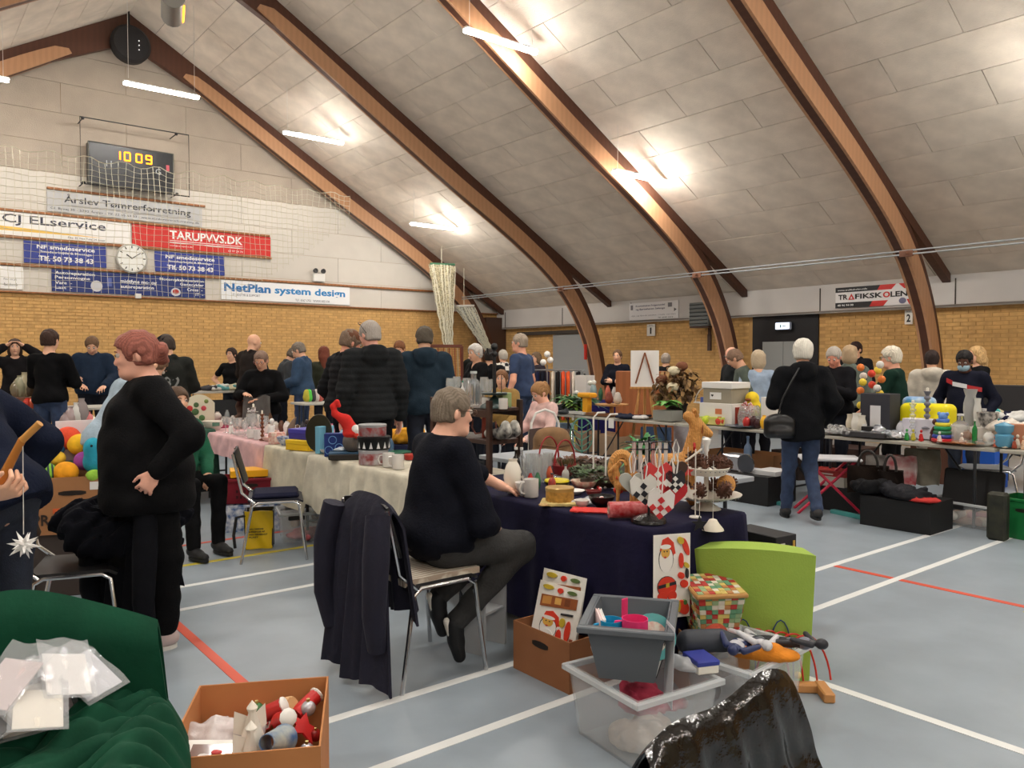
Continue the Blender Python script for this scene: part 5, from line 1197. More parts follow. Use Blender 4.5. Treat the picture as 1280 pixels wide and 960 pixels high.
for k, c in enumerate(((186,52,44),(210,208,206),(150,150,156),(170,60,50),(222,220,214),(120,40,40),(190,190,196),(200,196,186))):
    q = RG.uniform(-.16,.16); cloth_pile('packet', (2.86+RG.uniform(-.1,.1), 2.86+q, .30+RG.uniform(0,.05)), (.10,.09,.06), mat('packet_%d'%k, c, .25, metal=.25, var=.3, vs_=30), ['crumpled red ornament packet in the wicker basket','clear foil packet in the wicker basket','silver foil packet in the wicker basket','small red packet deeper in the wicker basket','white paper packet in the wicker basket','dark red packet in the wicker basket','grey shiny packet in the wicker basket','cream packet at the edge of the wicker basket'][k], 'packet', seed=k, res=.009)
# storage boxes
TUBM = mat('clear_storage_plastic', (222,226,228), .2, alpha=.27, trans=.0, spec=.6)
S1 = openbox('storage_container', (2.31, 2.07, 0), (.40,.42,.28), 'clear plastic storage box under the grey tub, pink things inside', m=TUBM, rz=-.12, holes=False, taper=.03, rim=.022)
S2 = openbox('storage_container', (2.80, 1.93, 0), (.44,.30,.30), 'clear plastic storage box topped with hero figures and shoes', m=TUBM, rz=.08, holes=False, taper=.03, rim=.022)
GT = openbox('storage_tub', (2.30, 2.12, .285), (.30,.38,.215), 'grey plastic tub of toy dishes standing on the clear box', m=mat('tub_grey', (92,98,104), .45), rz=-.925, holes=False, taper=.045, rim=.03, t=.005)
cloth_pile('soft_toy', (2.26, 2.03, .012), (.20,.20,.14), fabric((206,190,176)), 'cream soft thing pressed inside the front clear box', 'soft toy', seed=21)
cloth_pile('fabric_bundle', (2.36, 2.10, .10), (.18,.16,.12), fabric((186,60,84)), 'pink bundle inside the front clear box', 'cloth', seed=22)
cloth_pile('fabric_bundle', (2.80, 1.93, .012), (.34,.2,.18), fabric((170,172,176)), 'pale bundle inside the rear clear box', 'cloth', seed=23)
# things in the grey tub
def inT(x, y, z): c, s = math.cos(-.925), math.sin(-.925); x *= .8; return (2.30+x*c-y*s, 2.12+x*s+y*c, .315+z)
mug(inT(-.08,-.10,.085), .10, .045, (30,150,200), 'bright blue toy cup in the grey tub', rz=2.6)
mug(inT(.035,-.11,.09), .11, .05, (226,60,120), 'pink toy jug in the grey tub', rz=2.2)
r_ = plate(inT(.11,-.02,.10), .09, (110,190,190), 'turquoise children\'s plate with animals standing in the grey tub'); r_.rotation_euler = (1.15, 0, -.8)
MB().lathe([(.0,.0115),(.06,.0115)], n=20, cap=False).build('printed_animals', mat('plate_print', (206,90,50), .5, c2=(230,226,210), vs_=26), r_)
for k, (x, c) in enumerate(((-.15,(236,206,206)),(-.135,(228,226,224)))): book(inT(x, -.06, .11), (.16,.14,.012), c, 'pink booklet standing at the side of the grey tub' if k == 0 else 'white booklet standing at the side of the grey tub', rz=-.66, ry=-1.45)
for k in range(2): book(inT(.145-.02*k, .02, .03), (.17,.12,.014), (30,30,34), 'black flat case leaning in the grey tub' if k == 0 else 'dark thin case beside the black one in the tub', rz=-.66, ry=-1.25)
setp(MB().cbox((0,0,0),(.035,.006,.12),.003).build('comb', cm((222,52,110)), loc=inT(-.025,-.03,.19)), 'pink toy comb standing between the blue and pink cups', 'comb')
sg_ = board('paper_sign', 'white handwritten sale sign taped to the side of the grey tub', 'sign', frame(inT(.215,-.20,-.10), (.55,.80,0), (.05,0,1)), .11, .30, (214,216,222), items=[('ALT I', .1, .78, .6, .1, (60,60,70)), ('KASSEN', .1, .62, .7, .1, (60,60,70)), ('5 kr.', .1, .45, .55, .11, (60,60,70))], t=.002)
# woven basket with lid
MULTI = []
WB_ = T('woven_basket', (2.93, 2.20, .27), -.55, label='square lidded basket woven of red, green, yellow and white strips', cat='basket')
openbox('cardboard_box', (2.93, 2.21, 0), (.28,.22,.27), 'brown cardboard box hidden below the woven basket', m=CARD, rz=-.55)
cols = [(176,52,48),(96,146,112),(206,184,104),(214,208,192),(140,166,124),(186,128,78)]
for face in range(4):
    for r in range(9):
        for c_ in range(7):
            if (r+c_) % 2 == 0 and RG.random() < .12: pass
    rz_ = face*PI/2; w0, w1, h_b = .095, .125, .20
    for ci, col in enumerate(cols):
        mb = MB(); mb.X = Matrix.Rotation(rz_, 4, 'Z')
        for r in range(9):
            for c_ in range(7):
                if random.Random(face*100+r*13+c_*7).randrange(6) != ci: continue
                v0, v1 = r/9, (r+1)/9; wv = lambda v: w0+(w1-w0)*v
                q = lambda u, v, o: ((u*2-1)*wv(v), -wv(v)-o, v*h_b); u0, u1 = c_/7, (c_+1)/7; o = .004+.003*((r+c_) % 2)
                e = .06/7
                mb.add([q(u0+e*.3,v0+.01,o),q(u1-e*.3,v0+.01,o),q(u1-e*.3,v1-.01,o),q(u0+e*.3,v1-.01,o),q(u0,v0,0),q(u1,v0,0),q(u1,v1,0),q(u0,v1,0)], [(0,1,2,3),(4,5,1,0),(5,6,2,1),(6,7,3,2),(7,4,0,3)])
        if mb.v: mb.build('woven_strips', cm(col,.55), WB_, kind='stuff')
mb = MB(); mb.prism([(-.09,-.09),(.09,-.09),(.09,.09),(-.09,.09)], 0, .19); mb.build('inner_box', cm((150,110,60)), WB_)
mb = MB(); mb.X = Matrix.Translation((-.0,.0,.215))@Matrix.Rotation(math.radians(7),4,'X'); mb.cbox((0,0,0),(.28,.28,.022),.006); LID = mb.build('lid', cm((186,140,80),.6), WB_)
for ci, col in enumerate(cols):
    mb = MB(); mb.X = Matrix.Translation((-.0,.0,.215))@Matrix.Rotation(math.radians(7),4,'X')
    for r in range(8):
        for c_ in range(8):
            if random.Random(900+r*13+c_*7).randrange(6) == ci: mb.box((-.112+.032*c_, -.112+.032*r, .012+.001*((r+c_) % 2)), (.030,.030,.004))
    mb.build('lid_strips', cm(col,.55), LID, kind='stuff')
WB_.scale = (.86,.86,.95)
# figures, orange slipper and helmet-like toys on the rear clear box
SL = plush((2.63,1.99,.30), 'dark grey ribbed clog lying on the rear clear box', [cap((-.09,0,.05),(.05,0,.05),.05,.045,k=.02),ell((.08,0,.04),(.07,.05,.035),k=.02)], cm((52,56,64),.6), rz=-.5, cat='shoe', name='clog')
plush((2.74,1.83,.30), 'orange felt slipper on the rear clear box', [cap((-.08,0,.03),(.06,0,.025),.035,.04,k=.02),ell((.10,0,.02),(.06,.05,.022),k=.02),ell((-.02,0,.06),(.04,.03,.03),k=.01,sub=True)], fabric((214,130,36)), rz=-.9, cat='slipper', name='slipper')
plush((2.70,2.03,.30), 'rust red slipper behind the clog on the clear box', [cap((-.09,0,.03),(.06,0,.03),.035,.045,k=.02),ell((.03,0,.05),(.05,.04,.03),k=.02)], fabric((150,56,34)), rz=.2, cat='slipper', name='slipper')
def figure(loc, rz, c1, c2, label, lay=True):
    R = T('toy_figure', loc, rz, label=label, cat='toy figure'); 
    sdf([ell((0,0,.20),(.03,.022,.045),k=.02),ell((0,0,.27),(.022,.022,.026),k=.01),cap((-.035,0,.235),(-.075,.02,.17),.014,.011,k=.01),cap((.035,0,.235),(.08,.03,.20),.014,.011,k=.01),cap((-.016,0,.16),(-.03,.0,.02),.018,.013,k=.01),cap((.016,0,.16),(.04,.01,.03),.018,.013,k=.01)], 'body', cm(c1,.4), R, .006)
    sdf([ell((0,0,.205),(.034,.026,.03),k=.01),ell((0,0,.15),(.028,.022,.02),k=.01)], 'armour', cm(c2,.3), R, .006); R.rotation_euler = (1.45 if lay else 0, .2, rz); return R
figure((2.84,1.95,.33), -1.2, (40,50,90), (190,190,196), 'toy figure with blue suit and silver armour lying on the clear box')
figure((2.86,2.03,.33), -.5, (200,200,204), (60,64,74), 'pale robot-like toy figure lying on the clear box')
figure((2.80,1.90,.335), .4, (44,44,50), (120,124,140), 'dark toy figure between the slipper and the pale robot')
gbox('small_box', (2.50,1.93,.285), (.09,.12,.05), (236,232,220), 'small white and blue carton on the edge of the clear box', rz=-.4, lid=(50,60,150), lidh=.4)
cloth_pile('plastic_bag', (2.47,1.99,.285), (.14,.14,.06), mat('clear_bag', (225,228,232), .15, alpha=.55), 'clear plastic bag beside the grey tub', 'bag', seed=31)
# --- black plastic-covered chair, front right ---
BP = mat('black_plastic_film', (10,10,11), .14, spec=.9, bump=.6, bs=14)
BC = T('covered_chair', (1.55,1.12,0), 0, label='chair back wrapped in shiny black plastic at the bottom right', cat='chair')
def bp(u, v):
    s = -1 if v < .5 else 1; k = abs(v-.5)*2; w_ = .54+.20*k; x = (u-.5)*w_-.02; zt = .685+.045*u+.012*math.sin(u*9+.5)-.03*(2*u-1)**4
    y = s*(.03*min(1,k*8)**.5+.16*k**1.4)+(.018*math.sin(u*26+2*s)+.012*math.sin(u*51+v*9))*k+.01*math.sin(v*60)*k; return (x, y, zt-(zt-.10)*k)
MB().grid(bp, 60, 60, thick=.004).build('plastic_cover', BP, BC)
for s in (-1,1): MB().tube([(s*.17,.0,.60),(s*.17,-.0,.45),(s*.17,-.0,.0)], .012, 6).build('leg', CHROME, BC)
MB().cbox((0,.0,.54),(.34,.02,.16),.008).build('backrest', cm((30,30,32)), BC)
TP = mat('smoky_plastic_film', (70,70,72), .3, alpha=.6, bump=.5, bs=14)
MB().grid(lambda u, v: (1.50-.50*u+.02*math.sin(v*9), .98+.30*v-.1*u, .50-.20*u-.42*v*v+.03*math.sin(u*12+v*5)), 24, 24, thick=.003).build('plastic_sheet', TP, label='smoky translucent plastic sheet spreading left of the black-wrapped chair', cat='plastic sheet')
# --- open cardboard box, front centre-left ---
FB = openbox('cardboard_box', (.93, 2.50, 0), (.445,.53,.35), 'open cardboard box of Christmas ornaments at the bottom edge', m=mat('box_tan', (186,124,74), .8, var=.05, vs_=4), rz=-.49, holes=False, flaps=.0, t=.006)
def inB(x, y, z): c, s = math.cos(-.49), math.sin(-.49); return (.93+x*c-y*s, 2.50+x*s+y*c, z)
GBX = gbox('gift_box', inB(-.09,-.13,.20), (.24,.20,.08), (232,230,224), 'white dotted gift box with a clear window in the ornament box', rz=-.50, cat='gift box'); GBX.rotation_euler = (.12,.08,-.5)
MB().box((0,0,.0815),(.19,.14,.002)).build('window', mat('window_film', (120,96,90), .08, spec=.9), GBX)
for k in range(26):
    x, y = RG.uniform(-.11,.11), RG.choice((-.1012,)); MB().ball((x, y, RG.uniform(.01,.07)), .0028, 5, 4).build('dot', cm((90,110,160) if k % 2 else (190,70,70)), GBX)
for k in range(4): MB().ball((-.05+.035*k,.0+.02*(k%2),.088),(.018,.012,.006),8,5).build('wrapped_sweet', cm((190,60,60) if k % 2 else (220,216,214),.25), GBX)
cloth_pile('plastic_bag', inB(-.13,.06,.20), (.22,.20,.14), mat('milky_bag', (216,206,204), .25, alpha=.85, bump=.5, bs=30), 'milky plastic bag of trinkets in the ornament box', 'bag', seed=41)
bk = book(inB(-.06,.17,.22), (.20,.14,.02), (200,52,56), 'flat red box in the back of the ornament box', rz=-.5, ry=-.3, cat='box', name='flat_box')
def cone(loc, r, h, c, label, rot, cat='ornament', c2=None):
    R = T('paper_cone', loc, label=label, cat=cat); R.rotation_euler = rot
    MB().lathe([(r,0),(r*.9,h*.1),(r*.55,h),(r*.5,h),(r*.85,h*.1),(r*.95,0)], n=18, cap=False).build('cone', mat('cone_%d'%c[0], c, .6, c2=c2 or c, vs_=10, var=.1), R); return R
cone(inB(.10,-.09,.30), .045, .13, (60,100,150), 'blue paper cup-like cone tipped over in the ornament box', (1.2,.2,-.9), c2=(190,190,170))
for k, (x, y, z, c, lb) in enumerate(((.0,-.06,.24,(236,228,214),'tall cream paper angel in the ornament box'),(.01,-.16,.22,(238,232,220),'small cream paper angel with a red base'))):
    R = T('paper_angel', inB(x,y,z), .3*k, label=lb, cat='ornament'); MB().lathe([(.05,0),(.035,.07),(.012,.14),(.018,.155),(.0,.18)], n=8).build('skirt', cm(c,.7), R)
    for s in (-1,1): mb = MB(); mb.add([(0,.01,.12),(s*.05,.02,.15),(s*.055,.02,.08),(s*.01,.012,.06)],[(0,1,2,3)]); mb.build('wing', cm(c,.7), R)
    if k: MB().lathe([(.03,-.06),(.03,0)], n=10).build('red_base', cm((196,40,36)), R)
for k, (x, y, z, L_, c, lb) in enumerate(((.07,.04,.30,.09,(196,36,34),'red cracker candle with a bow'),(.02,.10,.30,.07,(180,40,36),'short red candle end in the ornament box'),(.12,.12,.28,.10,(186,30,30),'red felt stocking by the far corner'))):
    R = T('ornament', inB(x,y,z), .8*k, label=lb, cat='ornament'); R.rotation_euler = (1.1,.3*k,.8*k); MB().lathe([(.026,0),(.028,.01),(.026,L_),(.0,L_+.004)], n=14).build('stem', cm(c,.4), R); MB().ball((0,0,L_),(.03,.03,.012),10,6).build('bow', cm((230,226,220),.4), R)
for k, (x, y, z, r, c, lb) in enumerate(((.16,.12,.30,.026,(200,200,206),'silver foil ball by the far rim of the ornament box'),(.17,-.10,.26,.024,(190,190,196),'silver crumpled ball at the near right corner'),(-.01,.12,.31,.024,(60,110,60),'green and red knitted elf head'),(.19,.02,.25,.02,(150,30,30),'dark red bauble in the ornament box'))):
    R = T('bauble', inB(x,y,z), label=lb, cat='ornament'); MB().ball((0,0,0), r, 14, 10).build('ball', cm(c,.25,metal=.5 if c[0] == c[1] else 0), R); MB().cyl((0,0,r*.9),(0,0,r*1.3),r*.25,n=8).build('cap', cm((180,160,90),.3,metal=.8), R)
R = T('wood_slice', inB(.08,.14,.30), label='round wooden slice standing in the ornament box', cat='ornament'); R.rotation_euler = (1.2,.4,.3); MB().lathe([(.032,0),(.034,.006),(.034,.03),(.03,.036),(0,.036)], n=18).build('disc', cm((206,160,110),.6), R)
R = T('star_ornament', inB(.15,.02,.28), label='red folded paper star in the ornament box', cat='ornament'); mb = MB(); mb.prism([((.07 if k % 2 == 0 else .03)*math.cos(k*PI/5), (.07 if k % 2 == 0 else .03)*math.sin(k*PI/5)) for k in range(10)], 0, .006); mb.build('star', cm((186,28,30),.5), R); R.rotation_euler = (.5,.5,0)
cloth_pile('filling', inB(0,0,.02), (.38,.42,.20), fabric((120,60,50)), 'heap of assorted ornaments filling the bottom of the cardboard box', 'ornaments', seed=44)
# --- green velvet covered chair, front left ---
GC = T('covered_chair', (.31, 2.37, 0), -.50-PI, label='chair covered with dark green velvet and piled with cards', cat='chair')
GC.rotation_euler = (0,0,-.33); GC.matrix_basis; bpy.context.view_layer.update()
def gv(u, v):     # backrest cover: u across, v over the top from the front bottom to the rear bottom
    s = -1 if v < .5 else 1; k = abs(v-.5)*2; w_ = .57+.12*k; x = (u-.5)*w_; zt = .895-.10*(2*u-1)**2*1.0+.02*math.sin(u*6)
    y = .0+s*(.05*min(1,k*8)**.5+.04*k)+.022*math.sin(u*17+s)*k+.01*math.sin(u*33)*k; return (x, y, zt-(zt-.30)*k if s < 0 else zt-(zt-.05)*k)
MB().grid(gv, 50, 50, thick=.008).build('back_cover', GREENV, GC)
def gs(u, v):     # seat cover falling forward with deep folds
    x = (u-.5)*(.68+.10*v)+.01; y = -.04-.56*v; r = max(0,u-.45)*1.8; z = .61-.02*v+.024*math.sin(u*27+v*7)*(.3+v)+(.012+.014*r)*math.sin(u*29+v*23+3)*math.sin(v*31+u*11)+.035*r*math.exp(-((v-.35)/.28)**2)+.008*math.sin(u*71+v*43+2*math.sin(v*9))-.45*max(0,v-.78)**1.3*2.2-.16*(abs(2*u-1))**7
    return (x, y, z)
MB().grid(gs, 90, 70, thick=.01).build('seat_cover', GREENV, GC)
MB().cbox((0,-.28,.44),(.50,.44,.16),.03).build('seat', cm((40,40,42)), GC)
for sx in (-1,1):
    for sy in (0,-.5): MB().cyl((sx*.22,sy,0),(sx*.22,sy,.44),.014,n=6).build('leg', CHROME, GC)
# stack of cards in cellophane
CELL = mat('cellophane', (235,238,242), .06, alpha=.16, spec=1.0, bump=.3, bs=20)
crdn = 0
cards = [(-.30,-.30,.0,(226,222,216)),(-.22,-.26,.25,(64,62,66)),(-.16,-.30,.5,(222,214,208)),(-.08,-.24,.2,(232,230,228)),(.0,-.22,.6,(224,196,196)),(-.02,-.32,.1,(226,216,204)),(-.24,-.38,.4,(238,236,230)),(-.12,-.40,.8,(90,88,90)),(-.04,-.16,-.2,(60,60,64)),(.05,-.17,.3,(236,236,236)),(-.33,-.22,-.1,(50,50,54)),(-.16,-.18,.1,(230,228,226)),(.10,-.24,.9,(214,214,220)),(.02,-.42,.3,(228,220,206))]
cards += [(-.26,-.14,.7,(230,228,226)),(-.20,-.36,-.3,(214,206,200)),(.06,-.30,.5,(234,230,228)),(-.10,-.14,.9,(70,68,72)),(-.34,-.34,.2,(220,214,206)),(.0,-.14,.2,(232,230,232)),(-.28,-.42,.9,(236,232,224)),(-.06,-.36,-.4,(206,190,190))]
names = ['white','black and white','cream','plain white','pale pink','ivory','folded white','dark grey','black framed','bright white','black','off-white','silvery','beige','glossy white','greyish','clean white','charcoal','eggshell','shiny white','folded cream','dusty pink']
posn = ['at the far left of the pile','with a pattern near the backrest','in the middle','near the top','on top of the pile','lying in front','by the left front','half covered in front','against the velvet backrest','sticking up at the right','behind on the left','leaning at the back','at the right end','nearest the bunched velvet','upright at the left back','tilted at the left','near the right folds','standing against the backrest','at the far left edge','at the top right of the pile','at the front left corner','among the front cards']
for k, (x, y, a, c) in enumerate(cards):
    y = -.06+(y+.16)*.95; x = x*.95+.04
    p = GC.matrix_basis @ Vector((x, y, .625+.006*k+.02*RG.random()))
    R = T('greeting_card', tuple(p), -.4+a, label=names[k]+' card in a clear sleeve '+posn[k], cat='card', group='cards on the green velvet chair'); R.rotation_euler = (RG.uniform(.2,.8), RG.uniform(-.35,.3), -.4+a)
    MB().cbox((0,0,0),(.10,.13,.004),.001).build('card', cm(c,.6), R)
    MB().grid(lambda u, v: ((u-.5)*.12, (v-.5)*.19+.015, .007+.006*math.sin(u*9+k)*math.sin(v*8)), 8, 8, thick=.0008).build('clear_sleeve', CELL, R)
# ================= GOODS ON AND UNDER THE TABLES =================
TT = .742
def at(px, py, z=TT):      # a spot on a table top seen at this pixel, kept inside the near row's edges
    p = PZ(px, py, z)
    if z == TT and p.x < 2.80: p = PX(px, 450, 2.80)
    if z == TT and p.x < 3.4 and p.y < 2.45: p = PY(px, 450, 2.45)
    if z == TT and 3.32 < p.x < 3.72 and p.y > 4: p = PX(px, 450, 3.30)
    return (p.x, p.y, z)
# ---- pink and cream tables ----
table(2.70, 3.36, 9.0, 9.9, label='small table with a magenta cloth behind the pink one')
drape('tablecloth', 2.70, 3.36, 9.0, 9.9, TZ+.003, .3, VELV((130,20,60)), 'magenta cloth on the small table behind the pink one', amp=.01, nf=10)
R = T('tea_cosy', at(249,532,TT), -.3, label='cream round-topped tray with red flowers and green leaves', cat='tray')
MB().grid(lambda u, v: ((u-.5)*.34, 0, .02+v*(.34-.10*(2*u-1)**2)), 14, 8, thick=.02).build('panel', cm((226,220,196)), R)
for x, z, c, s in ((-.1,.2,(190,50,50),.035),(.05,.2,(200,70,80),.03),(-.04,.16,(70,100,60),.04),(-.03,.24,(70,100,60),.03),(.03,.09,(70,110,60),.035),(.08,.28,(120,140,70),.025)): 
    mb = MB(); mb.at((x,-.004,z)); mb.ball((0,0,0),(s,.006,s),9,6); mb.build('painted_flower', cm(c), R)
bowl(at(266,541), .10, .115, (222,218,206), 'cream bowl with a green leaf pattern at the pink table\'s far end', parts=[('leaf_print', MB().grid(lambda u, v: (.112*math.cos(-2.0+u*.7),.112*math.sin(-2.0+u*.7),.05+.04*v), 6, 2), cm((90,130,110)))])
for i, (x, y, h, r) in enumerate(((281,545,.17,.035),(287,541,.16,.035),(293,547,.17,.035),(299,543,.17,.035),(305,546,.15,.034),(309,541,.16,.034))): wineglass(at(x,y), h, r, 'clear stemmed glass among the glassware on the pink cloth', group='glassware on the pink cloth')
wineglass(at(314,549), .24, .055, 'large frosted goblet beside the brown candlestick'); wineglass(at(330,545), .20, .05, 'wide clear goblet right of the brown candlestick')
def stick(loc, h, r, c, label, m=None, cat='candlestick', rz=0, n=12):
    p = [(r,0),(r,.01),(r*.35,h*.08)]
    for k in range(5): z = h*(.12+.16*k); p += [(r*.3,z),(r*.6,z+h*.04),(r*.6,z+h*.08),(r*.3,z+h*.12)]
    p += [(r*.5,h*.94),(r*.7,h),(0,h)]; R = T('candlestick', loc, rz, label=label, cat=cat); MB().lathe(p, n=n).build('stem', m or cm(c,.4), R); MB().lathe([(r*.28,h),(r*.28,h+.03),(0,h+.035)], n=8).build('candle_end', cm((232,226,210),.5), R); return R
stick(at(327,555), .25, .03, (110,60,36), 'brown turned wooden candlestick on the pink cloth')
stick(at(317,541), .27, .04, None, 'tall clear glass candelabra among the glassware', m=GLASS)
def figurine(loc, h, c, label, cat='figurine', m=None, rz=0, wings=False):
    r = h*.2; R = T('figurine', loc, rz, label=label, cat=cat); P = [cap((0,0,h*.12),(0,0,h*.5),r,r*.62,k=.02),ell((0,0,h*.82),(r*.55,r*.55,h*.14),k=.008),cap((-r*.6,0,h*.6),(-r*.9,r*.5,h*.35),r*.25,r*.2,k=.01),cap((r*.6,0,h*.6),(r*.7,r*.8,h*.42),r*.25,r*.2,k=.01)]
    sdf(P, 'body', m or cm(c,.35), R, max(.006, h*.035)); MB().lathe([(r*1.1,0),(r*1.1,h*.05),(0,h*.05)], n=12).build('base', m or cm(c,.35), R); return R
figurine(at(288,549), .13, (232,230,226), 'small white porcelain angel in front of the wine glasses'); figurine(at(340,549), .21, (226,228,226), 'tall white porcelain figure left of the carved horn'); figurine(at(345,553), .12, (206,170,150), 'small pinkish figurine right of the white porcelain figure')
R = T('carved_horn', at(362,551), .3, label='curved brown carved horn standing behind the blue bowl', cat='carving'); MB().tube([(.0,0,.0),(.02,0,.06),(.02,0,.12),(.05,0,.18),(.08,0,.22)], [.035,.045,.035,.02,.005], 10).build('horn', cm((96,76,62),.5), R)
figurine(at(372,549), .15, (112,84,60), 'brown carved wooden bird behind the purple box')
gbox('leather_case', at(299,524), (.26,.12,.07), (186,108,40), 'orange-brown leather wedge behind the glassware', rz=.4)
cloth_pile('napkin', at(277,524), (.2,.16,.05), fabric((228,224,218)), 'folded white napkin behind the cream bowl', 'cloth', seed=3)
bowl(at(299,553), .035, .085, None, 'low oval clear glass dish at the pink table edge', m=GLASS, cat='dish')
mug(at(313,556), .085, .036, (228,226,222), 'white cup left of the brown candlestick', rz=2); mug(at(321,552), .09, .036, (222,222,220), 'white cup just behind the candlestick\'s foot', rz=1)
for k, (x,y,lb) in enumerate(((271,536,'white sauce boat behind the cream bowl'),(303,535,'white milk jug behind the stemmed glasses'),(336,541,'white cup with print beside the tall porcelain figure'))): mug(at(x,y), .09, .04, (226,222,214), lb, rz=k)
bowl(at(355,560), .075, .07, (104,124,168), 'blue and white patterned bowl beside the yellow box', m=mat('delft', (84,104,150), .3, c2=(210,214,222), vs_=40))
gbox('gift_box', at(345,556), (.12,.09,.10), (214,160,140), 'small pink flowered box beside the blue bowl', rz=.3, m=mat('flower_box', (206,120,110), .6, c2=(226,210,196), vs_=30))
gbox('storage_box', at(381,566), (.26,.20,.085), (236,190,28), 'bright yellow box with a lid on the cream table edge', rz=-1.2, lid=(240,198,36), lidh=.4)
gbox('storage_box', (Vector(at(383,566)).x+.04, Vector(at(383,566)).y+.05, TT+.088), (.28,.20,.085), (58,52,150), 'violet blue box standing on the yellow one', rz=-1.25, lid=(66,60,164), lidh=.45)
R = T('round_tray', at(399,570), -1.25, label='dark round metal tray standing on edge between the boxes', cat='tray'); mb = MB(); mb.at((0,0,.16),(PI/2-.1,0,0)); mb.lathe([(.0,0),(.14,0),(.155,.012),(.15,.016),(.0,.006)], n=30); mb.build('disc', cm((66,62,52),.3,metal=.6), R)
gbox('cardboard_sleeve', at(406,566), (.05,.17,.22), (116,180,206), 'light blue box standing behind the dark round tray', rz=-1.2, cat='box')
gb_ = gbox('gift_box', at(419,570), (.17,.10,.18), (24,50,120), 'dark blue box printed with light rings', rz=-.55)
for x, z in ((-.02,.13),(.03,.07),(-.05,.05)): MB().tube([(x+.03*math.cos(t),-.0515,z+.03*math.sin(t)) for t in np.linspace(0,2*PI,19)[:-1]],.003,5,closed=True).build('printed_ring', cm((110,160,210)), gb_)
gbox('game_box', at(432,578), (.26,.20,.05), (40,76,104), 'flat petrol blue box under the red-hatted gnome', rz=-.5, face=[((210,220,226),'y',.62,.9,.25,.75)])
gbox('game_box', (Vector(at(436,586)).x, Vector(at(436,586)).y, TT), (.30,.16,.04), (40,34,30), 'flat dark box at the table edge in front of the petrol blue one', rz=-.5)
cloth_pile('tissue', (Vector(at(424,578)).x, Vector(at(424,578)).y-.02, TT+.05), (.12,.1,.04), fabric((210,222,232)), 'crumpled white tissue on the petrol blue box', 'tissue', seed=9, res=.008)
# gnome
g0 = Vector(at(440,575)); R = T('gnome', (g0.x+.03, g0.y+.06, TT+.052), -.6, label='grey gnome with a long curled red felt hat', cat='gnome')
sdf([ell((0,0,.075),(.075,.065,.085),k=.03)], 'body', fabric((96,90,86)), R, .008); sdf([cap((.03,-.03,.17),(.065,-.03,.09),.04,.02,k=.02),ell((.075,-.0,.12),(.03,.04,.07),k=.02)], 'beard', fabric((226,224,220), bs=40), R, .007)
sdf([ell((0,0,.14),(.07,.065,.035),k=.02),cap((0,0,.15),(-.05,0,.24),.062,.042,k=.03),cap((-.05,0,.24),(-.13,0,.29),.042,.026,k=.03),cap((-.13,0,.29),(-.145,0,.35),.022,.02,k=.02),cap((-.145,0,.35),(-.115,0,.385),.02,.018,k=.02),cap((-.115,0,.385),(-.10,0,.355),.018,.016,k=.01)], 'hat', fabric((200,40,34)), R, .008)
MB().ball((.04,-.06,.125),.022,10,8).build('nose', fabric((196,60,44)), R)
# tins
a0 = Vector(at(466,590)); a0.z = TT
tin((a0.x,a0.y,TT), .105, .105, (190,188,190), 'large silver tin with Christmas print at the bottom of the tin stack', lid=(176,176,180), m=mat('tin_print', (196,192,194), .3, c2=(150,60,60), vs_=18))
tin((a0.x+.01,a0.y+.01,TT+.108), .095, .118, (22,22,24), 'black tin with white trees in the middle of the tin stack', lid=(26,26,28), band=[((222,222,222),.12,.62,14)])
tin((a0.x,a0.y+.01,TT+.205), .085, .10, (170,166,166), 'silver tin with red figures on top of the tin stack', lid=(168,168,172), m=mat('tin_print2', (150,146,148), .3, c2=(150,50,50), vs_=26))
for k, (x,y) in enumerate(((485,592),(497,592))): mug(at(x,y), .10, .042, (222,218,214), 'white mug with brown figures beside the tin stack' if k == 0 else 'white mug with figures, nearest the seated woman\'s back', rz=2.6, decal=(120,80,70) if k == 0 else (150,60,60))
tin(at(500,572), .05, .085, (36,92,70), 'low round green tin behind the white mugs', lid=(40,110,84)); tin(at(515,574), .04, .06, (170,50,44), 'low red tin beside the green one', lid=(190,60,50))
figurine(at(384,549), .20, (56,46,42), 'dark carved elephant-like figure behind the violet box'); figurine(at(391,545), .19, (196,150,90), 'yellow and orange figure next to the dark carved one'); gbox('small_box', at(396,549), (.08,.06,.17), (120,160,190), 'narrow light blue carton behind the boxes', rz=.3)
tin(at(420,547), .05, .075, (226,216,206), 'low white tin with pink rim behind the gnome', lid=(222,200,196)); figurine(at(405,551), .1, (226,120,160), 'small bright pink ornament behind the blue box'); bottle(at(409,551), .13, .02, 'small white perfume bottle beside the pink ornament', m=cm((228,226,226),.3))
gbox('small_box', at(434,556), (.06,.05,.10), (226,226,228), 'little white box behind the gnome\'s hat', rz=.4); gbox('small_box', at(365,533), (.16,.08,.08), (222,220,216), 'white box behind the carved bird', rz=.4)
# more goods on the far half of the pink table
for k, (x,y,h,c,lb) in enumerate(((344,534,.10,(206,200,190),'small cream vase behind the tall porcelain figure'),(351,536,.12,(90,60,44),'small brown jug behind the porcelain figures'),(291,531,.11,(214,212,206),'white ribbed vase behind the clear glasses'))): vase(at(x,y), h, .035, c, lb)
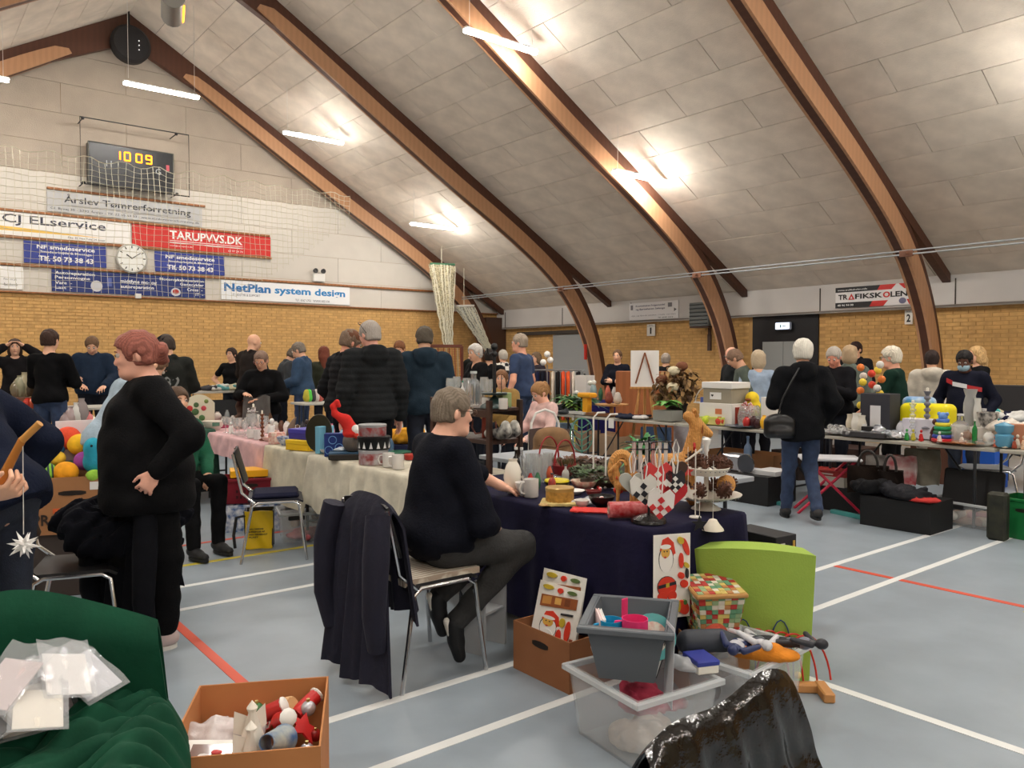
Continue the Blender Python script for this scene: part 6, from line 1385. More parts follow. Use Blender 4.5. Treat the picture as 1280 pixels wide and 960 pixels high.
# doll with the santa hat on the magenta table's neighbour
dp = PZ(306,520,.80); R = T('doll', (dp.x,dp.y,TT), 2.6, label='brown stuffed monkey doll in a red pointed hat', cat='doll')
sdf([ell((0,0,.14),(.10,.08,.12),k=.03),ell((0,.02,.30),(.07,.07,.075),k=.02),cap((-.08,0,.18),(-.04,.12,.22),.035,.028,k=.02),cap((.08,0,.18),(.03,.12,.26),.035,.028,k=.02),cap((-.05,.02,.06),(-.08,.2,.04),.04,.03,k=.02),cap((.05,.02,.06),(.08,.2,.04),.04,.03,k=.02)], 'body', fabric((78,56,44)), R, .011)
sdf([ell((0,.075,.29),(.045,.03,.045),k=.01)], 'face', fabric((186,110,80)), R, .008); sdf([ell((0,.0,.365),(.085,.085,.05),k=.02),cap((0,0,.37),(.03,-.02,.42),.06,.03,k=.02)], 'hat', fabric((204,34,34)), R, .01); MB().tube([(.088*math.cos(t),.088*math.sin(t),.345) for t in np.linspace(0,2*PI,17)[:-1]],.016,7,closed=True).build('hat_trim', fabric((230,226,222)), R)
# grey shirt held by the woman
i = [v for k_, v in INFO.items() if 'holding up a grey shirt' in v['root']['label']][0]
R = T('shirt', tuple(i['M'] @ Vector((-.04,.40,1.02))), i['root'].rotation_euler.z, label='grey shirt with white lettering held up over the table', cat='shirt')
MB().grid(lambda u, v: ((u-.5)*.30*(1+.1*v), .02*math.sin(u*12+v*3), .06-.42*v+.02*math.sin(u*8)), 16, 14, thick=.01).build('garment', fabric((92,90,88)), R)
mb = MB(); g_ = text_geo('Sød..', None, .05, .02, .001); mb.X = frame((.10,.035,-.12),(-1,0,0),(0,0,1)); mb.add(*g_); mb.build('lettering', cm((220,220,218)), R, kind='stuff')
# ---- under the pink table ----
openbox('plastic_crate', at(313,628,.22)[:2]+(.24,), (.46,.34,.22), 'dark red slotted plastic crate standing on the blue patterned box', m=cm((126,24,40),.4), rz=-.35, holes=True, taper=.02, rim=.012, t=.005)
c0 = PZ(313,628,.22)
mb = MB()
for k in range(8):
    for q in range(2): mb.box((-.11+.032*k, -.171, .06+.05*q),(.018,.004,.026))
mb.build('slot', cm((60,10,18)), bpy.data.objects[[o.name for o in bpy.data.objects if o.name.startswith('plastic_crate')][0]], kind='stuff')
openbox('patterned_box', (c0.x,c0.y,0), (.50,.40,.235), 'white cardboard box with a blue leaf pattern under the pink table', m=mat('blue_leaf', (70,104,160), .6, c2=(222,226,230), vs_=24, kind='noise'), rz=-.35, holes=False)
gbox('tray', (c0.x,c0.y,.465), (.34,.26,.06), (240,176,24), 'bright yellow plastic tray on the red crate', rz=-.3, cat='tray', m=cm((240,176,24),.35))
BG = T('carrier_bag', at(325,684,0), -.45, label='yellow, black and white carrier bag standing on the floor', cat='bag')
MB().grid(lambda u, v: ((u-.5)*.20*(1+.08*v), -.07-.01*math.sin(u*9+v*7), .30*v+.004), 12, 12, thick=.008).build('front_panel', cm((236,196,26),.45), BG)
for s in (-1,1): MB().grid(lambda u, v: (s*(.10+.01*v), -.07+.15*u, .30*v+.004+.008*math.sin(u*9)), 6, 10, thick=.006).build('side_panel', cm((24,24,26),.45), BG)
MB().grid(lambda u, v: ((u-.5)*.21, .08, .31*v), 6, 8, thick=.006).build('back_panel', cm((24,24,26),.45), BG)
mb = MB()
for k, (t_, w_) in enumerate((('DEN GRØNNE',.11),('BÆREPOSE AF',.12),('100% GENBRUGT',.14),('PLAST',.07))): mb.X = frame((-.075, -.086, .16-.022*k), (1,0,0),(0,0,1)); mb.add(*text_geo(t_, w_, .012, .03, .0012))
mb.build('lettering', cm((30,30,30)), BG, kind='stuff')
MB().tube([(-.10,-.06,.27),(-.17,-.07,.26),(-.19,-.08,.12),(-.18,-.08,.02)],[.012]*4,6).build('strap', cm((24,24,26)), BG)
setp(MB().grid(lambda u, v: ((u-.5)*.16, (.0), .16*v+.01*math.sin(u*9)), 6, 6, thick=.004).build('paper_piece', PAPER, loc=at(309,662,.0), rz=-.2), 'white crumpled paper behind the yellow bag', 'paper')
ST3 = openbox('storage_container', at(383,672,0)[:2]+(0,), (.44,.36,.25), 'clear storage box with black clips by the beige cloth', m=TUBM, rz=-.30, holes=False, taper=.02, rim=.015)
MB().cbox((-.1,-.195,.21),(.13,.02,.035),.006).build('clip', cm((24,24,26)), ST3)
s3 = ST3.location; cloth_pile('pink_bundle', (s3.x,s3.y,.01), (.34,.26,.10), fabric((196,100,106)), 'pink fabric in the clear box by the beige cloth', 'cloth', seed=61)
for k in range(3): mug((s3.x-.1+.1*k,s3.y+.02*k,.11), .07, .035, ((196,170,150),(206,206,206),(150,120,110))[k], ('cream','white','brown')[k]+' cup lying in the clear box by the beige cloth')
# ---- dark rack with glass on the cream table ----
K = T('shelf_rack', (3.27, 4.50, TT), 0, label='small dark wooden two-shelf rack standing on the table behind the seated woman', cat='rack')
for sx in (-1,1):
    for sy in (-1,1): MB().cbox((sx*.13,sy*.34,.245),(.03,.04,.49),.003).build('post', WOODD, K)
MB().cbox((0,0,.425),(.28,.70,.022),.003).build('shelf', WOODD, K); MB().cbox((0,0,.21),(.28,.70,.03),.003).build('shelf', WOODD, K)
for s in (-1,1): MB().cbox((s*.14,0,.40),(.012,.66,.05),.002).build('rail', WOODD, K)
RT = TT+.437
def rk(px, z): p = PX(px, 450, 3.24); return (3.24, p.y, z)
def rk2(px, x, z): return (x, PX(px, 450, x).y, z)
bottle(rk2(592,3.26,RT), .235, .062, 'big clear glass carafe on the dark rack', capc=(200,206,206)); 
for k, (px, x, h, r) in enumerate(((563,3.22,.19,.035),(571,3.30,.20,.033),(566,3.34,.18,.033),(583,3.32,.19,.032),(605,3.34,.2,.032),(611,3.24,.19,.03))): wineglass(rk2(px,x,RT), h, r, 'clear wine glass on top of the dark rack', group='wine glasses on the rack')
bottle(rk2(578,3.20,RT), .17, .018, 'small white bottle with a green cap on the dark rack', m=cm((222,220,218),.3), capc=(30,110,80))
R = T('lamp_foot', rk2(618,3.22,RT), label='tall black iron candle stand on a green-black round foot', cat='candle stand'); MB().lathe([(.10,0),(.095,.015),(.03,.06),(.012,.08)], n=20).build('foot', cm((40,60,58),.4), R); MB().lathe([(.0,.085),(.085,.088),(.09,.1),(.085,.103),(0,.095)], n=20).build('dish', cm((40,54,54),.4), R); MB().cyl((0,0,.06),(0,0,.40),.012,n=8).ball((0,0,.36),.022,8,6).ball((0,0,.41),.025,8,6).build('pole', BLACKM, R); MB().tube([(0,0,.37),(-.05,0,.36),(-.06,0,.40)],.008,6).build('arm', BLACKM, R); MB().cyl((.06,0,.10),(.06,0,.22),.003,n=5).build('rod', BLACKM, R)
for px, lb in ((608,'white mug with a red flower left of the black candle stand'),(629,'white mug with a red flower right of the black candle stand')): mug(rk2(px,3.18,RT), .07, .03, (226,222,218), lb, rz=1, decal=(190,30,50))
gbox('small_box', rk2(630,3.30,RT), (.08,.07,.10), (140,160,110), 'small pale green box behind the black candle stand')
cloth_pile('lace_doily', rk2(575,3.14,RT), (.10,.2,.02), fabric((214,212,206)), 'white lace doily hanging on the rack top edge', 'doily', seed=5, res=.008)
R = T('iron_candelabra', rk2(605,3.22,TT+.226), label='brown curled metal candelabra on the middle rack shelf', cat='candelabra')
for s in (-1,1): MB().tube([(0,s*.0,.10),(0,s*.04,.03),(0,s*.10,.02),(0,s*.14,.06),(0,s*.13,.12)],.006,6).build('arm', cm((120,70,60),.4,metal=.5), R)
MB().cyl((0,0,.0),(0,0,.15),.016,n=8).build('stem', cm((150,70,56),.4,metal=.4), R)
for k, (px,x) in enumerate(((622,3.2),(632,3.27))):
    plush(rk2(px,x,TT+.226), 'black and white sneaker on the middle rack shelf, '+('toe to the left' if k == 0 else 'behind the other'), [cap((0,.10,.035),(0,-.02,.04),.032,.036,k=.02),cap((0,-.03,.05),(0,-.09,.06),.036,.04,k=.02),ell((0,-.085,.10),(.028,.035,.035),k=.02),bxx((0,0,-.03),(.2,.3,.03),sub=True,k=.002)], mat('sneaker', (40,40,44), .7, c2=(200,198,190), vs_=16), cat='shoe', name='sneaker', rz=.1*k)
b0 = board('white_board', 'white board leaning under the dark rack', 'board', frame((3.12, 4.72, TT), (-.1,-1,0), (.2,0,1)), .24, .20, (200,202,206), t=.006)
gbox('small_box', (3.10,4.25,TT), (.12,.14,.05), (24,24,26), 'flat black box in front of the white board')
for k,(px,py,h) in enumerate(((648,605,.22),(655,600,.2))): bottle(at(px-3,py), h, .028, ('dark bottle with a white label by the rack post','clear bottle with dark contents behind the white vase')[k], m=[cm((28,26,26),.2), GLASS][k], capc=(220,220,218))
# ---- navy table goods ----
vv = vase(at(641,622), .195, .053, (226,220,206), 'tall cream vase with dark brush characters on the navy table', neck=.45)
mb = MB()
for k in range(3): mb.X = frame((.02,-.0525,.11-.028*k),(.94,.34,0),(0,0,1)); mb.box((.0,0,.001),(.016,.003,.002)).box((0,.006,.001),(.012,.003,.002)).box((0,0,.001),(.003,.020,.002)).box((.005,-.006,.001),(.003,.01,.002))
mb.build('brush_characters', cm((50,50,56)), vv, kind='stuff')
for k, (x,y,h) in enumerate(((663,601,.17),(672,605,.16),(681,602,.17),(668,596,.15),(685,597,.16))): tumbler(at(x,y), h, .034, 'tall clear printed glass behind the cream vase', group='printed glasses')
for k,(x,y,c,lb) in enumerate(((663,613,(180,40,40),'small red-topped glass ornament behind the mug'),(672,612,(60,110,80),'green glass bud vase behind the mug'),(687,603,(200,90,60),'glass with an orange motif right of the tall glasses'))): vase(at(x,y), .10, .02, c, lb)
cloth_pile('cutlery_heap', at(697,600), (.18,.14,.05), mat('cutlery', (150,150,152), .25, metal=.8, var=.4, vs_=60), 'heap of silver cutlery and spoons behind the yellow bowl', 'cutlery', seed=12, res=.008)
bowl(at(656,626), .075, .055, (232,230,226), 'white footed bowl beside the cream vase'); mug(at(664,633), .10, .042, (230,226,222), 'white mug with a small red elf print', rz=2.9, decal=(190,40,40))
tin(at(700,629), .085, .075, (190,146,70), 'round yellow-brown lidded box in the middle of the navy table', lid=(186,150,84), m=mat('wicker_tin', (180,134,60), .6, var=.25, vs_=50))
bowl(at(696,612), .05, .075, (70,60,20), 'yellow lidded dish behind the round box', parts=[('yellow_lid', MB().lathe([(.074,.05),(.07,.06),(.0,.066)], n=20), cm((214,196,30),.3))])
bowl(at(730,612), .055, .078, (226,214,190), 'cream dish with red flowers behind the plastic bag', m=mat('red_flower_dish', (190,60,60), .35, c2=(228,216,192), vs_=22))
plate(at(718,617), .06, (232,230,226), 'small white saucer between the dishes')
pl = T('pot_holder', at(705,637), -.8, label='flat yellow quilted pot holder with a loop at the table edge', cat='pot holder'); MB().grid(lambda u, v: ((u-.5)*.24, (v-.5)*.18*(1-.2*u), .012+.004*math.sin(u*40)*math.sin(v*40)), 22, 18, thick=.012).build('pad', fabric((206,184,120)), pl); MB().tube([(-.1+.02*math.cos(t),-.1+.02*math.sin(t),.01) for t in np.linspace(0,2*PI,11)[:-1]],.005,6,closed=True).build('loop', fabric((196,160,110)), pl)
rm = T('bead_mat', at(752,648), -.9, label='red openwork mat lying along the table edge', cat='mat'); mb = MB()
for k in range(7): mb.tube([(-.15+.3*t, -.05+.017*k+.006*math.sin(t*40+k), .005) for t in np.linspace(0,1,16)],.005,5)
mb.build('strands', cm((214,44,34),.4), rm, kind='stuff')
bowl(at(752,634), .06, .068, (26,24,26), 'black bowl of sweets on the navy table'); 
for k, (dx,dy,c) in enumerate(((0,0,(200,60,60)),(.02,.02,(226,220,214)),(-.02,.01,(150,40,40)))): 
    p = Vector(at(752,634)); R = T('sweet', (p.x+dx,p.y+dy,TT+.045), label=('red','white','dark red')[k]+' wrapped sweet in the black bowl', cat='sweet'); MB().ball((0,0,0),(.014,.010,.008),8,6).build('sweet_body', cm(c,.3), R)
cloth_pile('plastic_bag', at(733,629), (.18,.12,.04), mat('clear_bag', (225,228,232), .15), 'clear plastic bag lying behind the black bowl', 'bag', seed=71, res=.009)
R = T('sweet_garland', at(752,613), .4, label='red and white sweet-wrapper garland behind the bag', cat='garland')
for k in range(9): MB().ball((-.13+.032*k, .02*math.sin(k*2), .015),(.016,.010,.011),8,6).build('wrapper', cm(((206,50,50),(232,226,222))[k % 2],.3), R)
# wrapping-paper roll
RR = T('paper_roll', at(790,650), -.62, label='red patterned wrapping paper roll on the navy table', cat='paper roll'); RM = mat('wrap', (176,28,34), .35, c2=(206,120,120), vs_=34)
RR.location.z = TT+.04
MB().tube([(-.11,0,0),(.11,0,0)],.040,20).build('rolled_paper', RM, RR)
for s in (-1,1): mb = MB(); mb.at((s*.1105,0,0),(0,PI/2,0)); mb.lathe([(.022,-.002),(.022,.003),(.014,.003),(.014,-.002)], n=16, cap=False); mb.build('core', cm((196,186,170)), RR)
# straw figures
STRAW = mat('straw', (196,140,74), .75, var=.25, vs_=40, kind='wave', bump=.8, bs=60); RIB = cm((196,40,34),.5)
def straw_horse(loc, s, rz, label, goat=False):
    R = T('straw_goat' if goat else 'straw_figure', loc, rz, label=label, cat='straw figure'); k = s
    P = [cap((-.11*k,0,.22*k),(.09*k,0,.23*k),.062*k,.058*k,k=.02*k)]+[cap((x*k,y*k,.20*k),(x*1.1*k,y*1.2*k,0.012),.028*k,.022*k,k=.02*k) for x in (-.11,.09) for y in (-.035,.035)]
    P += [cap((.09*k,0,.25*k),(.13*k,0,.44*k),.052*k,.038*k,k=.02*k),cap((.13*k,0,.45*k),(.20*k,0,.40*k),.038*k,.024*k,k=.02*k),cap((.12*k,0,.47*k),(.08*k,0,.50*k),.035*k,.03*k,k=.01*k),cap((-.16*k,0,.24*k),(-.20*k,0,.27*k),.03*k,.012*k,k=.01*k)]
    sdf(P, 'body', STRAW, R, .0085*max(.6,k)); mb = MB()
    for x, y, z, r in ((.115,0,.34,.05),(.17,0,.425,.036),(.0,0,.225,.066)): pass
    MB().tube([(.155*k,.036*k*math.cos(t),.43*k+.036*k*math.sin(t)) for t in np.linspace(0,2*PI,13)[:-1]],.006*k,5,closed=True).build('binding', cm((150,80,36)), R)
    MB().tube([(.11*k,.052*k*math.cos(t),.33*k+.03*k*math.sin(t)) for t in np.linspace(0,2*PI,13)[:-1]],.008*k,5,closed=True).build('ribbon', RIB, R)
    for y in (-1,1): MB().tube([(.11*k,y*.02*k,.50*k),(.07*k,y*.04*k,.55*k),(.02*k,y*.05*k,.54*k),(.0,y*.05*k,.49*k)] if not goat else [(.13*k,y*.02*k,.50*k),(.12*k,y*.03*k,.53*k),(.11*k,y*.035*k,.54*k)],.012*k,6).build('horn', STRAW, R)
    return R
straw_horse((3.28,2.72,TT), .92, -.75, 'large straw goat standing behind the pine cone stand', True)
straw_horse(at(782,630), .42, 2.3, 'small straw goat with red ribbon left of the hearts'); straw_horse(at(797,634), .45, .5, 'small straw goat half hidden behind the grey heart'); straw_horse(at(808,636), .40, 2.0, 'small straw goat behind the wrapping roll')
R = T('straw_wreath', at(777,615), 0, label='plaited straw wreath standing behind the small goats', cat='wreath'); MB().tube([(.05*math.cos(t)*.78,.05*math.cos(t)*-.62,.13+.085*math.sin(t)) for t in np.linspace(0,2*PI,21)[:-1]],.032,9,closed=True).build('wreath_ring', STRAW, R)
R = T('bow', at(778,625), label='red bow on the plaited straw wreath', cat='bow'); MB().ball((-.03,0,.06),(.035,.02,.025),10,7).ball((.03,0,.07),(.035,.02,.028),10,7).build('bow_loops', cm((220,50,34),.5), R, kind='stuff')
# heart stand
hp_ = Vector(at(812,662)); HS = T('ornament_stand', tuple(hp_), -.67, label='black stand with a ribbed foot hung with hearts', cat='ornament stand')
mb = MB(); mb.lathe([(.085,0),(.08,.015),(.05,.03),(.012,.04)], n=24); mb.build('foot', mat('black_gloss', (20,18,20), .2, bump=.5, bs=40), HS); MB().cyl((0,0,.03),(0,0,.40),.006,n=6).build('pole', BLACKM, HS)
for z, L_ in ((.375,.11),(.34,.09)): MB().cyl((-L_,0,z),(L_,0,z),.004,n=5).cyl((0,-L_*.6,z),(0,L_*.6,z),.004,n=5).build('cross_arm', BLACKM, HS)
def heart_pts(s): return [(s*.62*(16*math.sin(t)**3)/16, s*.62*(13*math.cos(t)-5*math.cos(2*t)-2*math.cos(3*t)-math.cos(4*t))/16) for t in np.linspace(0,2*PI,27)[:-1]]
def heart(x, y, z, s, c, label, woven=None, rot=0, strap=.10, yaw=0):
    b = hp_+Matrix.Rotation(-.67,3,'Z')@Vector((x,y,0)); R = T('heart_ornament', (b.x,b.y,TT+z), -.67+yaw, label=label, cat='ornament'); mb = MB(); mb.X = frame((0,0,0),(1,0,0),(0,0,1))@Matrix.Rotation(rot,4,'Z')
    if woven:
        mb.prism([(-s*.5,s*.5),(-s*.5,-.0),(0,-s*.5-.0),(s*.5,0),(s*.5,s*.5),(s*.3,s*.68),(0,s*.45),(-s*.3,s*.68)], -.004, .004); mb.build('heart', cm(c,.6), R)
        for i in range(3):
            for j in range(3):
                if (i+j) % 2 == 0:
                    mb = MB(); mb.X = frame((0,0,0),(1,0,0),(0,0,1))@Matrix.Rotation(rot,4,'Z')@Matrix.Rotation(PI/4,4,'Z'); q = s*.21; mb.box(((i-1.5)*q+q*.3-.0, (j-1.5)*q+q*.3, .006),(q*.96,q*.96,.003)); mb.build('woven_square', cm(woven,.6), R)
    else: mb.prism(heart_pts(s), -.007, .007); mb.build('heart', cm(c,.7), R)
    MB().tube([(-.006,0,s*.45),(-.014,0,s*.5+strap*.6),(0,0,s*.5+strap),(.014,0,s*.5+strap*.6),(.006,0,s*.45)],.0035,5).build('strap', cm((226,222,216)), R); return R
heart(-.085,-.045,.19,.10,(176,178,170),'grey wooden heart with fine writing on the black stand')
heart(-.035,-.07,.15,.12,(222,220,214),'woven heart in black and white squares',woven=(30,32,40),rot=.1)
heart(.03,-.06,.20,.13,(206,60,60),'large woven heart of red and white lattice',woven=(232,228,222))
heart(.035,-.10,.09,.12,(226,222,218),'lower woven heart of white and red squares',woven=(196,44,48),rot=-.1,strap=.16)
heart(.10,-.03,.14,.12,(190,36,44),'plain red pointed heart at the right of the stand'); heart(.11,-.06,.19,.09,(36,36,42),'small woven heart of black and white squares at right',woven=(226,224,218)); heart(.13,.02,.24,.09,(66,48,36),'dark brown heart high on the stand\'s right arm'); heart(-.02,.03,.24,.08,(60,60,66),'black and white striped heart high on the stand',woven=(206,204,200))
for k,c in enumerate(((150,60,50),(206,200,194),(60,60,64),(196,40,44),(120,80,60),(210,204,198))):
    b = hp_+Matrix.Rotation(-.67,3,'Z')@Vector((-.07+.03*k,.0+.012*(k%2),0)); setp(MB().grid(lambda u, v: ((u-.5)*.018,0,-.14*v), 2, 6, thick=.003).build('ribbon', mat('rib%d'%k, c, .5, c2=(220,216,210), vs_=50, kind='wave'), loc=(b.x,b.y,TT+.375), rz=-.67), ['rust red','cream','charcoal','bright red','brown','white'][k]+' ribbon hanging from the black stand\'s arm', 'ribbon')
# pine cone stand
cp_ = Vector((3.27,2.50,TT)); CS_ = T('cake_stand', tuple(cp_), label='two-tier white dotted cake stand filled with pine cones', cat='cake stand'); CW = cm((222,216,204),.3)
MB().lathe([(.075,0),(.07,.006),(.025,.035),(.022,.05)], n=24).build('foot', CW, CS_); MB().lathe([(.02,.045),(.10,.05),(.175,.075),(.178,.08),(.10,.060),(.0,.056)], n=32).build('lower_plate', CW, CS_); MB().lathe([(.012,.05),(.012,.17),(.02,.18)], n=10).build('pillar', CW, CS_)
MB().lathe([(.02,.172),(.095,.178),(.118,.215),(.115,.217),(.09,.186),(0,.182)], n=30).build('upper_plate', CW, CS_); MB().lathe([(.008,.18),(.008,.29),(.014,.30),(.012,.32),(.02,.335),(.022,.355),(.01,.365),(0,.366)], n=12).build('finial', cm((232,230,226),.25), CS_)
mb = MB()
for z, r in ((.070,.166),(.205,.1145)):
    for k in range(30): a = 2*PI*k/30; mb.ball((r*math.cos(a),r*math.sin(a),z-.003),.0032,5,4)
mb.build('dotted_edge', cm((120,120,124)), CS_, kind='stuff')
CONE = mat('pine_cone', (92,58,44), .7, var=.3, vs_=30); CONET = cm((150,112,84),.7)
def pinecone(loc, L_, r, rot, label, group=None):
    R = T('pine_cone', loc, label=label, cat='pine cone', group=group); R.rotation_euler = rot; mb = MB(); mb.ball((0,0,L_*.5),(r*.55,r*.55,L_*.5),10,8); n = 46
    for k in range(n):
        t = (k+.5)/n; a = k*2.399; rr = r*math.sin(PI*(.12+.8*t))**.7; z = L_*t; d = Vector((math.cos(a),math.sin(a),.55)).normalized(); s = Vector((-math.sin(a),math.cos(a),0)); p0 = Vector((math.cos(a)*rr*.4,math.sin(a)*rr*.4,z)); p1 = p0+d*rr*.75; w_ = r*.26
        mb.add([p0-s*w_*.5,p0+s*w_*.5,p1+s*w_*.6,p1-s*w_*.6,p1+Vector((0,0,-w_*.5))],[(0,1,2,3),(3,2,4),(0,3,4),(1,4,2),(0,4,1)])
    mb.build('scales', CONE, R, kind='stuff'); return R
PCN = None
for k,(x,y,z,lb) in enumerate(((-.10,-.05,.075,'on the lower plate at the left front'),(-.03,-.10,.072,'on the lower plate front, left of the pillar'),(.05,-.10,.072,'on the lower plate front, right of the pillar'),(.11,-.04,.078,'on the lower plate at the right'),(.10,.07,.078,'on the lower plate at the right back'),(-.12,.04,.078,'on the lower plate at the left back'),(.02,.11,.075,'on the lower plate behind the pillar'),(-.06,-.02,.20,'on the upper plate at the left'),(-.01,-.06,.20,'on the upper plate at the front'),(.05,-.03,.20,'on the upper plate at the right'),(.0,.05,.20,'on the upper plate behind the finial'),(.06,.04,.205,'on the upper plate at the far right'),(-.05,.05,.205,'on the upper plate at the left back'))):
    q = cp_+Matrix.Rotation(-.75,3,'Z')@Vector((x,y,0)); a = RG.uniform(0,6)
    lab = 'brown pine cone '+lb
    if PCN is None: PCN = pinecone((q.x,q.y,TT+z),.085,.036,(1.2,.2,a),lab,'pine cones on the cake stand')
    else: o = dup(PCN, loc=(q.x,q.y,TT+z+.01), label=lab); o.rotation_euler = (1.0+RG.uniform(-.5,.4),RG.uniform(-.4,.4),a)
plush(tuple(cp_+Matrix.Rotation(-.75,3,'Z')@Vector((.10,.0,.115))), 'round brown cinnamon loaf-like ball among the lower pine cones', [ell((0,0,.01),(.05,.045,.05),k=.01)], STRAW, cat='ornament', name='straw_ball')
# small hanging ornaments at the corner
op = Vector((3.05,2.395,TT)); R = T('ornament_hook', tuple(op), -.7, label='thin white branch hook with stars and a bell at the table corner', cat='ornament stand'); MB().cyl((0,0,.0),(0,0,.33),.003,n=5).lathe([(.03,0),(.028,.006),(0,.007)],n=10).build('pole', cm((226,222,214)), R, kind='stuff'); MB().cyl((-.05,0,.27),(.03,0,.33),.005,n=6).build('branch', cm((222,214,200)), R)
def star(loc, s, c, label, rz=-.7, t=.006, n=5, cat='ornament', inner=.42): 
    R = T('star_ornament', loc, rz, label=label, cat=cat); mb = MB(); mb.X = frame((0,t/2,0),(1,0,0),(0,0,1)); mb.prism([((s if k % 2 == 0 else s*inner)*math.sin(k*PI/n),(s if k % 2 == 0 else s*inner)*math.cos(k*PI/n)) for k in range(2*n)],0,t); mb.build('star', cm(c,.6), R); MB().cyl((0,0,s*.9),(0,0,s+.09),.0012,n=4).build('string', cm((220,216,208)), R); return R
star((op.x-.03,op.y+.02,TT+.12),.045,(226,220,210),'white felt star ornament at the table corner'); star((2.98,2.315,TT-.01),.04,(24,24,28),'black star with pale rim hanging over the corner'); star((op.x-.02,op.y+.03,TT+.22),.03,(196,60,56),'small red checked star on the white hook')
R = T('bell_ornament', (3.075,2.31,TT-.05), -.7, label='white flared bell ornament at the table corner', cat='ornament'); MB().lathe([(.052,0),(.05,.006),(.03,.03),(.018,.05),(0,.056)], n=18).build('bell', cm((222,214,196),.6), R); MB().cyl((0,0,.05),(0,0,.33),.0012,n=4).build('string', cm((220,216,208)), R)
gbox('black_box', (3.62,2.40,0), (.16,.30,.60), (22,22,26), 'upright black box with pale lettering at the end of the navy table', rz=-.1, face=[((200,200,200),'y',.2,.4,.80,.94),((190,150,60),'y',.80,.9,.5,.95)])
plush((3.80,2.36,.0), 'shiny orange bag behind the lime chair', [ell((0,0,.36),(.15,.12,.13),k=.03),cap((0,0,.11),(0,0,.33),.11,.12,k=.05)], mat('orange_bag', (226,140,20), .3, bump=.4, bs=12), cat='bag', name='bag', res=.014)
# ---- second table, behind the navy one ----
table(3.78, 4.50, 3.05, 5.15, label='grey folding table with baskets and wreaths behind the navy table', top=(150,156,162))
def heather(loc, label, rz=0):
    R = T('plant_basket', loc, rz, label=label, cat='basket'); RC = cm((150,30,36),.5)
    MB().lathe(vprof([(.065,0),(.07,.004),(.09,.075),(.095,.08)]), n=16).build('basket', RC, R); MB().tube([(.09*math.cos(t),0,.08+.16*math.sin(t)) for t in np.linspace(0,PI,13)],.006,6).build('handle', RC, R)
    mb = MB(); rg = random.Random(label)
    for k in range(60): a = rg.uniform(0,6.3); q = rg.uniform(0,.07); leafmesh(mb, (q*math.cos(a),q*math.sin(a),.07),(math.cos(a)*.4,math.sin(a)*.4,1),rg.uniform(.03,.07),.008,.1)
    mb.build('sprigs', cm((90,84,50)), R, kind='stuff'); return R
h1 = at(686,590); heather(h1,'left red basket planted with heather, one of a pair'); h2 = at(706,596); heather(h2,'right red basket planted with heather, one of a pair')
def moss(loc, r, c, label, n=150, ring=True, L=.05):
    R = T('wreath', loc, label=label, cat='wreath'); rg = random.Random(label); MB().tube([(r*math.cos(t),r*math.sin(t),.04) for t in np.linspace(0,2*PI,17)[:-1]],.035,8,closed=True).build('wreath_ring', cm((60,48,34)), R); mb = MB()
    for k in range(n): a = rg.uniform(0,6.3); b = rg.uniform(0,PI); p = ((r+.035*math.cos(b))*math.cos(a),(r+.035*math.cos(b))*math.sin(a),.04+.035*math.sin(b)); leafmesh(mb, p, (math.cos(a+rg.uniform(-1,1)),math.sin(a+rg.uniform(-1,1)),rg.uniform(.1,1)), L, L*.4, .3)
    mb.build('leaves', mat('moss%d'%c[0], c, .7, var=.4, vs_=25), R, kind='stuff'); return R
moss(at(752,608), .11, (74,96,62), 'green mossy wreath lying behind the straw wreath'); moss(at(738,601), .08, (100,112,84), 'smaller grey-green wreath left of the mossy one'); moss(at(765,592), .13, (80,52,40), 'brown twig wreath behind the mossy wreath')
moss(at(722,588), .10, (122,90,70), 'pale brown dry wreath behind the red baskets')
GRS = plant(at(800,600), 'bushy green plant in a grey crate with a red rim', pot=None, n=0, seed=3)
openbox('plant_crate', at(802,602), (.22,.18,.17), 'grey wooden plant crate with a red printed rim', m=mat('crate_grey', (120,118,112), .7, c2=(150,148,140), vs_=12), rz=-.5, holes=False, rim=.006, cat='crate')
bpy.data.objects.remove(GRS)
plant((at(802,602)[0], at(802,602)[1], TT+.1), 'bushy green fern in the grey plant crate', pot=(70,60,50), r=.06, ph=.07, n=70, L=.20, w=.035, c=(56,124,64), up=.9, droop=.5, seed=4)
R = T('flower_rack', at(757,607), -.3, label='thin white wire plant rack beside the fern', cat='rack'); MB().tube([(0,0,0),(0,0,.40),(.03,0,.43),(.08,0,.43)],.006,6).build('frame', WHITE, R); MB().tube([(0,.16,0),(0,.16,.40),(.03,.16,.43),(.08,.16,.43)],.006,6).build('frame', WHITE, R)
for k,c in enumerate(((176,40,40),(170,50,50),(40,60,50))): p = at(704+4*k,605-2*k); R = T('candle', (p[0],p[1],TT+.015), .6, label=('red taper candle lying in front of the red baskets','second red taper candle beside it','dark green taper candle lying beside the red ones')[k], cat='candle'); MB().tube([(-.08,0,0),(.08,0,0)],.011,8).build('wax', cm(c,.4), R)
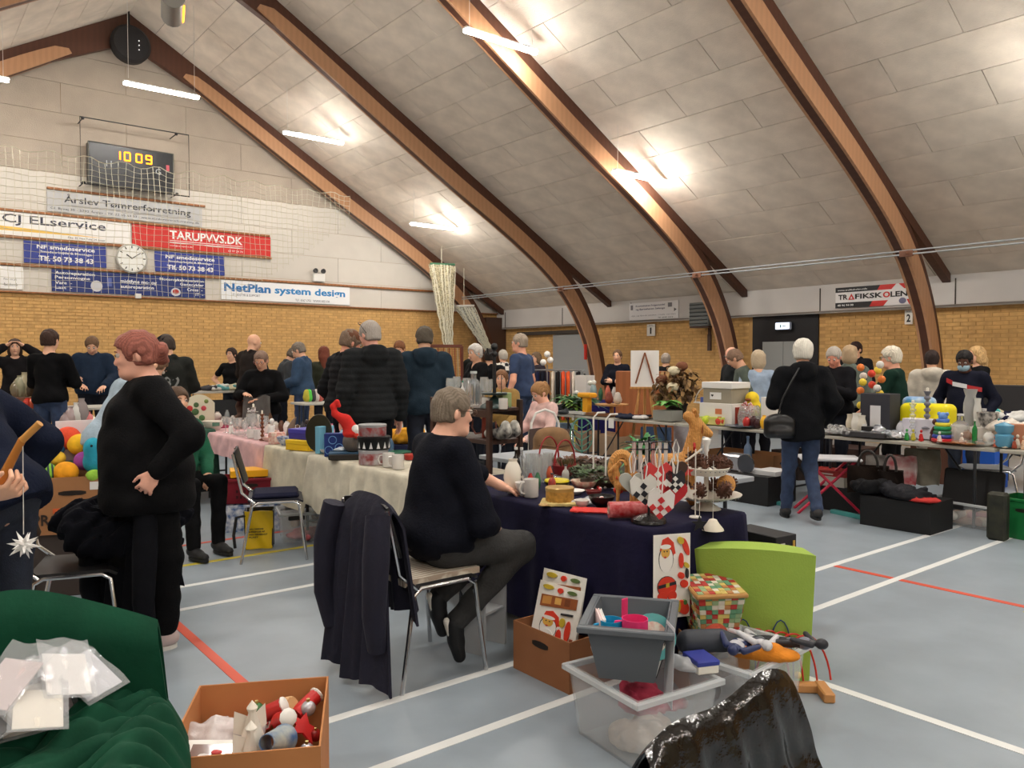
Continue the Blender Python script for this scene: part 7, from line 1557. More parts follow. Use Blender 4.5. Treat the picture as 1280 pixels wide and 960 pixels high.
# backpack, hand truck, leaf rack
chair((5.05,5.72,0), 2.4, 'dark chair carrying the tan backpack', shell=(60,40,34), sh=.42)
bx = PZ(690,588,.44); BPK = plush(tuple(bx), 'tan canvas backpack on a chair behind the red baskets', [bxx((0,0,.18),(.18,.10,.18),rd=.07,k=.03),bxx((0,-.11,.12),(.13,.05,.10),rd=.05,k=.03),ell((0,0,.36),(.15,.09,.06),k=.05),ell((-.17,-.02,.13),(.05,.07,.09),k=.03),ell((.17,-.02,.13),(.05,.07,.09),k=.03)], fabric((126,96,66)), rz=-.5, cat='backpack', name='backpack', res=.013)
MB().tube([(-.16,-.13,.26),(0,-.155,.24),(.16,-.13,.26)],.012,6).build('flap_strap', fabric((96,70,48)), BPK); MB().cbox((0,-.165,.18),(.03,.01,.05),.003).build('buckle', cm((40,34,30)), BPK)
p = PZ(664,590,.3); R = T('hand_truck', (p.x,p.y,0), -.5, label='white tubular frame standing left of the tan backpack', cat='frame'); MB().tube([(-.0,0,0),(0,0,.82),(.05,0,.93),(.15,0,.97),(.25,0,.93),(.30,0,.82),(.30,0,0)],.014,8).build('tube_frame', WHITE, R)
p = PZ(727,590,.42); R = T('leaf_stand', (p.x,p.y,0), -.6, label='green wire leaf-shaped stand behind the second table', cat='wire stand'); GW = cm((80,130,112),.4)
MB().tube([(.11*math.cos(t),0,.78+.16*math.sin(t)) for t in np.linspace(0,2*PI,21)[:-1]],.007,6,closed=True).build('outline', GW, R); MB().cyl((0,0,0),(0,0,.94),.007,n=6).build('stem', GW, R)
for k in range(4):
    for s in (-1,1): MB().cyl((0,0,.66+.06*k),(s*.09,0,.72+.06*k),.005,n=5).build('vein', GW, R)
# ---- the long far row of tables ----
FX0, FX1 = 7.52, 8.26
ys = (9.75,8.0,6.22,4.45,2.68,.9); tl = ['farthest table of the right-hand row, with dark jackets','folding table of potted plants in the right-hand row','folding table with the hat box in the right-hand row','folding table of jewellery behind the person with the bag','folding table of glassware at the right edge']
for k in range(5): table(FX0, FX1, ys[k+1]+.02, ys[k]-.02, label=tl[k], top=(172,168,156))
def far(px, dx, z=TT): p = PX(px, 450, FX0+dx); return (p.x, p.y, z)
J = lambda px, dx, d, c, lb, cat='clothes', seed=0, z=TT, nm='jacket': cloth_pile(nm, far(px,dx,z), d, fabric(c), lb, cat, seed=seed, rz=-.9, res=.018)
J(664,.2,(.45,.35,.14),(206,70,46),'orange-red folded garment at the far end of the row',seed=1); J(703,.2,(.6,.45,.16),(22,24,26),'black folded jacket on the far table',seed=2); J(716,.15,(.5,.3,.10),(60,64,66),'grey folded jacket in front of the black one',seed=3); J(683,.5,(.5,.3,.12),(190,170,150),'pale cloth next to the pink-sweatered woman',seed=4)
plant(far(712,.45),'leafy green plant behind the black jackets',n=40,L=.36,w=.07,c=(84,130,76),seed=5,pot=(50,46,44),ph=.12,r=.09); plant(far(729,.3),'peace lily with white flowers behind the grey table edge',n=34,L=.40,w=.08,c=(54,96,56),seed=6,pot=(40,36,34),ph=.12,r=.09,flowers=((228,228,220),3)); plant(far(718,.2),'low yellow-green plant beside the peace lily',n=30,L=.22,w=.05,c=(120,160,70),seed=7,r=.07)
R = T('yellow_stand', far(734,.12), label='yellow T-shaped toy stand on the plant table', cat='toy'); MB().cbox((0,0,.13),(.10,.10,.26),.01).cbox((0,0,.27),(.16,.26,.07),.02).build('stand_body', cm((226,160,36),.4), R, kind='stuff')
R = T('wooden_bowl_stand', far(765,.25), label='wooden tray on a foot with small baskets on it', cat='tray'); MB().lathe([(.10,0),(.03,.03),(.03,.12),(.22,.14),(.23,.16),(0,.15)], n=20).build('tray', WOODL, R)
for k,(a,c) in enumerate((((-.08),(190,180,170)),((.08),(120,60,50)))): q = far(765,.25); plush((q[0]+.03,q[1]+a,TT+.155), ('pale','reddish')[k]+' knitted figure on the footed wooden tray', [ell((0,0,.06),(.06,.06,.06)),ell((0,0,.13),(.04,.04,.04))], fabric(c), cat='figurine', name='figurine', res=.014)
plate(far(786,.3), .17, (190,96,60), 'terracotta dish behind the dark cloth'); plate(far(805,.3), .17, (206,140,90), 'orange-brown dish beside the terracotta one'); J(788,.12,(.4,.3,.08),(40,44,60),'dark blue and white cloth near the table edge','cloth',8,nm='cloth'); J(801,.12,(.25,.2,.07),(210,206,204),'white cloth next to the dark blue one','cloth',9,nm='cloth')
for px,c,lb in ((722,(200,200,196),'white paper roll at the table edge'),(750,(120,80,50),'flat brown wooden board at the table edge')): gbox('board', far(px,.1), (.16,.4,.04), c, lb, cat='board')
MB().box((0,0,0),(.012,.09,.12)).build('price_tag', PAPER, loc=(FX0-.01, PX(765,450,FX0).y, TT-.08), label='small white price tag hanging from the table edge', cat='price tag')
pl_ = plant(far(835,.15),'broad-leaved light green plant in a grey square box',n=26,L=.24,w=.10,c=(110,170,84),seed=9,pot=None); gbox('planter', far(835,.15), (.22,.30,.13), (140,140,132), 'grey square planter under the light green plant', cat='planter', rz=0)
pl_.location.z += .10
HY = plant(far(846,.45),'tall bush of dried brown hydrangeas on the far table',n=0,pot=(40,30,26),r=.14,ph=.2); mb = MB(); rg = random.Random(8)
for k in range(420): a = rg.uniform(0,6.3); e = rg.uniform(-.3,1.4); r = rg.uniform(.15,.36); p = Vector((r*math.cos(a)*math.cos(e)*.9,r*math.sin(a)*math.cos(e)*.9,.34+r*math.sin(e))); leafmesh(mb, p, (rg.uniform(-1,1),rg.uniform(-1,1),rg.uniform(-.8,.6)), .09, .05, .5)
mb.build('dry_leaves', mat('dry', (82,58,40), .8, c2=(140,110,70), vs_=9, var=.3), HY, kind='stuff')
for k,(x,y,z) in enumerate(((-.12,-.05,.62),(-.02,-.1,.68),(.05,.1,.6),(-.15,.12,.5),(-.2,-.1,.42))): MB().ball((x,y,z),(.08,.08,.06),9,6).build('flower_head', mat('hydr%d'%(k%2), ((210,200,170),(120,74,50))[k%2], .9, bump=1, bs=30), HY)
J(880,.45,(.34,.3,.12),(200,206,214),'white plastic basket liner behind the white bag','cloth',10,nm='cloth')
gbox('shopping_bag', far(900,.2), (.16,.46,.25), (222,218,210), 'white paper bag with orange print left of the wire basket', cat='bag', face=[((206,120,80),'x',.3,.5,.5,.75)])
R = T('wire_basket', far(886,.45,TT+.05), label='white wire-handled basket with a blue bag in it', cat='basket'); MB().tube([(0,.2*math.cos(t),.18+.2*math.sin(t)) for t in np.linspace(0,PI,13)],.007,5).build('handle', WHITE, R); MB().tube([(.12*math.cos(t),.2*math.sin(t),.18) for t in np.linspace(0,2*PI,17)[:-1]],.008,5,closed=True).build('rim', WHITE, R)
q = far(887,.45); gbox('blue_bag', (q[0],q[1],TT+.14), (.1,.2,.16), (80,96,170), 'blue bag inside the wire basket', cat='bag')
gbox('storage_box', far(909,.35), (.3,.42,.19), (150,146,132), 'grey-beige box under the big hat box', m=mat('grey_patt', (150,146,134), .6, c2=(120,112,100), vs_=12)); q = far(909,.35)
HB = gbox('hat_box', (q[0]-.02,q[1]+.0,TT+.19), (.34,.40,.30), (148,140,122), 'large grey-beige hat box with white lid and heart label', face=[((226,224,220),'x',.35,.75,.35,.62)]); MB().cbox((0,0,.27),(.37,.43,.075),.006).build('lid', cm((226,224,220),.5), HB); MB().cbox((0,0,.03),(.36,.42,.06),.006).build('base_band', cm((214,212,206),.5), HB)
mb = MB(); mb.X = frame((-.18,.06,.15),(0,-1,0),(0,0,1)); mb.prism([(a*.3,b*.3) for a,b in heart_pts(.09)],0,.002); mb.build('heart_mark', cm((30,30,34)), HB)
gbox('lunch_box', far(893,.12), (.14,.3,.09), (206,196,120), 'low yellow-green box at the table edge', lid=(190,200,90)); plush(far(884,.08),'lime green round squash toy at the table edge',[ell((0,0,.05),(.06,.06,.055))],cm((190,206,50)),cat='toy',name='ball',res=.014)
for k,px in enumerate((912,920)): gbox('tin_box', far(px,.25), (.14,.11,.21), (150,52,36), ('tall red-brown tin box','second red-brown tin box, nearer the duck')[k]+' right of the hat box', face=[((200,140,110),'x',.15,.85,.1,.85)], cat='tin')
plate(far(927,.08), .19, (96,104,116), 'blue-grey oval tray at the table edge', cat='tray')
CJ = lath('jar', vprof([(.10,0),(.13,.02),(.14,.12),(.12,.2),(.10,.24)],.004), None, far(938,.22), 'round glass jar full of red and white candy canes', 'jar', m=GLASS)
mb = MB(); rg = random.Random(2)
for k in range(34): a = rg.uniform(0,6.3); r_ = rg.uniform(0,.09); z = rg.uniform(.03,.25); mb.cyl((r_*math.cos(a),r_*math.sin(a),z),(r_*math.cos(a+1),r_*math.sin(a+1),z+.04),.012,n=6)
mb.build('candy_canes', mat('candy', (196,50,50), .4, c2=(232,226,222), vs_=22, kind='wave'), CJ, kind='stuff')
plush(far(942,.45,TT+.12),'yellow plush duck looking over the candy jar',[ell((0,0,.08),(.10,.09,.11),k=.03),ell((-.02,0,.19),(.08,.08,.08),k=.02)],fabric((236,204,50)),cat='soft toy',res=.016,parts=(('beak',[ell((-.10,0,.175),(.04,.04,.02))],fabric((140,80,40))),))
gbox('white_carton', far(968,.3), (.14,.24,.34), (226,224,218), 'tall white carton behind the small red figures'); vase(far(956,.35),.32,.05,(170,206,120),'tall green-tinted glass vase beside the white carton')
for k,(px,dx,h,c,lb) in enumerate(((934,.07,.12,(176,40,36),'small red devil figurine at the table edge'),(943,.1,.13,(60,24,30),'dark purple grape-like figurine'),(948,.07,.10,(56,24,28),'second dark purple figurine, lower'),(956,.07,.15,(230,176,40),'yellow pear-shaped figurine at the table edge'),(963,.07,.08,(190,40,36),'small red apple-like figurine'))): vase(far(px,dx), h, .045, c, lb, cat='figurine')
# jewellery and glass table
for k,(px,dx,L_,c,lb) in enumerate(((1046,.12,.3,(150,150,150),'heap of silver jewellery at the left'),(1058,.15,.28,(172,168,160),'heap of silver jewellery with pale beads'),(1052,.35,.3,(120,122,126),'dark silver jewellery heap farther back'),(1106,.14,.3,(160,166,172),'pile of glass beads right of the dark tray'),(1120,.16,.26,(196,196,200),'pile of pale brooches in front of the mirror case'))): cloth_pile('jewellery_heap', far(px,dx), (.25,L_,.10), mat('jewel%d'%k, c, .25, metal=.5, var=.5, vs_=40, bump=1, bs=40), lb, 'jewellery', seed=80+k, res=.014)
for k,(px,dx,h,r,c,lb) in enumerate(((1064,.28,.20,.045,(206,196,176),'beige thermos jug left of the white jug'),(1072,.2,.22,.055,(226,222,212),'white enamel jug on the jewellery table'),(1078,.2,.20,.05,(220,214,200),'second white jug with a dark mark'),(1082,.12,.12,.03,(230,228,224),'small white cup beside the black cube'))): vase(far(px,dx),h,r,c,lb,cat='jug',neck=.7)
gbox('black_cube', far(1088,.12), (.10,.12,.10), (24,24,26), 'small black cube box beside the glass ball')
TBX = gbox('tall_box', far(1101,.35), (.22,.30,.42), (48,48,56), 'tall dark grey box with a white price sheet', face=[((216,214,216),'x',.30,.65,.05,.72)]); 
vase(far(1099,.14),.12,.08,(140,142,148),'round silver glass ball vase in front of the tall grey box',m=mat('silver_glass',(170,172,178),.15,metal=.6)); gbox('tray', far(1084,.05), (.14,.42,.05), (60,58,60), 'dark oblong tray at the table edge', cat='tray')
R = T('bouquet', far(1089,.45), label='bunch of orange, red and yellow artificial flowers', cat='flowers'); MB().lathe(vprof([(.05,0),(.06,.1),(.05,.2)]),n=12).build('vase_body', cm((220,220,216)), R)
for k in range(16): a = k*2.4; MB().ball((.10*math.cos(a),.10*math.sin(a),.26+.03*k),.04,7,5).build('flower', cm(((206,60,36),(230,200,60),(220,120,50),(210,206,200))[k%4]), R)
stick(far(1142,.2),.34,.05,None,'tall clear cut-glass candlestick beside the white case',m=GLASS); stick(far(1160,.3,TT+.1),.36,.05,(120,120,130),'tall twisted silver candlestick in front of the yellow bag')
YB_ = plush(far(1161,.55,TT+.08),'bright yellow plastic bag on the glassware table',[bxx((0,0,.12),(.12,.24,.13),rd=.06)],mat('yellow_bag',(240,226,30),.35,bump=.5,bs=14),cat='bag',name='bag',res=.018); plush(far(1150,.62,TT+.2),'blue and white plastic bag behind the yellow one',[bxx((0,0,.1),(.08,.15,.09),rd=.05)],mat('blue_bag',(90,150,206),.35,c2=(210,220,230),vs_=8),cat='bag',name='bag',res=.018)
gbox('white_case', far(1156,.35), (.16,.34,.19), (214,210,222), 'white open case behind the brown dog figure'); figurine(far(1170,.15),.22,(86,40,40),'dark red-brown bird figure in front of the white case')
ST_ = T('stacking_toy', far(1180,.15), label='ring stacking toy with blue, yellow, green and red rings', cat='toy')
for k,(z,r,c) in enumerate(((0,.095,(196,40,50)),(.035,.09,(50,70,160)),(.07,.082,(50,120,80)),(.11,.075,(30,150,90)),(.145,.066,(226,214,60)),(.18,.055,(80,120,200)))): MB().lathe([(r*.9,z),(r,z+.01),(r,z+.025),(r*.9,z+.034),(0,z+.034)],n=18).build('ring', cm(c,.35), ST_)
MB().ball((0,0,.235),.04,12,8).ball((0,.035,.26),.018,8,6).ball((0,-.035,.26),.018,8,6).build('bear_head', cm((100,140,200),.4), ST_, kind='stuff')
for k,(px,dx,h,r,lb) in enumerate(((1202,.15,.26,.075,'large clear glass bottle with a bow-tied neck'),(1231,.45,.30,.06,'clear decanter behind the black floral cup'))): bottle(far(px,dx),h,r,lb,capc=(206,206,206))
bottle(far(1220,.12),.22,.022,'slim green glass tube bottle',m=mat('green_glass',(30,130,60),.1,alpha=.85),capc=(200,200,190))
WC = gbox('linen_box', far(1222,.42), (.26,.62,.14), (220,214,206), 'white cloth-covered box carrying the frosted vase', cat='box'); q = far(1214,.42); vase((q[0],q[1],TT+.145),.34,.06,(176,176,174),'tall frosted grey glass vase on the white box',m=mat('frosted',(170,170,168),.4,alpha=.85),neck=.9); q = far(1223,.38); vase((q[0],q[1],TT+.145),.26,.035,(206,206,200),'slender pale vase beside the frosted one',neck=.8)
q = far(1236,.3); bowl((q[0],q[1],TT+.145),.14,.09,(40,38,40),'black flower pot with white flowers on the white box',m=mat('blk_floral',(30,28,30),.4,c2=(190,186,180),vs_=26)); cloth_pile('lace_cloth', far(1262,.45,TT), (.3,.5,.26), fabric((222,212,200)), 'heap of white lace cloth at the right edge', 'cloth', seed=91, res=.018)
bowl(far(1228,.1),.05,.16,None,'long cut-glass dish at the table edge',m=GLASS,cat='dish')
lath('jar', [(.06,0),(.075,.02),(.075,.10),(.05,.115),(.07,.14),(.075,.19),(.0,.22)], (90,150,180), far(1257,.12), 'blue and grey-green ceramic jar with a knobbly top', 'jar')
for k,(px,c,lb) in enumerate(((1190,(176,96,60),'terracotta dish at the table edge'),(1212,(190,130,80),'flat wooden board at the table edge, right of the dish'))): plate(far(px,.07),.13,c,lb)
for k,(px,dx,c,lb) in enumerate(((1135,.08,(40,140,60),'green glass frog beside the beads'),(1153,.08,(190,30,30),'red glass figure at the table edge'),(1143,.1,(190,180,60),'yellow-green glass figure between the green and red ones'),(1176,.05,(222,218,212),'white porcelain flower at the table edge'),(1204,.05,(216,206,196),'pale porcelain flower in front of the big bottle'))): figurine(far(px,dx),.11,c,lb)
for k in range(12):
    c = ((176,90,66),(214,180,150),(150,70,50),(226,214,196))[k%4]; figurine(far(1246+k*4,.08+.07*(k%3)),.10+.02*(k%2),c,('terracotta','peach','rust','cream')[k%4]+' small figurine '+('at the front of','in the middle of','at the back of')[k%3]+' the crowd at the right edge, '+('left part','centre left','centre right','far right')[k//3],cat='figurine')
gbox('wooden_box', far(1271,.2), (.1,.2,.2), (180,120,90), 'pinkish wooden box behind the crowd of figurines', rz=.3)
# ---- things under the far row ----
def fl(px, py, z=0): return tuple(PZ(px,py,z))
def fbox(name, px, py, d, c, label, **k): return gbox(name, fl(px,py), d, c, label, **k)
FY = openbox('cardboard_box', fl(935,600), (.36,.95,.36), 'long brown cardboard box with the letters FYN under the table', m=CARD, holes=True)
mb = MB(); mb.X = frame((-.182,.36,.28),(0,0,-1),(0,-1,0)); mb.add(*text_geo('fyn', .20, .11, .02, .002)); mb.build('lettering', cm((50,34,24)), FY, kind='stuff')
fbox('crate', 945,625, (.5,.62,.30), (18,18,20), 'black crate under the silver toaster', cat='crate'); q = fl(945,625)
R = T('toaster', (q[0]-.05,q[1]+.12,.30), label='chrome bread slicer standing on the black crate', cat='appliance'); MB().cbox((0,.1,.09),(.22,.24,.18),.02).build('case', cm((190,190,196),.25,metal=.7), R); mb = MB(); mb.at((-.12,-.1,.1),(0,PI/2,0)); mb.lathe([(.10,0),(.10,.02),(.03,.03),(0,.03)],n=22); mb.build('blade', cm((110,112,118),.2,metal=.9), R); MB().cbox((0,-.1,.02),(.2,.22,.04),.008).build('foot', cm((200,200,204),.3), R)
gbox('flat_box', (q[0],q[1]-.2,.30), (.3,.26,.05), (206,206,206), 'flat pale box beside the bread slicer'); bottle((q[0]+.25,q[1]+.28,.30),.34,.045,'blue-grey bottle brush-like bottle behind the bread slicer',m=cm((90,110,136),.4),capc=(100,120,150))
for k,(a,b,lb) in enumerate((((908,620),(984,633),'teal wooden strip on the floor left of the walking person'),((1040,641),(1104,655),'teal wooden strip on the floor right of the walking person'))):
    A, B_ = PZ(*a), PZ(*b); d = B_-A; R = T('floor_strip', tuple((A+B_)/2), math.atan2(d.y,d.x), label=lb, cat='strip'); MB().cbox((0,0,.018),(d.length,.06,.036),.004).build('bar', cm((70,150,146),.5), R); MB().cbox((d.length/2-.03,0,.018),(.06,.062,.038),.004).build('white_end', WHITE, R)
RS = T('trestle_stool', fl(1035,640), -.9, label='folding stool with red crossed legs and a pale top', cat='stool'); RC = cm((196,40,70),.4)
for y in (-.14,.14):
    MB().cyl((-.30,y,0),(.22,y,.52),.014,n=7).build('leg', RC, RS); MB().cyl((.30,y,0),(-.22,y,.52),.014,n=7).build('leg', RC, RS)
MB().cbox((0,0,.535),(.56,.36,.03),.01).build('stool_top', cm((206,206,210)), RS)
fbox('crate', 1070,638, (.4,.62,.24), (20,20,22), 'long black crate under the red book', cat='crate'); q = fl(1070,638)
gbox('magazine_stack', (q[0]-.05,q[1]+.22,.24), (.3,.4,.10), (210,204,190), 'pale stack of magazines on the black crate', cat='magazines'); gbox('red_book', (q[0]-.05,q[1]+.22,.34), (.3,.42,.05), (170,50,44), 'red book on top of the magazine stack', cat='book', face=[((220,200,190),'x',.3,.8,.3,.6)])
fbox('crate', 1132,658, (.45,.62,.27), (16,16,18), 'large black case with clothes on it in front of the table', cat='case'); q = fl(1132,658)
SC_ = T('suitcase', (q[0]+.62,q[1]-.30,.0), 0, label='open upright black suitcase lid behind the shoe box', cat='suitcase'); MB().cbox((0,0,.25),(.06,.50,.48),.015).build('lid_panel', cm((20,20,24),.6), SC_); SC_.rotation_euler = (0,.25,.1)
for k,(dx,dy,d,c,lb) in enumerate(((-.1,.28,(.3,.3,.16),(26,26,28),'black clothes heap with orange labels on the case'),(-.15,-.08,(.3,.4,.12),(30,30,34),'black floral dress on the case'),(-.18,-.22,(.24,.3,.07),(176,44,40),'red patterned cloth at the front of the case'),(-.05,.05,(.26,.26,.14),(44,44,48),'dark grey slippers heap on the case'))): cloth_pile('clothes', (q[0]+dx,q[1]+dy,.28), d, fabric(c), lb, seed=100+k, res=.016)
def tote(loc, w, h, c, label, rz=-1.2, handles=True, m=None):
    R = T('tote_bag', loc, rz, label=label, cat='bag'); M = m or fabric(c); MB().grid(lambda u, v: ((u-.5)*w*(1+.08*math.sin(v*3)), -.07+.02*math.sin(u*7+v*4), h*v+.01*math.sin(u*9)), 10, 10, thick=.01).build('front_panel', M, R); MB().grid(lambda u, v: ((u-.5)*w, .07, h*v), 8, 8, thick=.01).build('back_panel', M, R)
    for s in (-1,1): MB().grid(lambda u, v: (s*w*.5, -.07+.14*u, h*v), 4, 6, thick=.008).build('side_panel', M, R)
    if handles: MB().tube([(w*.25*math.cos(t),-.07,h+.15*math.sin(t)) for t in np.linspace(0,PI,11)],.012,6).build('handle', cm((30,26,24)), R)
    return R
q2 = fl(1098,650); tote((q2[0],q2[1]+.1,.24), .34,.26,(34,26,22),'dark brown handbag standing left of the white bag'); tote((q2[0]-.02,q2[1]-.12,.26),.2,.22,(28,22,20),'black handbag with tan inside and tall handle')
q2 = fl(1126,640); tote((q2[0],q2[1],.28),.26,.28,(222,206,206),'white bag with red hearts',handles=False,m=mat('heart_bag',(222,210,208),.6,c2=(196,80,90),vs_=9)); q2 = fl(1152,640); tote((q2[0],q2[1],.28),.30,.34,(150,146,132),'grey-beige cloth bag right of the heart bag',handles=False)
q2 = fl(1090,640); tote((q2[0]+.2,q2[1],.24),.28,.30,(160,156,152),'grey plastic bag behind the brown handbag',handles=False)
SB2 = openbox('storage_container', fl(1210,655), (.36,.58,.22), 'clear storage box of pale shoes with a black clip', m=TUBM, rz=-.15, holes=False, taper=.02, rim=.015, t=.004); MB().cbox((-.20,.08,.18),(.02,.3,.04),.006).build('clip', cm((24,24,26)), SB2)
q = SB2.location; cloth_pile('shoe_pile', (q.x,q.y,.01), (.28,.46,.16), fabric((206,166,146)), 'pinkish heap of shoes filling the clear box on the right', 'shoes', seed=150, res=.014)
for k in range(6): plush((q.x-.1+.06*(k%3),q.y-.2+.08*k,.02+.03*(k%2)), ('cream','pink','beige','white','peach','red and white')[k]+' shoe in the clear box on the right', [cap((0,-.09,.04),(0,.07,.04),.034,.04,k=.02)], cm(((222,206,184),(206,150,150),(196,176,150),(226,222,216),(216,170,150),(190,60,60))[k],.5), cat='shoe', name='shoe', rz=.4*k, res=.014)
R = T('umbrella_bag', fl(1247,675), label='tall narrow dark green-black case standing by the green crate', cat='case'); MB().cbox((0,0,.20),(.10,.15,.40),.02).build('case_body', mat('camo',(26,30,24),.6,c2=(50,50,36),vs_=9), R)
openbox('beer_crate', fl(1290,672), (.34,.40,.34), 'green plastic bottle crate at the right edge', m=cm((24,110,56),.4), holes=True, cat='crate', rz=-.1, rim=.01)
chair(fl(1232,640), .6, 'grey-seated chair with chrome legs under the right table', seatc=(110,112,116), shell=(50,50,54)); fbox('crate', 1228,608, (.4,.4,.45), (30,90,190), 'bright blue crate far behind under the table', cat='crate'); fbox('cardboard_box',1180,602,(.5,.6,.5),(96,60,44),'dark brown box under the right table'); fbox('cardboard_box',1062,600,(.5,.5,.42),(56,36,30),'very dark brown box behind the red stool')
for k,(px,py,c,lb) in enumerate(((745,560,(160,130,104),'open beige carton on the floor behind the leaf stand'),(775,565,(176,146,116),'brown carton under the plant table'),(715,548,(216,206,90),'yellow patterned bag under the far table'),(737,548,(210,210,96),'yellow-green bag beside the yellow patterned one'),(700,562,(150,170,190),'pale blue bag under the far table'),(860,560,(170,168,172),'grey plastic bag beside the straw goat'),(820,570,(60,80,110),'blue denim bag under the plant table'),(1000,590,(50,36,30),'dark box in shadow behind the walking person'),(655,560,(190,50,40),'red crate under the far end of the row'))):
    if 'bag' in lb: tote(fl(px,py+6), .42, .5, c, lb, handles=False)
    else: openbox('cardboard_box' if 'c' in lb[:20] else 'box', fl(px,py+6), (.5,.5,.34), lb, m=cm(c,.8), holes=False, rz=-.3, flaps=.0)
# ---- background beyond ----
table(10.3,11.0,2.5,3.95,label='farther folding table beyond the masked person', z=.78); gbox('suitcase', (10.5,PX(1262,450,10.5).y,.78), (.3,.9,.42), (44,42,44), 'dark grey case standing on the farther table', cat='suitcase')
for k,(px,c,lb) in enumerate(((1240,(190,176,150),'beige folded cloth'),(1251,(60,150,150),'turquoise cloth'),(1262,(36,36,60),'navy folded cloth'),(1275,(206,204,200),'white lace heap'))): cloth_pile('clothes', (10.35,PX(px,450,10.35).y,.78), (.3,.5,.16), fabric(c), lb+' on the farther table', seed=120+k, res=.02)
# clothes rail
p = PD(693,450,14.2); CRK = T('clothes_rail', (p.x,p.y,0), -.75, label='clothes rail hung with garments near the corner', cat='clothes rail')
for s in (-1,1): MB().cyl((s*.5,0,0),(s*.5,0,1.32),.015,n=6).build('post', STEEL, CRK); MB().cyl((s*.5,-.25,.03),(s*.5,.25,.03),.015,n=6).build('foot', STEEL, CRK)
MB().cyl((-.55,0,1.32),(.55,0,1.32),.015,n=6).build('bar', STEEL, CRK)
for k,c in enumerate(((220,216,210),(30,34,60),(26,28,40),(50,40,60),(206,190,170),(30,26,26),(214,80,40),(222,90,40),(216,206,190),(24,22,24))): 
    q = CRK.matrix_basis@Vector((0,0,0)); v = Matrix.Rotation(-.75,3,'Z')@Vector((-.42+.092*k,0,0)); R = T('hanging_garment', (p.x+v.x,p.y+v.y,1.30), -.75, label=('white','navy','dark blue','plum','beige patterned','black','orange','bright orange','cream','black and white')[k]+' garment hanging on the clothes rail', cat='garment'); MB().grid(lambda u, v_: (.02*math.sin(u*9), (u-.5)*(.14+.30*min(1,v_*5)), -.02-.85*v_), 8, 8, thick=.04).build('garment', fabric(c), R); MB().cyl((0,0,0),(0,0,.03),.004,n=4).build('hook', STEEL, R)
LB = T('globe_lamp', tuple(PD(684,450,13.6))[:2]+(0,), label='lamp of three white glass globes beside the clothes rail', cat='lamp'); MB().lathe([(.14,0),(.13,.02),(.012,.03),(.012,1.42),(0,1.42)],n=14).build('pole', STEEL, LB)
for x,z in ((-.09,1.46),(.0,1.60),(.07,1.50)): MB().ball((x,0,z),.055,12,8).build('globe', cm((236,234,228),.3), LB)
# desk, easel, blue cabinet
p = PD(806,450,12.6); gbox('desk', (p.x,p.y,0), (.9,.5,1.32), (150,86,48), 'brown wooden counter behind the easel', rz=-.85, m=mat('counter_wood',(156,92,52),.5,var=.08,vs_=3,kind='wave'), cat='counter')
p = PD(806,450,10.8); EA = T('easel', (p.x,p.y,0), -.85, label='light wooden easel holding a white sheet', cat='easel')
for a,b in (((-.22,-.1,0),(0,0,1.62)),((.22,-.1,0),(0,0,1.62)),((0,.35,0),(0,0,1.6))): MB().cyl(a,b,.02,n=6).build('leg', WOODL, EA)
MB().cbox((0,-.06,1.38),(.38,.02,.50),.003,rx=-.06).build('white_sheet', PAPER, EA); MB().cbox((0,-.07,1.12),(.40,.05,.03),.004).build('ledge', WOODL, EA)
for s in (-1,1): MB().cyl((0,-.085,1.60),(s*.12,-.085,1.18),.012,n=5).build('front_strut', cm((130,74,44)), EA)
table(9.3,9.95,8.85,9.75,label='dark-clothed table behind the easel',z=.80); drape('tablecloth', 9.3,9.95,8.85,9.75,.805,.7,fabric((34,30,84)),'royal blue cloth on the table by the second timber leg',amp=.01,nf=10)
def bk_(px, dx, z=.81): q = PX(px,450,9.35+dx); return (q.x,q.y,z)
for k,(px,h,r,c,lb) in enumerate(((742,.30,.06,(150,170,170),'grey-green glass vase on the blue-clothed table'),(751,.22,.04,(60,110,80),'green bottle-like vase on the blue cloth'),(760,.26,.05,(206,110,90),'coral vase on the blue cloth'),(768,.24,.05,(210,206,200),'white vase on the blue cloth'),(776,.22,.06,(90,60,50),'brown vase beside the yellow box'))): vase(bk_(px,.2),h,r,c,lb)
gbox('yellow_box', bk_(781,.15), (.1,.14,.2), (236,190,40), 'small bright yellow box on the blue-clothed table'); gbox('white_box', bk_(731,.35), (.2,.3,.42), (214,210,204), 'upright white box behind the timber leg')
# left background: tables, shelf goods
for k,(x0,x1,y,z,lb) in enumerate(((.9,2.6,11.4,.90,'table of small goods along the left of the gable wall'),(3.0,5.0,13.6,.98,'grey table by the gable wall with dark clothes on it'),(1.3,2.8,9.1,.76,'table of cups and boxes behind the green cloth'))): table(x0,x1,y-.35,y+.35,z=z,label=lb)
def bg(px,y,z): q = PY(px,450,y); return (q.x,y,z)
for k,(px,h,r,c,lb) in enumerate(((20,.2,.07,(120,110,90),'brown jar'),(25,.26,.08,(150,146,120),'grey-green jar'),(30,.30,.07,(170,160,130),'tall beige jar'),(37,.2,.08,(90,76,60),'dark brown jar'),(41,.22,.04,(200,190,170),'cream bottle'))): vase(bg(px,11.3,.91+.14),h,r,c,lb+' on the left goods shelf')
gbox('shelf_riser', bg(30,11.3,.91), (.5,.3,.13), (110,70,50), 'brown wooden riser carrying jars at the far left', cat='shelf')
for k,px in enumerate((33,38,43,48,53)): vase(bg(px,11.12,.91),.13,.05,((200,60,44),(210,90,60),(190,50,40),(214,110,80),(170,60,50))[k],('red','orange-red','dark red','coral','brick red')[k]+' small pot in the row below the jars')
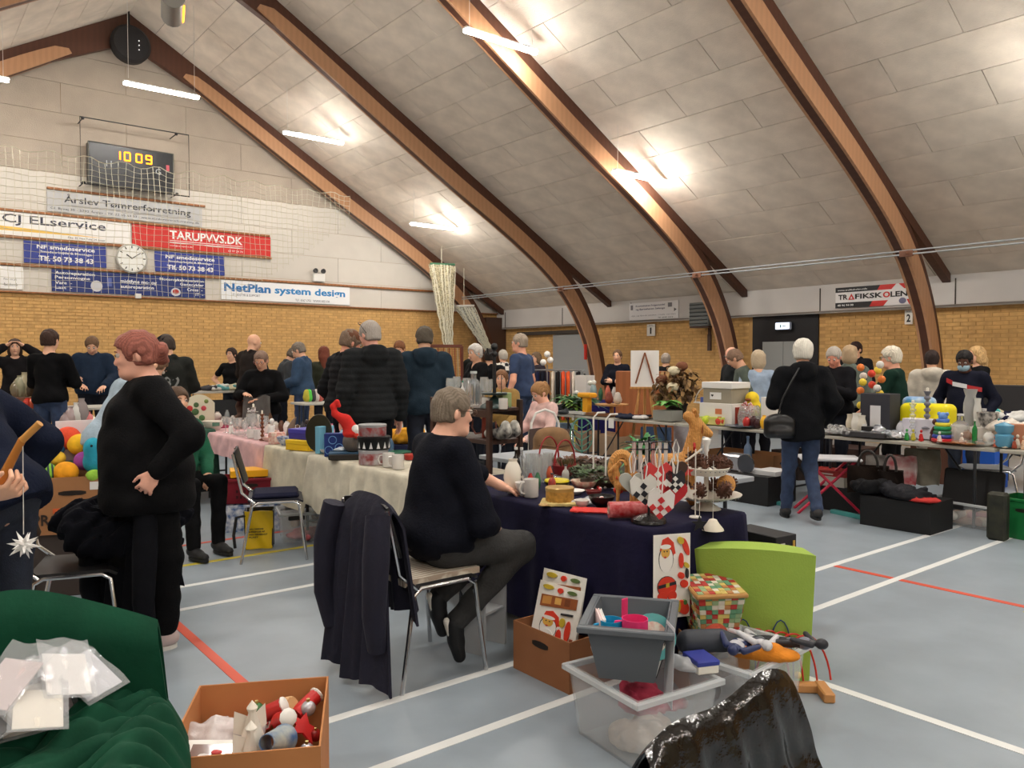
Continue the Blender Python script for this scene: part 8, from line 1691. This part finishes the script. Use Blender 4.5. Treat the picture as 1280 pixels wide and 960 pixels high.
for k,(px,h,c) in enumerate(((82,.2,(150,130,130)),(88,.26,(160,140,140)),(95,.3,(206,204,200)),(101,.34,(140,130,130)),(108,.2,(200,110,110)),(113,.16,(226,216,200)))): vase(bg(px,9.0,.77),h,.07,c,('mauve jar','taller mauve jar','white jug','grey lidded pot','pink cup','cream cup')[k]+' on the table behind the green cloth')
drape('tablecloth', 1.35,2.75,8.5,9.4,.765,.5,fabric((40,74,60)),'dull green cloth on the table behind the toy box',amp=.02,nf=14)
for k,(px,c,lb) in enumerate(((238,(24,24,28),'black folded clothes at the left end'),(262,(50,50,54),'dark grey hat'),(270,(210,206,200),'white card stand'),(280,(90,150,150),'turquoise cloth'),(287,(190,180,150),'cream box'))): cloth_pile('goods', bg(px,13.5,.99), (.32,.3,.12), fabric(c), lb+' on the grey gable table', 'goods', seed=130+k, res=.02)
openbox('black_bin', tuple(bg(272,12.9,0)), (1.0,.3,.85), 'black cloth-fronted container beneath the grey gable table', m=cm((20,20,22)), holes=False)
table(4.85,6.3,10.95,11.45,label='table of small toys near the man in the blue jacket',z=.86)
for k,(px,c,lb) in enumerate(((386,(90,200,80),'light green plush toy'),(391,(60,60,64),'dark grey toy'),(395,(206,196,190),'white bird figure'),(400,(190,100,90),'pink-brown toy'),(383,(180,170,60),'yellow toy'))): q = PY(px,450,11.2); plush((q.x,11.2,.865), lb+' on the small toy table', [ell((0,0,.07),(.06,.06,.07)),ell((0,0,.15),(.045,.045,.045))], fabric(c), cat='toy', name='toy', res=.02)
gbox('stool_box', tuple(PD(505,450,9.3))[:2]+(0,), (.5,.5,.52), (30,36,76), 'navy blue box under the mustard cushions', rz=-.6); q = PD(505,450,9.3); cloth_pile('cushion', (q.x,q.y,.52), (.42,.4,.22), fabric((226,160,40)), 'mustard yellow cushions on the navy box', 'cushion', seed=140, res=.018)
q = PD(519,450,9.6); R = T('white_rack', (q.x,q.y,0), -.6, label='white wire rack with soft toys behind the mustard cushions', cat='rack')
for s in (-1,1): MB().cyl((s*.2,0,0),(s*.2,0,1.15),.012,n=6).build('post', WHITE, R)
MB().cbox((0,0,.62),(.42,.3,.02),.004).build('shelf', WHITE, R)
q = PD(558,450,12.5); R = T('bead_display', (q.x,q.y,0), -.6, label='wooden display of hanging strings of beads', cat='display'); MB().cbox((0,0,1.72),(.50,.05,.05),.005).build('top_bar', cm((100,52,34)), R)
for s in (-1,1): MB().cbox((s*.25,0,.86),(.04,.04,1.72),.005).build('post', cm((100,52,34)), R)
for k in range(11): MB().tube([(-.22+.044*k,-.03,1.69),(-.21+.044*k,-.05,1.3),(-.20+.044*k,-.03,1.0+.02*(k%3))],.007,5).build('bead_string', cm(((150,60,40),(200,180,150),(120,40,36),(190,120,80))[k%4]), R)
# ---- toy box, stick with star, left ----
TB = openbox('cardboard_box', (1.00,5.80,.40), (.56,.40,.36), 'large brown cardboard box lettered PRO full of toys', m=CARD, rz=-.35, holes=True); gbox('low_stand', (1.00,5.80,0), (.5,.36,.40), (60,50,46), 'dark low stand under the toy box', rz=-.35, cat='stand')
mb = MB(); mb.X = frame((-.22,-.202,.06),(1,0,0),(0,0,1)); mb.add(*text_geo('PRO', .16, .07, .02, .002)); mb.build('lettering', cm((50,36,28)), TB, kind='stuff'); MB().box((.16,-.203,.30),(.12,.004,.05)).build('label_patch', PAPER, TB); MB().box((-.09,-.203,.15),(.04,.004,.03)).build('orange_mark', cm((206,90,40)), TB)
def tb(x,y,z): c,s = math.cos(-.35), math.sin(-.35); return (1.0+x*c-y*s,5.8+x*s+y*c,.40+z)
E1 = lambda r: [ell((0,0,0),(r,r,r*.95))]
for k,(x,y,z,r,c,c2,lb) in enumerate(((-.17,-.12,.38,.075,(130,190,60),(40,60,70),'green striped toy ball at the left front'),(-.05,-.12,.38,.075,(240,160,30),None,'orange soft ball with a dark band'),(-.22,.0,.40,.07,(70,130,160),None,'blue round toy behind the striped ball'),(-.16,.08,.52,.07,(60,120,170),None,'blue soft fish head high on the left'),(-.08,.12,.58,.08,(226,80,50),None,'red-orange soft toy at the top of the heap'),(.0,.06,.54,.075,(246,190,40),None,'yellow soft duck-like toy near the top'),(.04,-.02,.44,.065,(170,80,170),None,'magenta curled soft toy in the middle'),(-.12,.0,.46,.05,(230,190,60),None,'small yellow toy between the stripes'),(-.24,.05,.46,.10,(220,90,40),(240,230,210),'orange and white striped cushion at the left'),(.22,.0,.50,.09,(90,60,150),None,'purple soft toy at the right'))):
    plush(tb(x,y,z), lb+' of the toy box', E1(r), fabric(c) if not c2 else mat('striped%d'%c[0], c, .8, c2=c2, vs_=12, kind='wave'), cat='soft toy', res=.011)
plush(tb(.14,-.08,.36),'turquoise plush octopus with green feet in the toy box',[ell((0,0,.08),(.10,.08,.09),k=.03),ell((-.04,-.02,.17),(.06,.055,.07),k=.03),cap((.05,0,.06),(.10,-.05,.0),.04,.04)],fabric((40,150,176)),cat='soft toy',res=.011,eyes=((-.06,-.07,.19),),parts=(('green_foot',[ell((-.05,-.08,.0),(.05,.04,.04))],fabric((150,200,70))),('green_foot',[ell((.09,-.09,.0),(.05,.04,.04))],fabric((150,200,70))),('zebra_hair',[ell((.03,-.06,.15),(.05,.035,.05))],mat('zebra',(24,24,26),.8,c2=(230,230,228),vs_=30,kind='wave')))) 
b_ = board('white_card', 'blank white card standing upright behind the toys', 'card', frame(tb(-.16,.19,.42),(math.cos(-.35),math.sin(-.35),.05),(0,0,1)), .27,.27,(228,222,222),t=.006)
# stick with hanging star, hand
d_ = 2.75; a, b = PD(-4,608,d_), PD(26,572,d_); c1 = PD(50,530,d_)
SK_ = T('forked_stick', tuple(a), label='bent wooden stick held up with a white paper star on a thread', cat='stick'); tr = lambda q: q-a
MB().tube([tr(PD(-8,618,d_)),tr(PD(8,588,d_)),tr(PD(28,549,d_))],[.020,.016,.013],10).build('lower_branch', cm((176,112,44),.5), SK_); MB().tube([tr(PD(27,551,d_)),tr(PD(50,529,d_))],[.013,.013],10).build('upper_branch', cm((196,140,70),.5), SK_)
MB().cyl(tr(PD(28.5,552,d_)),tr(PD(29.5,668,d_)),.0015,n=4).build('thread', WHITE, SK_)
sp = PD(30,681,d_); R = T('paper_star', tuple(sp), label='white many-pointed folded paper star hanging on the thread', cat='star'); mb = MB(); rg = random.Random(5)
for k in range(22):
    z = 1-2*(k+.5)/22; t = k*2.4; n_ = Vector((math.sqrt(1-z*z)*math.cos(t),math.sqrt(1-z*z)*math.sin(t),z)); u = n_.orthogonal().normalized(); v = n_.cross(u); L_ = .055 if k % 2 else .045
    mb.add([u*.014,v*.014,u*-.014,v*-.014,n_*L_],[(0,1,4),(1,2,4),(2,3,4),(3,0,4)])
mb.build('star_points', cm((236,234,232),.7), R)
hi = [v for k_, v in INFO.items() if 'navy hooded' in v['root']['label']][0]; Wm = PD(-14,612,d_)
sdf(hand_prims(Wm+Vector((-.01,-.03,-.02)), Vector((.78,-.625,.25)), Vector((.3,.5,.8)), .9, -1, 1.0), 'hand', skinm((205,158,130)), None, .005, label='hand gripping the bent wooden stick at the left edge', cat='hand')
# shoulder bag of the walking person
i = WVi; U = i['U']; M = i['M']; R = T('shoulder_bag', tuple(M@Vector((-.23,-.16,.90))), i['root'].rotation_euler.z, label='black leather shoulder bag carried by the white-haired person', cat='bag')
sdf([bxx((0,0,-.02),(.14,.055,.10),rd=.05,k=.03),ell((0,-.05,-.06),(.10,.03,.05),k=.03),ell((0,0,.07),(.10,.04,.04),k=.03)], 'bag_body', cm((18,18,20),.35), R, .010); MB().tube([(-.02,.0,.07),(.02,-.035,.25),(.10,-.06,.42),(.16,-.02,.52),(.2,.05,.54)],.008,6).build('strap', cm((20,20,22),.4), R)
# green shirt on backs: print on the cap man's jacket
i = [v for k_, v in INFO.items() if 'black cap' in v['root']['label']][0]; mb = MB(); mb.X = frame((.10,-.165,1.20),(-1,0,0),(0,0,1))@Matrix.Translation((-.0,0,0)); g_ = text_geo('92', .18, .15, .02, .004); mb.X = frame((-.09,-.175,1.16),(1,0,0),(0,.25,1)); mb.add(*g_); mb.build('back_print', cm((110,112,110)), i['root'], kind='stuff')

# ---- further small goods on the near row ----
for k,(px,py,h,r,c,nm) in enumerate(((272,528,.13,.05,(214,206,196),'white sugar pot beside the napkin'),(284,529,.16,.03,(150,160,160),'grey glass vase behind the wine glasses'),(322,533,.15,.035,(200,196,190),'pale porcelain vase behind the candelabra'),(329,532,.10,.045,(90,110,140),'blue-grey pot behind the candelabra'),(337,533,.18,.03,(110,80,60),'slim brown vase behind the porcelain figures'),(358,538,.12,.04,(226,222,216),'white jar behind the blue bowl'),(378,541,.14,.03,(70,70,76),'charcoal vase behind the violet box'),(414,549,.16,.03,(200,120,150),'dusty pink vase behind the gnome'),(428,553,.12,.035,(150,176,190),'pale blue vase behind the gnome'),(443,556,.11,.03,(206,196,150),'straw-coloured vase behind the tin stack'),(477,562,.10,.04,(226,224,222),'white beaker behind the tin stack'),(488,566,.12,.03,(60,90,120),'blue vase behind the white mugs'))): vase(at(px,py), h, r, c, nm)
for k,(px,py,r,c,nm) in enumerate(((297,536,.06,(222,216,206),'white shallow bowl between the glasses'),(333,552,.05,(214,190,180),'small blush bowl beside the porcelain angel'),(407,572,.05,(190,190,194),'small grey bowl in front of the blue boxes'),(455,596,.045,(206,200,190),'small cream bowl in front of the tins'),(728,636,.04,(226,222,216),'tiny white bowl behind the pot holder'),(742,622,.045,(120,40,40),'small dark red bowl behind the sweets'),(768,640,.035,(200,196,190),'tiny cream dish beside the wrapping roll'))): bowl(at(px,py), .04, r, c, nm)
for k,(px,py,h,c,nm) in enumerate(((650,612,.12,(190,186,176),'small beige bottle behind the footed bowl'),(690,616,.11,(160,60,50),'small red bottle behind the yellow dish'),(707,606,.12,(180,176,170),'grey pepper bottle behind the yellow dish'),(744,611,.10,(60,70,60),'small dark green bottle behind the garland'))): bottle(at(px,py), h, .022, nm, m=cm(c,.3))
for k,(px,dx,h,c,nm) in enumerate(((1128,.3,.16,(180,180,186),'silver-grey vase behind the brooches'),(1193,.28,.14,(206,190,176),'beige vase behind the big glass bottle'),(1210,.2,.12,(150,110,90),'brown vase beside the green tube bottle'),(1238,.2,.12,(226,222,216),'white vase below the black flower pot'),(1248,.3,.18,(190,170,150),'tan vase left of the blue jar'),(975,.12,.12,(196,196,200),'pale grey vase at the edge beside the person with the bag'),(900,.08,.10,(206,70,50),'small orange-red pot by the yellow-green box'),(870,.1,.12,(60,90,60),'small dark green pot at the row edge'))): vase(far(px,dx), h, .05, c, nm)
